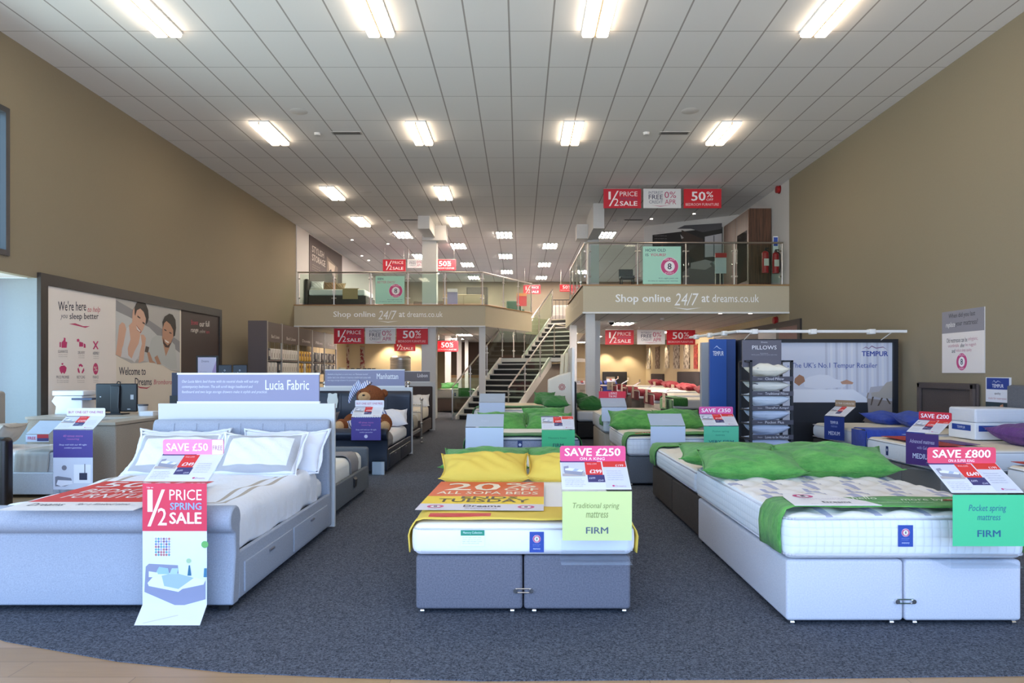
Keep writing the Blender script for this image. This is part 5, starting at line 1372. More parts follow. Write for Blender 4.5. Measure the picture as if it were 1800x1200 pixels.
# the tall save £50 stand
t = holder((-2.145, 4.42, 0), 0, 'floor-standing save £50 holder with a red half price spring sale card', '#e888b0', 'SAVE £50', None, '#d93450', (), '£349', w=.40, z0=.09, z1=.86, ph=.30, head2='FREE', style='none', minip=False)
m = MB()
m.add([(-.206, 0, .1), (.206, 0, .1), (.206, -.10, .005), (-.206, -.10, .005), (-.206, .004, .1), (.206, .004, .1), (.206, -.096, .0), (-.206, -.096, .0)], [(0, 3, 2, 1), (4, 5, 6, 7), (0, 1, 5, 4), (2, 3, 7, 6), (1, 2, 6, 5), (0, 4, 7, 3)], ACRYL, False)
m.box(-.206, .206, -.10, .17, 0, .004, ACRYL); m.mk('foot', t, sharp=0)
p = Print((-.20, -.0015, .56), (1, 0, 0), (0, 0, 1), .40, .30)
p.text('1', .08, .40, .16, .86, '#f8eef0', k=4, fr=True, bold=.01); p.poly([(.08, .1), (.13, .1), (.35, .86), (.30, .86)], '#f8eef0', 4, fr=True); p.text('2', .24, .12, .38, .48, '#f8eef0', k=4, fr=True, bold=.01)
p.text('PRICE', .42, .64, .92, .86, '#f8eef0', k=4, fr=True); p.text('SPRING', .43, .44, .92, .59, '#8fb2e4', k=4, fr=True, bold=.03); p.text('SALE', .42, .15, .92, .39, '#f8eef0', k=4, fr=True, bold=.04); p.text('Up to', .07, .88, .17, .92, '#f8eef0', k=4, fr=True)
p.mk('sale_lettering', t, sharp=0)
p = Print((-.20, -.001, .10), (1, 0, 0), (0, 0, 1), .40, .46); q = lambda pts, col, k=1: p.poly(pts, col, k, fr=True)
q([(0, 0), (1, 0), (1, 1), (0, 1)], '#dfe5f2'); q([(0, 0), (1, 0), (1, .12), (0, .25)], '#e6e4e2', 2)
q([(.18, .66), (.44, .66), (.44, .94), (.18, .94)], '#e4e0ea', 2)
rr = random.Random(3)
for i in range(6):
    for j in range(7):
        q([(.19 + i * .041, .68 + j * .036), (.21 + i * .041, .66 + j * .036), (.23 + i * .041, .68 + j * .036), (.21 + i * .041, .70 + j * .036)], rr.choice(['#8a5a7a', '#b46a6a', '#6a7ab0', '#a8a0c0', '#5aa0a8']), 3)
q([(.03, .2), (.05, .52), (.10, .56), (.55, .54), (.56, .42), (.2, .3)], '#8d90a8', 2); q([(.03, .18), (.56, -.02), (.98, .08), (.98, .34), (.6, .3), (.05, .34)], '#8f92ac', 3)
q([(.08, .30), (.2, .42), (.5, .44), (.98, .34), (.95, .28), (.62, .22), (.56, .18), (.1, .26)], '#e8ecf6', 4); q([(.3, .40), (.5, .44), (.8, .37), (.56, .22), (.34, .26)], '#a4bcd0', 5)
q([(.2, .42), (.26, .52), (.4, .50), (.42, .42)], '#9cc0d0', 5); q([(.42, .42), (.46, .5), (.56, .5), (.54, .42)], '#b0ccd8', 5); q([(.1, .38), (.1, .46), (.24, .44), (.24, .38)], '#e4e8f2', 5)
q([(.70, .40), (.72, .54), (.74, .54), (.76, .40)], '#2c6a8a', 5); p.disc(.72, .60, .015, '#a8c8a0', 5, fr=True); p.disc(.97, .82, .022, '#6ab060', 5, fr=True); q([(.95, .38), (.96, .5), (1, .5), (1, .38)], '#3a7a9a', 5)
p.mk('room_picture', t, sharp=0)
p = Print((-.20, -.0985, .0085), (1, 0, 0), (0, .097, .093), .40, .1335); p.rect(0, .0, 1, 1, '#dfdcdc', 1, fr=True); p.poly([(.1, .1), (.6, .5), (.62, .48), (.14, .1)], '#c4bfc0', 2, fr=True); p.mk('lower_print', t, sharp=0)
# ottoman bed back to back with the first
OTT = Fb('#6b7076', '#5a5f65', 110)
t = thing('ottoman_bed', 'low dark grey ottoman bed behind the front left bed\'s panel', 'bed frame', (-2.72, 7.1, 0))
MB().rbox(-.75, .75, 2.09, 2.19, .04, .575, .035, OTT).mk('footboard', t)
for s_ in (-1, 1):
    a, b = sorted((s_ * .75, s_ * .70)); MB().rbox(a, b, .03, 2.12, .05, .33, .015, OTT).mk('side_rail', t)
MB().box(-.7, .7, .02, .08, .05, .9, OTT).mk('headboard', t)
MB().prism([(.748, .30), (.775, .27), (.765, .18), (.752, .21)], 1.30, 1.42, K('#1e1f22'), 'y').mk('pull_strap', t)
mattress((-2.72, 7.2, 0), 0, 1.36, 1.95, .25, .52, cloth('#ecebe6', .01, 6), cloth('#ece9e0', .01, 6), 'white mattress on the dark grey ottoman bed', piping=None, r=.07)
runner((-2.72, 7.2, 0), 0, 1.34, 1.25, 1.7, .52, .25, cloth('#8d8a8c', .01, 7), 'grey throw over the ottoman bed mattress')
# the blue-black leather sleigh bed
def leather(h, rough=.3):
    m, nt, b = nodes('leather_' + h.strip('#')); co, x, y, z = coords(nt)
    n = noise(nt, co, 5, 4, .6); nt.links.new(mixc(nt, n, lin(h), tuple([c * .6 for c in lin(h)[:3]] + [1])), b.inputs['Base Color']); b.inputs['Roughness'].default_value = rough
    bump(nt, b, noise(nt, co, 40, 3, .6), .003, .4); return m
LEA = leather('#232a3a', .32)
mx = -2.86
sleigh((mx, 10.75, 0), 1.70, 2.45, LEA, .69, 1.20, 'blue-black leather sleigh bed frame with a teddy bear on it', seams=3, drawers=2)
back_panel(-3.75, -2.0, 13.24, 1.26, -3.63, -2.15, 1.275, 1.585, 'Manhattan', ('Available in king black or warm ivory, our Manhattan bonded', 'leather bed is the ultimate in luxurious comfort and comes with', 'two large storage drawers for practicality.'), 'pale panel topped by a lilac sign behind the leather bed', tx=(.65, .92))
mattress((mx, 10.95, 0), 0, 1.56, 2.1, .33, .56, WOVE, cloth('#edebee', .012, 6), 'white mattress of the blue-black leather bed', piping=None, r=.07)
runner((mx, 10.9, 0), 0, 1.56, .03, .55, .57, .22, cloth('#85807f', .012, 7), 'grey throw over the foot of the leather bed')
pillow((-2.30, 12.75, .72), .55, .42, .18, R(10), R(35), cloth('#ecebf0', .012, 8), 'white pillow on the right of the leather bed', seed=45)
pillow((-2.70, 12.7, .72), .5, .42, .16, R(0), R(35), cloth('#6d686a', .012, 8), 'taupe cushion between the teddy bear and the white pillow', seed=46, name='cushion', cat='cushion')
pillow((-3.45, 12.35, .70), .55, .42, .16, R(0), R(35), cloth('#6d686a', .012, 8), 'taupe cushion on the far left of the leather bed', seed=47, name='cushion', cat='cushion')
t = MB(); 
pts = []
for k in range(40):
    a_ = k / 40 * 2 * math.pi; u = math.cos(a_); v = math.sin(a_); s_ = 1 / max(abs(u), abs(v)); 
    pts.append((u * s_ * .09 * (1 - .10 * math.cos(a_ * 4 + 0) * -1 if True else 1), v * s_ * .13 * (1 + .06 * math.cos(a_ * 6))))
t.prism(pts, -.006, .006, K('#e4eae4'), 'y'); o = t.mk('swing_tag', loc=(-3.43, 13.02, 1.02)); tag(o, 'white wavy edged tag hanging on the leather headboard', 'tag')
# teddy bear
FUR = Fb('#8a4d26', '#6d3a1c', 60, 1, .006); FURL = Fb('#d2a87a', '#bd9162', 60, 1, .006)
def stripes():
    m, nt, b = nodes('striped_pyjama'); co, x, y, z = coords(nt)
    f = mth(nt, 'LESS_THAN', mth(nt, 'FRACT', mth(nt, 'MULTIPLY', mth(nt, 'ADD', x, mth(nt, 'MULTIPLY', z, .5)), 28)), .45)
    nt.links.new(mixc(nt, f, lin('#e6e8f2'), lin('#5a6cac')), b.inputs['Base Color']); b.inputs['Roughness'].default_value = .9; return m
STP = stripes()
t = thing('teddy_bear', 'brown teddy bear in a striped nightcap sitting on the leather bed', 'teddy bear', (-2.50, 11.8, .57))
MB().ell((0, 0, .22), .20, .17, .25, FUR, 18).mk('body', t)
hd = MB().ell((.03, -.04, .56), .235, .19, .20, FUR, 20, rot=Matrix.Rotation(R(8), 3, 'Y')).mk('head', t)
MB().ell((-.035, -.20, .565), .11, .075, .085, FURL, 16).mk('muzzle', hd)
MB().ell((-.035, -.275, .60), .026, .016, .014, K('#140e0c', .3), 10).mk('nose', hd)
for x in (-.11, .05): MB().ell((x, -.195, .655), .012, .01, .012, K('#140e0c', .2), 8).mk('eye', hd)
MB().ell((.24, .0, .62), .07, .04, .07, FUR, 14).mk('ear', hd)
MB().ell((0, -.01, .25), .215, .185, .22, STP, 18).mk('pyjama_top', t)
MB().ell((-.21, -.05, .27), .09, .09, .16, STP, 14, rot=Matrix.Rotation(R(35), 3, 'Y')).mk('sleeve', t); MB().ell((.21, -.05, .27), .09, .09, .16, STP, 14, rot=Matrix.Rotation(R(-35), 3, 'Y')).mk('sleeve', t)
MB().ell((-.32, -.12, .17), .08, .08, .13, FUR, 14, rot=Matrix.Rotation(R(30), 3, 'Y')).mk('paw', t); MB().ell((.31, -.12, .17), .08, .08, .13, FUR, 14, rot=Matrix.Rotation(R(-30), 3, 'Y')).mk('paw', t)
for s_ in (-1, 1):
    MB().ell((s_ * .22, -.22, .10), .10, .24, .095, STP, 14, rot=Matrix.Rotation(R(s_ * 25), 3, 'Z')).mk('leg', t)
    f_ = MB().ell((s_ * .34, -.48, .115), .11, .10, .115, FUR, 14).mk('foot', t); MB().ell((s_ * .36, -.545, .115), .085, .05, .085, FURL, 14).mk('sole', f_)
m = MB(); prev = None
path = [(-.06, 0, .70, .15), (-.12, 0, .76, .11), (-.20, -.01, .72, .075), (-.27, -.02, .64, .05), (-.31, -.03, .54, .028), (-.33, -.03, .46, .012)]
for a_, b_ in zip(path, path[1:]): m.cyl(a_[:3], b_[:3], a_[3], STP, 14, b_[3], cap=True)
m.mk('nightcap', t)
t = holder((-2.29, 10.58, 0), 0, 'purple reassuring holder with a buy one get one free header, leather bed', '#e8e6ec', 'BUY ONE GET ONE FREE', None, '#4a3c8c', (('40 times more', .25, .74, .75, .82, '#c070b0', 0, .2), ('reassuring', .34, .62, .66, .70, '#c070b0', 0, .2), ('Sleep well with our 40 night', .15, .42, .85, .49, '#d8d4ec', 0, .2), ('comfort guarantee', .28, .31, .72, .38, '#d8d4ec', 0, .2)), '£999', w=.44, z0=.02, z1=.87, ph=.34, minip=False)
p = Print((-.22, -.003, .53), (1, 0, 0), (0, 0, 1), .44, .34); p.disc(.5, .17, .026, '#d8d4ec', 4, fr=True); p.mk('emblem', t, sharp=0)
t = thing('leaflet_holder', 'low clear leaflet holder standing by the leather bed footboard', 'leaflet holder', (-2.12, 10.62, 0))
MB().box(-.10, .10, 0, .06, 0, .006, ACRYL).box(-.10, .10, 0, .004, 0, .24, ACRYL).box(-.10, .10, .05, .054, 0, .28, ACRYL).mk('pocket', t); MB().box(-.09, .09, .01, .045, .008, .20, K('#d8dae0')).mk('leaflets', t)
# nickel framed bed
t = thing('metal_bed', 'polished nickel bed frame with ball finials between the two panels', 'bed frame', (-2.9, 15.25, 0))
for x in (-1.45 + .67, .79):
    for y, z in ((0, .93), (-1.85, 1.30)):
        m = MB().cyl((x, y, .06), (x, y, z), .022, CHROME, 12).ell((x, y, z + .035), .042, .042, .042, CHROME, 12).ell((x, y, .12), .035, .035, .03, CHROME, 10).ell((x, y, .45), .033, .033, .03, CHROME, 10).ell((x, y, .035), .03, .03, .035, CHROME, 10); m.mk('post', t)
for y, zs in ((0, (.5, .68, .84)), (-1.85, (.5, .85, 1.18))):
    m = MB()
    for z in zs: m.cyl((-.78, y, z), (.79, y, z), .014, CHROME, 10)
    for i in range(5): m.cyl((-.52 + i * .26, y, zs[0]), (-.52 + i * .26, y, zs[-1]), .009, CHROME, 8)
    m.mk('rail', t)
MB().box(-.76, -.72, -1.85, 0, .28, .34, STEEL).box(.73, .77, -1.85, 0, .28, .34, STEEL).mk('side_rail', t)
mattress((-2.9, 13.5, 0), 0, 1.42, 1.68, .35, .60, WOVE, cloth('#eae6e0', .01, 6), 'white mattress on the nickel bed frame', piping='#cfc8c8')
runner((-2.9, 13.5, 0), 0, 1.42, .95, 1.55, .60, .24, cloth('#a39c90', .01, 7), 'beige throw on the nickel bed')
t = thing('price_card', 'small white upright price card on the nickel bed', 'card', (-2.30, 14.2, .62)); MB().box(-.10, .10, 0, .006, .0, .55, ACRYL).mk('sheet', t); MB().box(-.09, .09, -.003, -.001, .28, .54, K('#d6d4d4')).mk('card', t)
# Lisbon
back_panel(-3.95, -2.22, 18.6, 1.27, -3.7, -2.36, 1.28, 1.56, 'Lisbon', (), 'pale panel topped by a small grey sign behind the brown bed', tcol='#77747c', tx=(.76, .96), mat=K('#cac8c4', .5))
t = thing('upholstered_bed', 'brown upholstered bed frame in front of the small grey sign', 'bed frame', (-3.08, 16.35, 0)); BRU = Fb('#4a3f3d', '#3c3331', 90)
MB().rbox(-.80, .80, 2.12, 2.22, .05, 1.17, .03, BRU).mk('headboard', t); MB().rbox(-.78, .78, 0, .08, .05, .42, .03, BRU).mk('footboard', t)
for s_ in (-1, 1): a, b = sorted((s_ * .78, s_ * .72)); MB().rbox(a, b, .07, 2.14, .08, .36, .02, BRU).mk('side_rail', t)
for x in (-.7, .7):
    for y in (.06, 2.1): MB().box(x - .03, x + .03, y - .03, y + .03, 0, .06, K('#1a1818')).mk('foot', t)
mattress((-3.08, 16.45, 0), 0, 1.42, 1.98, .37, .66, cloth('#e6dfce', .01, 7), CREAM, 'cream mattress on the brown upholstered bed', piping=None)
pillow((-2.62, 18.1, .80), .62, .44, .18, R(8), R(38), cloth('#eceae8', .012, 8), 'white pillow on the brown upholstered bed', seed=48)
# green runner divan beyond, left of the stairs
t = divan((-2.5, 27.2, 0), 0, 1.38, 1.65, .52, Fb('#8a7263', '#786255', 90), 'tan divan base just left of the stairs', link=False)
mattress((-2.5, 27.2, 0), 0, 1.40, 1.67, .53, .86, CREAM, CREAM, 'cream mattress with a green runner just left of the stairs', tags=(('navy', .38 - .76 + .4, .68),), piping='#b8b09c')
runner((-2.5, 27.2, 0), 0, 1.40, .02, .45, .87, .1, DGREEN, 'green runner on the mattress just left of the stairs'); o = MB().rbox(-2.35, -1.85, 27.12, 27.17, .60, .93, .01, DGREEN).mk('blanket'); tag(o, 'folded green cloth hanging over the foot of the bed left of the stairs', 'blanket')
pillow((-2.8, 28.4, .97), .7, .5, .2, R(5), R(20), DGREEN, 'dark green pillow on the bed just left of the stairs', seed=49)

# ================================================================== far left: side beds, stand, counter
LG = Fb('#cdd3dc', '#bdc3ce', 120)
t = thing('upholstered_bed', 'pale blue-grey fabric bed frame by the left window', 'bed frame', (-5.6, 8.75, 0))
MB().rbox(-7.2, -5.66, 8.73, 8.79, .04, .31, .015, LG).mk('side_rail', t, world=True); MB().rbox(-5.68, -5.56, 8.74, 10.0, .04, .78, .04, LG).mk('footboard', t, world=True); MB().rbox(-7.2, -5.66, 9.93, 9.99, .04, .31, .015, LG).mk('side_rail', t, world=True)
t = thing('headboard', 'beige padded headboard at the left edge by the window', 'headboard', (-7.1, 9.6, 0)); MB().rbox(-7.30, -7.20, 8.9, 9.98, .0, 1.28, .05, Fb('#a39a90', '#938a80', 100)).mk('padded_panel', t, world=True)
o = MB().rbox(-7.15, -5.70, 8.80, 9.92, .20, .545, .06, QS2, nx=8, ny=6, topm=cloth('#e9e8ec', .01, 6)).mk('mattress'); tag(o, 'white ribbed mattress by the left window', 'mattress')
m = MB(); TH = cloth('#b4aea8', .014, 8)
def thr(u, v):
    x = -6.25 + u * .42; prof = [(8.785, .30), (8.782, .42), (8.79, .53), (8.85, .565), (9.2, .562), (9.6, .562), (9.88, .560)]
    k = v * (len(prof) - 1); i = min(int(k), len(prof) - 2); f = k - i; return (x + .02 * math.sin(v * 7), prof[i][0] * (1 - f) + prof[i + 1][0] * f - .008 + .004 * math.sin(u * 30), prof[i][1] * (1 - f) + prof[i + 1][1] * f + .003 * math.sin(u * 20))
o = m.grid(thr, 16, 30, TH).mk('bed_runner', thick=.008, sharp=0); tag(o, 'taupe throw across the mattress by the left window', 'bed runner')
pillow((-6.75, 9.25, .72), .62, .46, .2, R(-80), R(30), cloth('#b7aca0', .012, 7), 'beige pillow on the mattress by the left window', seed=50)
o = MB().rbox(-7.0, -6.2, 11.6, 12.3, .0, .62, .05, LG).mk('fabric_box'); tag(o, 'pale grey upholstered bed end against the left mural', 'bed end')
t = thing('leather_bed', 'dark brown bed end cut off at the left edge of the picture', 'bed frame', (-6.2, 8.0, 0)); MB().rbox(-7.3, -5.68, 7.85, 8.0, .0, .82, .05, leather('#1c1412', .35)).mk('footboard', t, world=True)
t = holder((-5.31, 8.45, 0), 0, 'tall purple 40 times more reassuring holder by the taupe counter', '#e8e6ec', 'BUY ONE GET ONE FREE', None, '#4a3c8c', (('40 times more', .25, .74, .75, .82, '#c070b0', 0, .2), ('reassuring', .34, .62, .66, .70, '#c070b0', 0, .2), ('Sleep well with our 40 night', .15, .42, .85, .49, '#d8d4ec', 0, .2), ('comfort guarantee', .28, .31, .72, .38, '#d8d4ec', 0, .2)), '£1699', w=.47, z0=.02, z1=.86, ph=.33, minip=False)
p = Print((-.235, -.001, .15), (1, 0, 0), (0, 0, 1), .47, .38); q = lambda pts, col, k=1: p.poly(pts, col, k, fr=True)
q([(0, 0), (1, 0), (1, 1), (0, 1)], '#cfd4e2'); p.disc(.28, .68, .03, '#7a7884', 3, fr=True); q([(.52, .2), (.95, .2), (.95, .78), (.52, .78)], '#e8eaf0', 2); q([(.66, .3), (.86, .3), (.86, .52), (.66, .52)], '#2c3048', 3); q([(.79, .52), (.81, .52), (.81, .8), (.79, .8)], '#4a4c5a', 3)
q([(.05, .1), (.05, .4), (.12, .42), (.45, .36), (.5, .2), (.3, .1)], '#7c7e8c', 3); q([(.08, .16), (.12, .3), (.48, .28), (.5, .18), (.2, .1)], '#e4e6f0', 4); p.mk('room_picture', t, sharp=0)
MB().box(-.235, .235, -.05, .12, 0, .004, ACRYL).mk('foot', t)
t = holder((-5.85, 8.62, 0), R(0), 'small white free holder with a red and blue price card behind the purple one', blank=True, w=.28, z0=.575, z1=.79, ph=.09)
p = Print((-.14, -.005, .70), (1, 0, 0), (0, 0, 1), .28, .09); p.text('FREE', .1, .3, .45, .7, '#c8406a', k=3, fr=True, bold=.02); p.rect(.5, .1, 1.0, .5, '#3a3868', 2, fr=True); p.rect(.5, .5, 1.0, 1.0, '#b02a30', 2, fr=True); p.mk('front_print', t, sharp=0)
CNT = Fb('#b5a999', '#a4988a', 80, .6)
t = thing('service_counter', 'taupe service counter with a pale top in front of the mural', 'counter', (-5.5, 9.7, 0))
MB().rbox(-5.52, -5.2, 9.15, 10.2, 0, .86, .02, CNT).mk('body', t, world=True); MB().box(-7.1, -5.32, 10.25, 11.4, 0, .86, CNT).mk('body', t, world=True)
MB().box(-5.54, -5.19, 9.12, 10.22, .862, .90, K('#b7ac9d', .4)).box(-7.12, -5.31, 10.23, 11.42, .862, .90, K('#b7ac9d', .4)).mk('worktop', t, world=True)
t = thing('desk_monitor', 'black computer monitor seen from behind on the counter', 'monitor', (-6.15, 10.8, .90)); DK = K('#17181d', .4)
MB().rbox(-.30, .33, 0, .05, .04, .47, .02, DK).mk('screen_back', t); MB().rbox(-.06, .08, -.03, .01, .0, .44, .015, DK).mk('stand_arm', t); MB().rbox(-.14, .16, -.10, .12, 0, .02, .008, DK).mk('base', t); MB().tube([(.04, -.02, .47), (.05, -.01, .50), (.07, .02, .49), (.08, -.03, .40), (.07, -.04, .1)], .008, DK, 8).mk('cable', t)
p = Print((-.28, -.003, .06), (1, 0, 0), (0, 0, 1), .6, .4); p.rect(.86, .42, .94, .6, '#a8a8ac', 2, fr=True); p.rect(.08, .5, .12, .54, '#b8b8bc', 2, fr=True); p.rect(.78, .04, .86, .07, '#a8a8ac', 2, fr=True); p.mk('sticker', t, sharp=0)
t = thing('printer', 'white office printer on the counter beside the black monitor', 'printer', (-6.85, 10.8, .90)); PW = K('#dfe0e4', .45)
MB().prism([(-.22, 0), (.2, 0), (.2, .28), (-.22, .28), (-.27, .20), (-.2, .12)], 0, .33, PW, 'y').mk('body', t, bev=.01); MB().rbox(-.26, .22, 0, .33, .285, .36, .015, PW).mk('scanner_lid', t); MB().box(.05, .36, -.02, .2, .22, .25, K('#4c5670')).mk('paper_tray', t)
t = thing('cup', 'clear patterned pot with a dark lid on the counter right of the monitor', 'cup', (-5.62, 10.6, .90)); MB().cyl((0, 0, 0), (0, 0, .14), .055, K('#c4c0c0', .3), 16, .07).mk('pot', t); MB().cyl((0, 0, .141), (0, 0, .165), .074, K('#4a4c54', .4), 16).mk('lid', t)
t = thing('white_box', 'small white box beside the patterned pot on the counter', 'box', (-5.45, 10.45, .90)); MB().rbox(-.10, .10, -.08, .1, 0, .07, .01, PW).mk('body', t)
# tablet stand and the two dark cards
t = thing('tablet_kiosk', 'black framed kiosk with a pale lilac poster right of the mural', 'kiosk', (-6.0, 12.6, 0)); x0, x1 = W(345, 0, 13).x, W(383, 0, 13).x
z0, z1 = 1.18, W(0, 625, 13).z
MB().box(x0, x1, 13, 13.05, z0, z1, K('#15161a')).mk('frame', t, world=True); MB().box(x0 + .15, x1 - .15, 13, 13.05, 0.02, z0, K('#15161a')).mk('post', t, world=True); MB().box(x0, x1, 12.85, 13.2, 0, .02, K('#15161a')).mk('base', t, world=True)
p = Print((x0 + .03, 12.998, z0 + .03), (1, 0, 0), (0, 0, 1), x1 - x0 - .06, z1 - z0 - .06); p.rect(0, 0, 1, 1, '#b9b6cc', 1, fr=True); p.poly([(.6, 0), (1, 0), (1, .9), (.8, .6)], '#9a86b0', 2, fr=True); p.text('Dreams', .2, .85, .6, .92, '#5a5870', fr=True); p.lines(.03, .2, .2, .35, 5, '#7a7890'); p.mk('poster', t, world=True, sharp=0)
for i, (a_, b_) in enumerate(((383, 407), (409, 434))):
    x0, x1 = W(a_, 0, 13).x, W(b_, 0, 13).x; t = thing('brochure_card', 'dark rounded brochure card right of the kiosk, %s one' % ('left', 'right')[i], 'card', ((x0 + x1) / 2, 13, 0))
    MB().rbox(x0, x1, 13, 13.03, 1.1, W(0, 641, 13).z, .014, K('#1d2030', .4)).mk('card', t, world=True); MB().box((x0 + x1) / 2 - .01, (x0 + x1) / 2 + .01, 13.03, 13.05, 0, 1.4, STEEL).box((x0 + x1) / 2 - .1, (x0 + x1) / 2 + .1, 12.95, 13.15, 0, .015, STEEL).mk('stand', t, world=True)
    p = Print((x0, 12.998, 1.1), (1, 0, 0), (0, 0, 1), x1 - x0, .55); p.text('Dreams', .34, .74, .66, .80, '#b8bccc', fr=True); p.disc(.5, .86, .015, '#b8bccc', 2, fr=True, r0=.01); p.mk('print', t, world=True, sharp=0)
t = thing('brochure_stand', 'dark blue brochure stand just left of the large lilac sign', 'stand', (-4.6, 9.8, 0)); x0, x1 = W(302, 0, 9.8).x, W(330, 0, 9.8).x
MB().box(x0, x1, 9.8, 9.85, 0.02, W(0, 655, 9.8).z, K('#1c1f3a')).mk('back_board', t, world=True); MB().box(x0, x1, 9.74, 9.8, 1.05, 1.22, K('#15161c')).mk('pocket', t, world=True); MB().box(x0, x1, 9.7, 9.95, 0, .02, K('#15161c')).mk('base', t, world=True)

# ================================================================== shelving with bedding packs
t = thing('shelving', 'tall brown bedding shelving along the left wall running under the gallery', 'shelving', (-6.5, 21, 0))
SB = K('#5f5049', .6); SPn = K('#655a58', .55); SX = -6.5; STEELW = K('#b8b4ae', .4)
MB().box(-6.98, SX, 18.25, 18.30, 0.02, 2.86, SPn).mk('end_panel', t, world=True)
cols = [18.32, 19.45, 20.9, 22.3, 23.7, 25.2]
for i, y in enumerate(cols): MB().box(SX - .04, SX, y - .02, y + .02, 0, 2.86, STEELW).mk('upright', t, world=True)
for i, (a_, b_) in enumerate(zip(cols, cols[1:])):
    MB().box(SX - .03, SX - .005, a_ + .03, b_ - .03, 2.33, 2.84, SB).mk('header_board', t, world=True)
    p = Print((SX - .004, a_, 2.33), (0, 1, 0), (0, 0, 1), b_ - a_, .5); p.text(('Bed Linen', 'Bed Linen', 'Duvets', 'Pillows', 'Protectors')[i], .25, .2, .8, .38, '#cfc6be', fr=True, bold=.02); p.mk('header_lettering', t, world=True, sharp=0)
    for z in (1.15, 1.46, 1.82): MB().box(-6.97, SX - .01, a_ + .03, b_ - .03, z, z + .04, K('#3a322e', .5)).mk('shelf', t, world=True)
m = MB()
for i in range(18): m.cyl((-6.99, 18.35 + i * .38, 1.9), (-6.99, 18.35 + i * .38, 2.8), .006, STEELW, 5)
for z in [1.9 + .05 * i for i in range(18)]: m.cyl((-6.99, 20.9, z), (-6.99, 22.3, z), .005, STEELW, 5)
m.mk('back_grid', t, world=True)
PC = {'w': (K('#d9d4cc', .35), 'white bedding pack on the brown shelving', 'white bedding packs on the left shelving'), 'y': (K('#dba617', .35), 'yellow bedding pack with a dark round badge on the brown shelving', 'yellow bedding packs on the left shelving'), 'd': (K('#2a2a38', .4), 'dark bedding pack on the brown shelving', 'dark bedding packs on the left shelving'), 'g': (K('#9a9790', .4), 'grey bedding pack on the brown shelving', 'grey bedding packs on the left shelving')}
protos = {}
for row, (z, hh) in enumerate(((1.862, .33), (1.502, .30))):
    seq = 'dwwwwww' if row == 0 else 'wwwdwww'
    bays = [(18.4, 19.4, 'dwwww' if row == 0 else 'wwwd'), (19.5, 20.85, 'wwwwwww'), (20.95, 22.25, 'yyyyy' if row == 0 else 'yywyy'), (22.35, 23.65, 'gdgwd'), (23.75, 25.1, 'dgdgd')]
    for a_, b_, sq in bays:
        n_ = len(sq)
        for i, ch in enumerate(sq):
            y = a_ + (b_ - a_) * (i + .5) / n_; mat_, lb, gr = PC[ch]
            if (ch,) not in protos:
                q_ = thing('bedding_pack', lb, 'bedding pack', (SX - .12, y, z), group=gr)
                MB().rbox(-.14, .10, -.095, .095, 0, .30, .03, mat_).mk('pack', q_)
                p = Print((.102, -.09, .0), (0, 1, 0), (0, 0, 1), .18, .30)
                if ch == 'y': p.disc(.5, .62, .05, '#4a1a22', 1, fr=True); p.rect(.86, .04, 1, .96, '#7a1c28', 1, fr=True)
                elif ch == 'w': p.rect(.3, .2, .5, .6, '#8a7c70', 1, fr=True); p.rect(.62, .1, .7, .9, '#b8b0a6', 1, fr=True)
                else: p.rect(.2, .3, .8, .8, '#b4aea6' if ch == 'd' else '#5a5650', 1, fr=True)
                p.mk('label_print', q_, sharp=0); protos[(ch,)] = q_
            else: dup(protos[(ch,)], (SX - .12, y, z))
# display cabinet top with candles and jars, steel drum, patterned hangings
t = thing('display_table', 'pale display table with candles behind the leather bed sign', 'display table', (-4.2, 20, 0)); MB().box(-5.3, -3.1, 19.6, 20.2, 1.44, 1.5, K('#b8a98f')).mk('top', t, world=True)
for x in (-5.25, -3.15): MB().box(x - .05, x + .05, 19.65, 20.15, 0, 1.44, K('#9a8c74')).mk('side', t, world=True)
t = MB().cyl((0, 0, 0), (0, 0, .16), .10, K('#e6dcbc', .5), 18); o = t.mk('candle', loc=(-4.95, 19.8, 1.5)); tag(o, 'fat cream candle at the left of the display table', 'candle')
for i, x in enumerate((620, 630, 641, 649, 657)):
    X_ = (x - CX) * 19.8 / F
    if i == 0: jr = thing('candle_jar', 'small glass candle jar on the display table', 'jar', (X_, 19.8, 1.5), group='glass candle jars behind the leather bed sign'); MB().cyl((0, 0, 0), (0, 0, .12), .05, K('#8d8478', .25), 12).mk('glass', jr); MB().cyl((0, 0, .121), (0, 0, .145), .052, K('#4c4640', .4), 12).mk('lid', jr)
    else: dup(jr, (X_, 19.8, 1.5))
t = thing('steel_drum', 'tall brushed steel drum under the left gallery', 'drum', (-4.45, 26.5, 0)); BRS = grain_mat('brushed_steel', '#a49a8c', '#7a7066', (.6, .6, 20)); BRS.node_tree.nodes['Principled BSDF'].inputs['Metallic'].default_value = .8
MB().cyl((0, 0, 0), (0, 0, 2.08), .38, BRS, 32).cyl((0, 0, 2.08), (0, 0, 2.14), .38, BRS, 32, .30).mk('drum', t); MB().cyl((0, 0, 2.0), (0, 0, 2.03), .39, STEEL, 32).mk('rim', t)
FLO = None
def floral(h1, h2):
    m, nt, b = nodes('patterned_fabric_' + h1.strip('#')); co, x, y, z = coords(nt); n = noise(nt, co, 7, 3, .5)
    f = mth(nt, 'GREATER_THAN', n, .52); nt.links.new(mixc(nt, f, lin(h1), lin(h2)), b.inputs['Base Color']); b.inputs['Roughness'].default_value = .85; return m
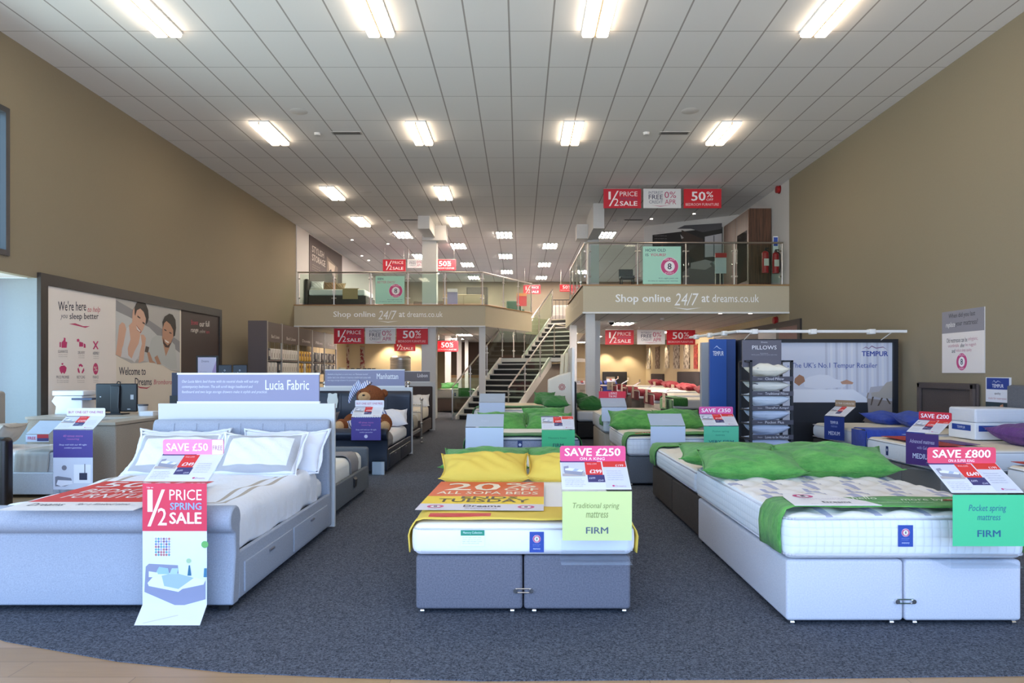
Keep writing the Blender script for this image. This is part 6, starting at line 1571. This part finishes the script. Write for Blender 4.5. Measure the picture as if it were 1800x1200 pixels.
def hanging(xa, ya, xb, yb, z0, z1, mat_, lab, n=None):
    t = thing('wall_hanging', lab, 'wall hanging', ((xa + xb) / 2, (ya + yb) / 2, z0)); MB().box(min(xa, xb), max(xa, xb) , min(ya, yb), max(ya, yb), z0, z1, mat_).mk('cloth', t, world=True)
    MB().box(min(xa, xb) - .01, max(xa, xb) + .01, min(ya, yb) - .02, max(ya, yb) + .02, z1, z1 + .04, OAKTRIM).mk('rod', t, world=True); return t
hanging(W(603, 0, 29.9).x, 29.93, W(613, 0, 29.9).x, 29.98, 1.6, 2.6, floral('#b8a48e', '#7a4038'), 'patterned hanging with red flowers left of the steel drum')
hanging(W(633, 0, 29.9).x, 29.93, W(640, 0, 29.9).x, 29.98, 1.6, 2.6, floral('#9a8c7c', '#7a2c30'), 'narrow dark patterned hanging left of the steel drum')
def RY(x): return XR * F / (x - CX)
for i, (a_, b_, y0, y1, h1, h2, l) in enumerate(((1138, 1144, 611, 648, '#c8beac', '#8a8074', 'pale patterned hanging, farthest along the right wall'), (1153, 1160, 610, 648, '#6a5444', '#9a8672', 'brown hanging on the right wall under the gallery'),
        (1170, 1177, 609, 647, '#bcb09c', '#8a7c6c', 'beige oval patterned hanging on the right wall'), (1185, 1195, 607, 648, '#b0a698', '#6a5e54', 'pale hanging with a dark lower block on the right wall'),
        (1203, 1213, 606, 648, '#a89c8e', '#605448', 'wide patterned hanging near the grey display wing'), (1221, 1227, 606, 648, '#7a2420', '#a04030', 'red hanging next to the grey display wing'))):
    ya, yb = RY(b_), RY(a_); ym = (ya + yb) / 2
    hanging(XR - .04, ya, XR - .01, yb, H + (HY - y1) * ym / F, H + (HY - y0) * ym / F, floral(h1, h2), l)

# ================================================================== beds under the right gallery
t = thing('headboard', 'black headboard on the beige back wall', 'headboard', (5.2, 37.9, 0)); MB().rbox(4.4, 5.7, 37.85, 37.98, 0, 1.55, .03, K('#1a181a', .6)).mk('padded_panel', t, world=True)
for y0, y1, z1, c, l in ((33.0, 36.0, 1.45, '#3a302e', 'dark wooden headboard far along the right wall'), (26.2, 30.0, 1.55, '#2c2628', 'black quilted headboard on the right wall under the hangings'), (22.6, 25.8, 1.5, '#5a524e', 'taupe headboard on the right wall nearest the display wing')):
    headboard(y0, y1, 0, z1, Fb(c, c, 80), l)
def far_bed(y, x0, w, l, zt, base, pil, lab, runc, pl2=None, i=0):
    t = thing('divan_base', 'base of ' + lab, 'bed base', (x0, y, 0), R(-90)); MB().rbox(-w / 2, w / 2, 0, l, .0, zt - .28, .03, base).mk('base_half', t)
    o = MB().rbox(-w / 2, w / 2, -.01, l, zt - .275, zt, .07, QS2, nx=4, ny=6, topm=CREAM).mk('mattress', loc=(x0, y, 0), rz=R(-90)); tag(o, 'mattress of ' + lab, 'mattress')
    runner((x0, y, 0), R(-90), w, .0, .4, zt + .01, .22, runc, 'runner of ' + lab)
    m_ = MB().box(-w / 2 + .05, w / 2 - .05, -.03, -.012, zt - .33, zt - .02, runc); o = m_.mk('blanket', loc=(x0, y, 0), rz=R(-90)); tag(o, 'cloth hanging off foot of ' + lab, 'blanket')
    pillow((x0 + l - .40, y + w / 4, zt + .12), .5, w / 2 - .05, .22, 0, R(4), pil, 'far pillow of ' + lab, seed=60 + i, flange=0); pillow((x0 + l - .40, y - w / 4, zt + .12), .5, w / 2 - .05, .22, 0, R(4), pil, 'near pillow of ' + lab, seed=80 + i, flange=0)
    holder((x0 - .12, y - .2, 0), R(-90), 'sign holder at foot of ' + lab, '#c9b79a', ' ', None, '#b8ab98', (('FIRM', .3, .3, .7, .5, '#5a4a44'),), '£499', w=.42, z0=zt - .3, z1=zt + .16, ph=.42, minip=False)
MAR = cloth('#6d1422', .012, 6)
for i, (y, zt, pil, lab, rc, bs) in enumerate(((20.6, .78, RED, 'the dark red pillow bed nearest the display wing', DGREEN, BROWN), (23.4, .82, RED, 'the second dark red pillow bed along the right wall', MAR, BEI),
        (26.2, .86, RED, 'the third dark red pillow bed along the right wall', MAR, BROWN), (29.0, .9, RED, 'the fourth dark red pillow bed along the right wall', MAR, BROWN), (32.0, .94, RED, 'the farthest dark red pillow bed along the right wall', MAR, BROWN))):
    far_bed(y, 4.25, 1.8, 2.3, zt, bs, pil, lab, rc, i=i)
for i, (x, y, pil, lab, rc) in enumerate(((2.9, 31.5, BLUE, 'the blue pillow bed near the white column', MAR), (4.3, 35.2, BLUE, 'the blue pillow bed before the black headboard', BLUE), (2.2, 27.5, MAR, 'the maroon bed behind the white column', MAR))):
    w, l = 1.5, 2.0
    t = thing('divan_base', 'base of ' + lab, 'bed base', (x, y, 0)); MB().rbox(-w / 2, w / 2, 0, l, 0, .55, .03, BROWN).mk('base_half', t)
    o = MB().rbox(-w / 2, w / 2, -.01, l, .555, .86, .07, QS2, nx=4, ny=6, topm=CREAM).mk('mattress', loc=(x, y, 0)); tag(o, 'mattress of ' + lab, 'mattress')
    runner((x, y, 0), 0, w, .0, .5, .87, .22, rc, 'runner of ' + lab); o = MB().box(-w / 2 + .05, w / 2 - .05, -.03, -.012, .5, .84, rc).mk('blanket', loc=(x, y, 0)); tag(o, 'cloth hanging off foot of ' + lab, 'blanket')
    for s_, sd_ in ((-1, 'left'), (1, 'right')): pillow((x + s_ * w / 4, y + l - .4, .98), .68, .46, .2, 0, R(15), pil, f'{sd_} pillow of ' + lab, seed=90 + i, flange=0)
    holder((x + .2, y - .15, 0), 0, 'sign holder at foot of ' + lab, '#c9b79a', ' ', None, '#b8ab98', (('FIRM', .3, .3, .7, .5, '#5a4a44'),), '£499', w=.42, z0=.58, z1=1.05, ph=.4, minip=False)
# counter-like bench under the left gallery, chairs
# ================================================================== things on the galleries
zg = ZM + .008
t = thing('wall_poster', 'tall dark brown stylish storage poster on the left gallery wall', 'poster', (XL + .05, 26.5, ZM)); MB().box(XL + .03, XL + .05, 24.6, 29.1, ZM + .05, ZC - .06, K('#3f302b')).mk('sheet', t, world=True)
p = Print((XL + .051, 24.6, 0), (0, 1, 0), (0, 0, 1)); p.text('STYLISH', .3, 5.75, 1.8, 5.98, '#c8bcb2', bold=.02); p.text('STORAGE', .3, 5.45, 2.0, 5.68, '#c8bcb2', bold=.02); p.lines(.3, 5.1, 1.4, 5.35, 3, '#9a8c82')
p.poly([(2.2, 5.9), (3.8, 5.7), (3.8, 4.6), (2.2, 4.6)], '#7a6a5c', 1); p.poly([(2.4, 5.75), (3.4, 5.7), (3.2, 5.3), (2.6, 5.2)], '#c9b8a4', 2); p.poly([(1.8, 5.1), (2.8, 5.5), (3.6, 4.9), (2.6, 4.6)], '#2a1e1a', 2); p.poly([(2.2, 4.7), (2.8, 5.0), (3.0, 4.6), (2.4, 4.5)], '#a8826a', 3); p.mk('print', t, world=True, sharp=0)
t = thing('low_bed', 'dark bed base on the left gallery below the brown poster', 'bed frame', (-6.2, 24.4, zg)); MB().rbox(-7.15, -5.2, 24.0, 25.5, zg, zg + .42, .03, K('#332a28', .6)).mk('base', t, world=True); MB().rbox(XL + .07, -7.16, 24.0, 25.55, zg, zg + .98, .02, K('#332a28', .6)).mk('headboard', t, world=True)
o = MB().rbox(-7.14, -5.25, 24.03, 25.45, zg + .425, zg + .64, .05, QS2, nx=4, ny=4, topm=CREAM).mk('mattress'); tag(o, 'white ribbed mattress on the left gallery', 'mattress')
pillow((-6.95, 24.35, zg + .80), .45, .36, .15, R(10), R(55), cloth('#e4e2e0', .01, 8), 'white pillow on the left gallery bed', seed=101, flange=0)
pillow((-6.55, 24.5, zg + .78), .42, .36, .15, R(5), R(55), cloth('#8a6e54', .01, 8), 'brown cushion on the left gallery bed, nearer the white pillow', seed=102, flange=0, name='cushion', cat='cushion'); pillow((-6.25, 24.6, zg + .77), .42, .36, .15, R(-5), R(50), cloth('#9c8468', .01, 8), 'tan cushion on the left gallery bed', seed=103, flange=0, name='cushion', cat='cushion')
o = MB().rbox(-6.0, -5.45, 24.0, 25.4, zg + .645, zg + .665, .006, cloth('#a58d6c', .01, 8)).box(-5.98, -5.47, 23.97, 23.99, zg + .3, zg + .65, cloth('#a58d6c', .01, 8)).mk('bed_runner'); tag(o, 'tan throw on the left gallery bed', 'bed runner')
def gstand(x, D, z1, w, card, lab, hdr='#a23a34', zz=zg):
    X_ = (x - CX) * D / F; t = thing('display_stand', lab, 'display stand', (X_, D, zz)); MB().box(-w / 2, w / 2, 0, .3, 0, .012, STEEL).mk('base', t); MB().box(-.012, .012, .1, .12, 0.012, z1 - zz, STEEL).mk('pole', t)
    MB().box(-w / 2, w / 2, .06, .09, z1 - zz - .42, z1 - zz, K(card)).mk('card', t); MB().box(-w / 2, w / 2, .03, .07, z1 - zz + .002, z1 - zz + .12, K(hdr)).mk('header', t); return t
def wz(y, D): return H + (HY - y) * D / F
gstand(795, 25.0, wz(513, 25), .36, '#9a8cae', 'lilac leaflet stand on the left gallery right of the column', '#d8cccc')
t = thing('sideboard', 'low pale oak sideboard on the left gallery', 'sideboard', (-2.2, 25.6, zg)); MB().rbox(-2.75, -1.3, 25.5, 25.95, zg + .03, zg + .62, .01, K('#a08c6c', .5)).mk('carcass', t, world=True); MB().box(-2.7, -2.05, 25.485, 25.5, zg + .08, zg + .56, K('#ae9a7a', .5)).mk('door', t, world=True); MB().box(-2.0, -1.35, 25.485, 25.5, zg + .08, zg + .56, K('#ae9a7a', .5)).mk('door', t, world=True)
t = thing('dark_chest', 'dark chest on the left gallery near the corner post', 'chest', (-1.8, 27.5, zg)); MB().rbox(-2.05, -1.25, 27.3, 27.8, zg, zg + 1.1, .01, K('#4f4640', .5)).mk('carcass', t, world=True)
for k in range(3): MB().box(-2.0, -1.3, 27.285, 27.3, zg + .08 + k * .34, zg + .38 + k * .34, K('#5c524a', .5)).mk('drawer', t, world=True)
gstand(917, 30.0, wz(520, 30), .42, '#b82430', 'red half price stand behind the stair glass on the gallery', '#c87a3c')
t = thing('sofa_bed', 'pale rumpled sofa bed at the top of the stairs', 'sofa bed', (1.9, 32.5, zg)); MB().rbox(1.45, 2.9, 32.2, 33.2, zg, zg + .45, .08, cloth('#b0a69e', .02, 5)).mk('seat', t, world=True); MB().rbox(1.5, 2.9, 33.0, 33.4, zg + .3, zg + .95, .12, cloth('#bcb2aa', .03, 5)).mk('backrest', t, world=True)
t = thing('stair_gate', 'dark metal gate rail at the top of the stairs', 'railing', (1.8, 30.6, zg)); m = MB().cyl((1.35, 30.7, zg + .95), (2.5, 30.7, zg + .95), .02, K('#4a4642', .4), 8)
m.mk('top_rail', t, world=True)
for i in range(8): MB().cyl((1.38 + i * .158, 30.7, zg), (1.38 + i * .158, 30.7, zg + .95), .01, K('#4a4642', .4), 6).mk('bar', t, world=True)
for i, (x0, x1, D, hgt, c, l) in enumerate(((-4.6, -3.2, 30, .9, '#574c42', 'dark grey sofa far back on the left gallery'), (-2.4, -.9, 31.5, .75, '#46443e', 'dark green sofa behind the corner of the left gallery'), (-.6, .05, 31, 1.0, '#3f5a4a', 'dark green armchair behind the stair glass'))):
    t = thing('sofa', l, 'sofa', ((x0 + x1) / 2, D, zg)); mt = Fb(c, c, 70); MB().rbox(x0, x1, D, D + .9, zg, zg + .42, .06, mt).mk('seat', t, world=True); MB().rbox(x0, x1, D + .65, D + .92, zg + .42, zg + hgt, .06, mt).mk('backrest', t, world=True)
    for a_, b_ in ((x0 - .14, x0 - .005), (x1 + .005, x1 + .14)): MB().rbox(a_, b_, D, D + .9, zg, zg + .58, .05, mt).mk('arm', t, world=True)
# right gallery: picture, wardrobe, extinguishers, leaflet stand
a, b = Vector((4.1, 23.5, 0)), Vector((6.70, 21.75, 0)); d = (b - a).normalized()
t = thing('wall_picture', 'large dark bedroom picture on the angled wall of the right gallery', 'picture', (5.2, 22.7, ZM + .1))
O = Vector((a.x, a.y, 0)) + Vector((-d.y, d.x, 0)) * -.02
p0 = Print(O, d, (0, 0, 1)); u0, v0 = p0.uv(1147, 405); u1, v1 = p0.uv(1270, 388)
zt = ZC - .32; m = MB(); N = p0.N
vs = []
for k in (-.015, 0):
    for u, z in ((u0, ZM + .12), (u1, ZM + .12), (u1, zt), (u0, zt)): q_ = O + d * u + N * k; vs.append((q_.x, q_.y, z))
m.add(vs, [(0, 3, 2, 1), (4, 5, 6, 7), (0, 1, 5, 4), (1, 2, 6, 5), (2, 3, 7, 6), (3, 0, 4, 7)], K('#1d1a1b', .4), False); m.mk('board', t, world=True, sharp=0)
q = lambda pts, col, k=1: p0.poly(pts, col, k, px=True)
q([(1190, 402), (1203, 396), (1269, 392), (1269, 402), (1235, 408), (1215, 402)], '#4c484c', 1); q([(1239, 416), (1269, 410), (1269, 450), (1239, 452)], '#b4b0b4', 2); q([(1254, 414), (1256, 414), (1256, 450), (1254, 450)], '#6c686c', 3)
q([(1198, 404), (1236, 420), (1238, 470), (1200, 440)], '#3a2a24', 2); q([(1148, 440), (1165, 430), (1190, 470), (1200, 500), (1148, 500)], '#6a4630', 2); q([(1200, 478), (1215, 468), (1262, 462), (1269, 500), (1200, 500)], '#6e686a', 3); q([(1214, 462), (1240, 456), (1262, 462), (1240, 474), (1214, 472)], '#a09a9c', 4); q([(1196, 412), (1202, 418), (1198, 420)], '#a8a0a0', 4)
p0.text('Dreams', 1154, 406, 1168, 410, '#b8b0b0', px=True); 
for j in range(4): p0.text('a bedroom made for you', 1150, 413 + j * 5, 1172, 416 + j * 5, '#8a8284', px=True)
p0.mk('picture', t, world=True, sharp=0)
WAL = grain_mat('walnut_veneer', '#6a4630', '#3c2618', (16, 16, .5))
t = thing('wardrobe', 'tall walnut wardrobe on the right gallery', 'wardrobe', (6.4, 20, zg)); x0 = 6.12
MB().box(x0, XR - .03, 18.95, 21.3, zg, 5.90, WAL).mk('carcass', t, world=True)
for y0, y1 in ((18.97, 20.1), (20.13, 21.28)): 
    dr = MB().box(x0 - .022, x0 - .002, y0, y1, zg + .05, 5.87, WAL).mk('door', t, world=True)
MB().box(x0 - .028, x0 - .023, 19.1, 19.95, zg + .3, 5.35, K('#14100f', .1)).mk('dark_glass_insert', t, world=True); MB().cyl((x0 - .05, 20.0, zg + .9), (x0 - .05, 20.0, zg + 1.3), .01, STEEL, 8).mk('handle', t, world=True)
REDX = K('#a81220', .3)
for x, y, s_, l in ((6.28, 18.2, 1.0, 'left red fire extinguisher on the right gallery'), (6.56, 18.25, .95, 'right red fire extinguisher on the right gallery')):
    t = thing('fire_extinguisher', l, 'fire extinguisher', (x, y, ZM + .36)); MB().cyl((0, 0, .02), (0, 0, .52 * s_), .085, REDX, 18).ell((0, 0, .52 * s_), .085, .085, .07, REDX, 18).mk('cylinder', t); MB().cyl((0, 0, .56 * s_), (0, 0, .66 * s_), .02, K('#18181a'), 10).box(-.01, .09, -.015, .015, .64 * s_, .67 * s_, K('#18181a')).mk('valve', t)
    MB().tube([(.02, 0, .62 * s_), (.11, .0, .55 * s_), (.12, 0, .2 * s_), (.10, 0, .05)], .012, K('#18181a'), 8).mk('hose', t); MB().box(-.06, .06, -.088, -.08, .2 * s_, .38 * s_, K('#d8c8c4')).mk('label_patch', t)
t = thing('extinguisher_sign', 'blue and white notice above the fire extinguishers', 'sign', (6.55, 18.5, 4.9)); MB().box(6.55, 6.68, 18.4, 18.41, 4.55, 5.05, K('#dfe0e4')).mk('plate', t, world=True); p = Print((6.55, 18.398, 4.55), (1, 0, 0), (0, 0, 1), .13, .5); p.rect(.1, .5, .9, .95, '#2c4aa0', 1, fr=True); p.disc(.5, .2, .04, '#b8202c', 1, fr=True); p.mk('print', t, world=True, sharp=0)
MB().box(6.6, XR, 18.41, 18.43, 4.7, 4.9, STEEL).mk('bracket', t, world=True)
MB().box(0, 1, 0, 1, 0, 1, STEEL) if False else None
gstand(1268, 18.9, wz(452, 18.9), .3, '#c2c6c8', 'leaflet stand on the right gallery before the picture', '#b02020')
t = thing('display_lamp', 'grey angled canopy on a thin dark pole on the right gallery', 'display stand', (5.2, 19.6, zg)); MB().box(5.40, 5.50, 19.6, 19.7, zg, zg + 1.05, K('#3a3638', .4)).mk('pole', t, world=True); m = MB(); m.prism([(5.28, zg + .86), (5.50, zg + .98), (5.66, zg + .86), (5.58, zg + .70), (5.40, zg + .72)], 19.55, 19.8, K('#8a9494', .3), 'y'); m.mk('canopy', t, world=True)
t = thing('office_chair', 'black chair with papers at the left of the right gallery', 'chair', (2.95, 19.6, zg)); MB().rbox(2.75, 3.15, 19.4, 19.8, zg + .40, zg + .48, .03, K('#17171a', .6)).mk('seat', t, world=True); MB().rbox(2.75, 3.15, 19.78, 19.84, zg + .45, zg + .70, .02, K('#17171a', .6)).mk('backrest', t, world=True)
for x in (2.79, 3.11):
    for y in (19.44, 19.78): MB().cyl((x, y, zg), (x, y, zg + .42), .015, K('#17171a', .4), 8).mk('leg', t, world=True)
o = MB().rbox(3.2, 3.55, 19.45, 19.7, zg, zg + .18, .05, cloth('#d8d4d0', .02, 8)).mk('cloth_bundle'); tag(o, 'small white bundle beside the black chair on the right gallery', 'bundle')

# ================================================================== camera, daylight, colour management
cam_d = bpy.data.cameras.new('camera'); co_ = bpy.data.objects.new('camera', cam_d); COL.objects.link(co_)
co_.location = (0, 0, H); co_.rotation_euler = (R(90), 0, 0)
cam_d.sensor_width = 36; cam_d.sensor_fit = 'HORIZONTAL'; cam_d.lens = F / 1800 * 36
cam_d.shift_x = -(CX - 900) / 1800; cam_d.shift_y = (HY - 600) / 1800
cam_d.clip_start = .05; cam_d.clip_end = 200
SC.camera = co_
w = bpy.data.worlds.new('daylight'); SC.world = w; w.use_nodes = True; nt = w.node_tree
bg = nt.nodes['Background']; bg.inputs[1].default_value = 4.0
gc, gx, gy, gz = coords(nt, 'Generated')
rmp = nt.nodes.new('ShaderNodeMapRange'); rmp.inputs[1].default_value = -.04; rmp.inputs[2].default_value = .04; nt.links.new(gz, rmp.inputs[0])
nt.links.new(mixc(nt, rmp.outputs[0], (1.05, 1.14, 1.28, 1), (.44, .68, 1.12, 1)), bg.inputs[0])
for nm, loc, rot, sx, sy in (('front_portal', ((XL + XR) / 2, YF - .2, 2.65), (R(90), 0, 0), 14, 5.3), ('side_portal', (XL - .8, 6.4, 1.5), (R(90), 0, R(-90)), 8.6, 3.0)):
    L = bpy.data.lights.new(nm, 'AREA'); L.shape = 'RECTANGLE'; L.size = sx; L.size_y = sy; L.cycles.is_portal = True
    q = bpy.data.objects.new(nm, L); q.location = loc; q.rotation_euler = rot; COL.objects.link(q)
SC.view_settings.view_transform = 'Standard'; SC.view_settings.look = 'None'; SC.view_settings.exposure = 0.52; SC.view_settings.gamma = 1.0
SC.view_settings.use_curve_mapping = False
SC.cycles.max_bounces = 8; SC.cycles.transparent_max_bounces = 24; SC.cycles.diffuse_bounces = 5; SC.cycles.glossy_bounces = 3
SC.cycles.sample_clamp_indirect = 8; SC.cycles.use_denoising = True; SC.cycles.blur_glossy = 1.0
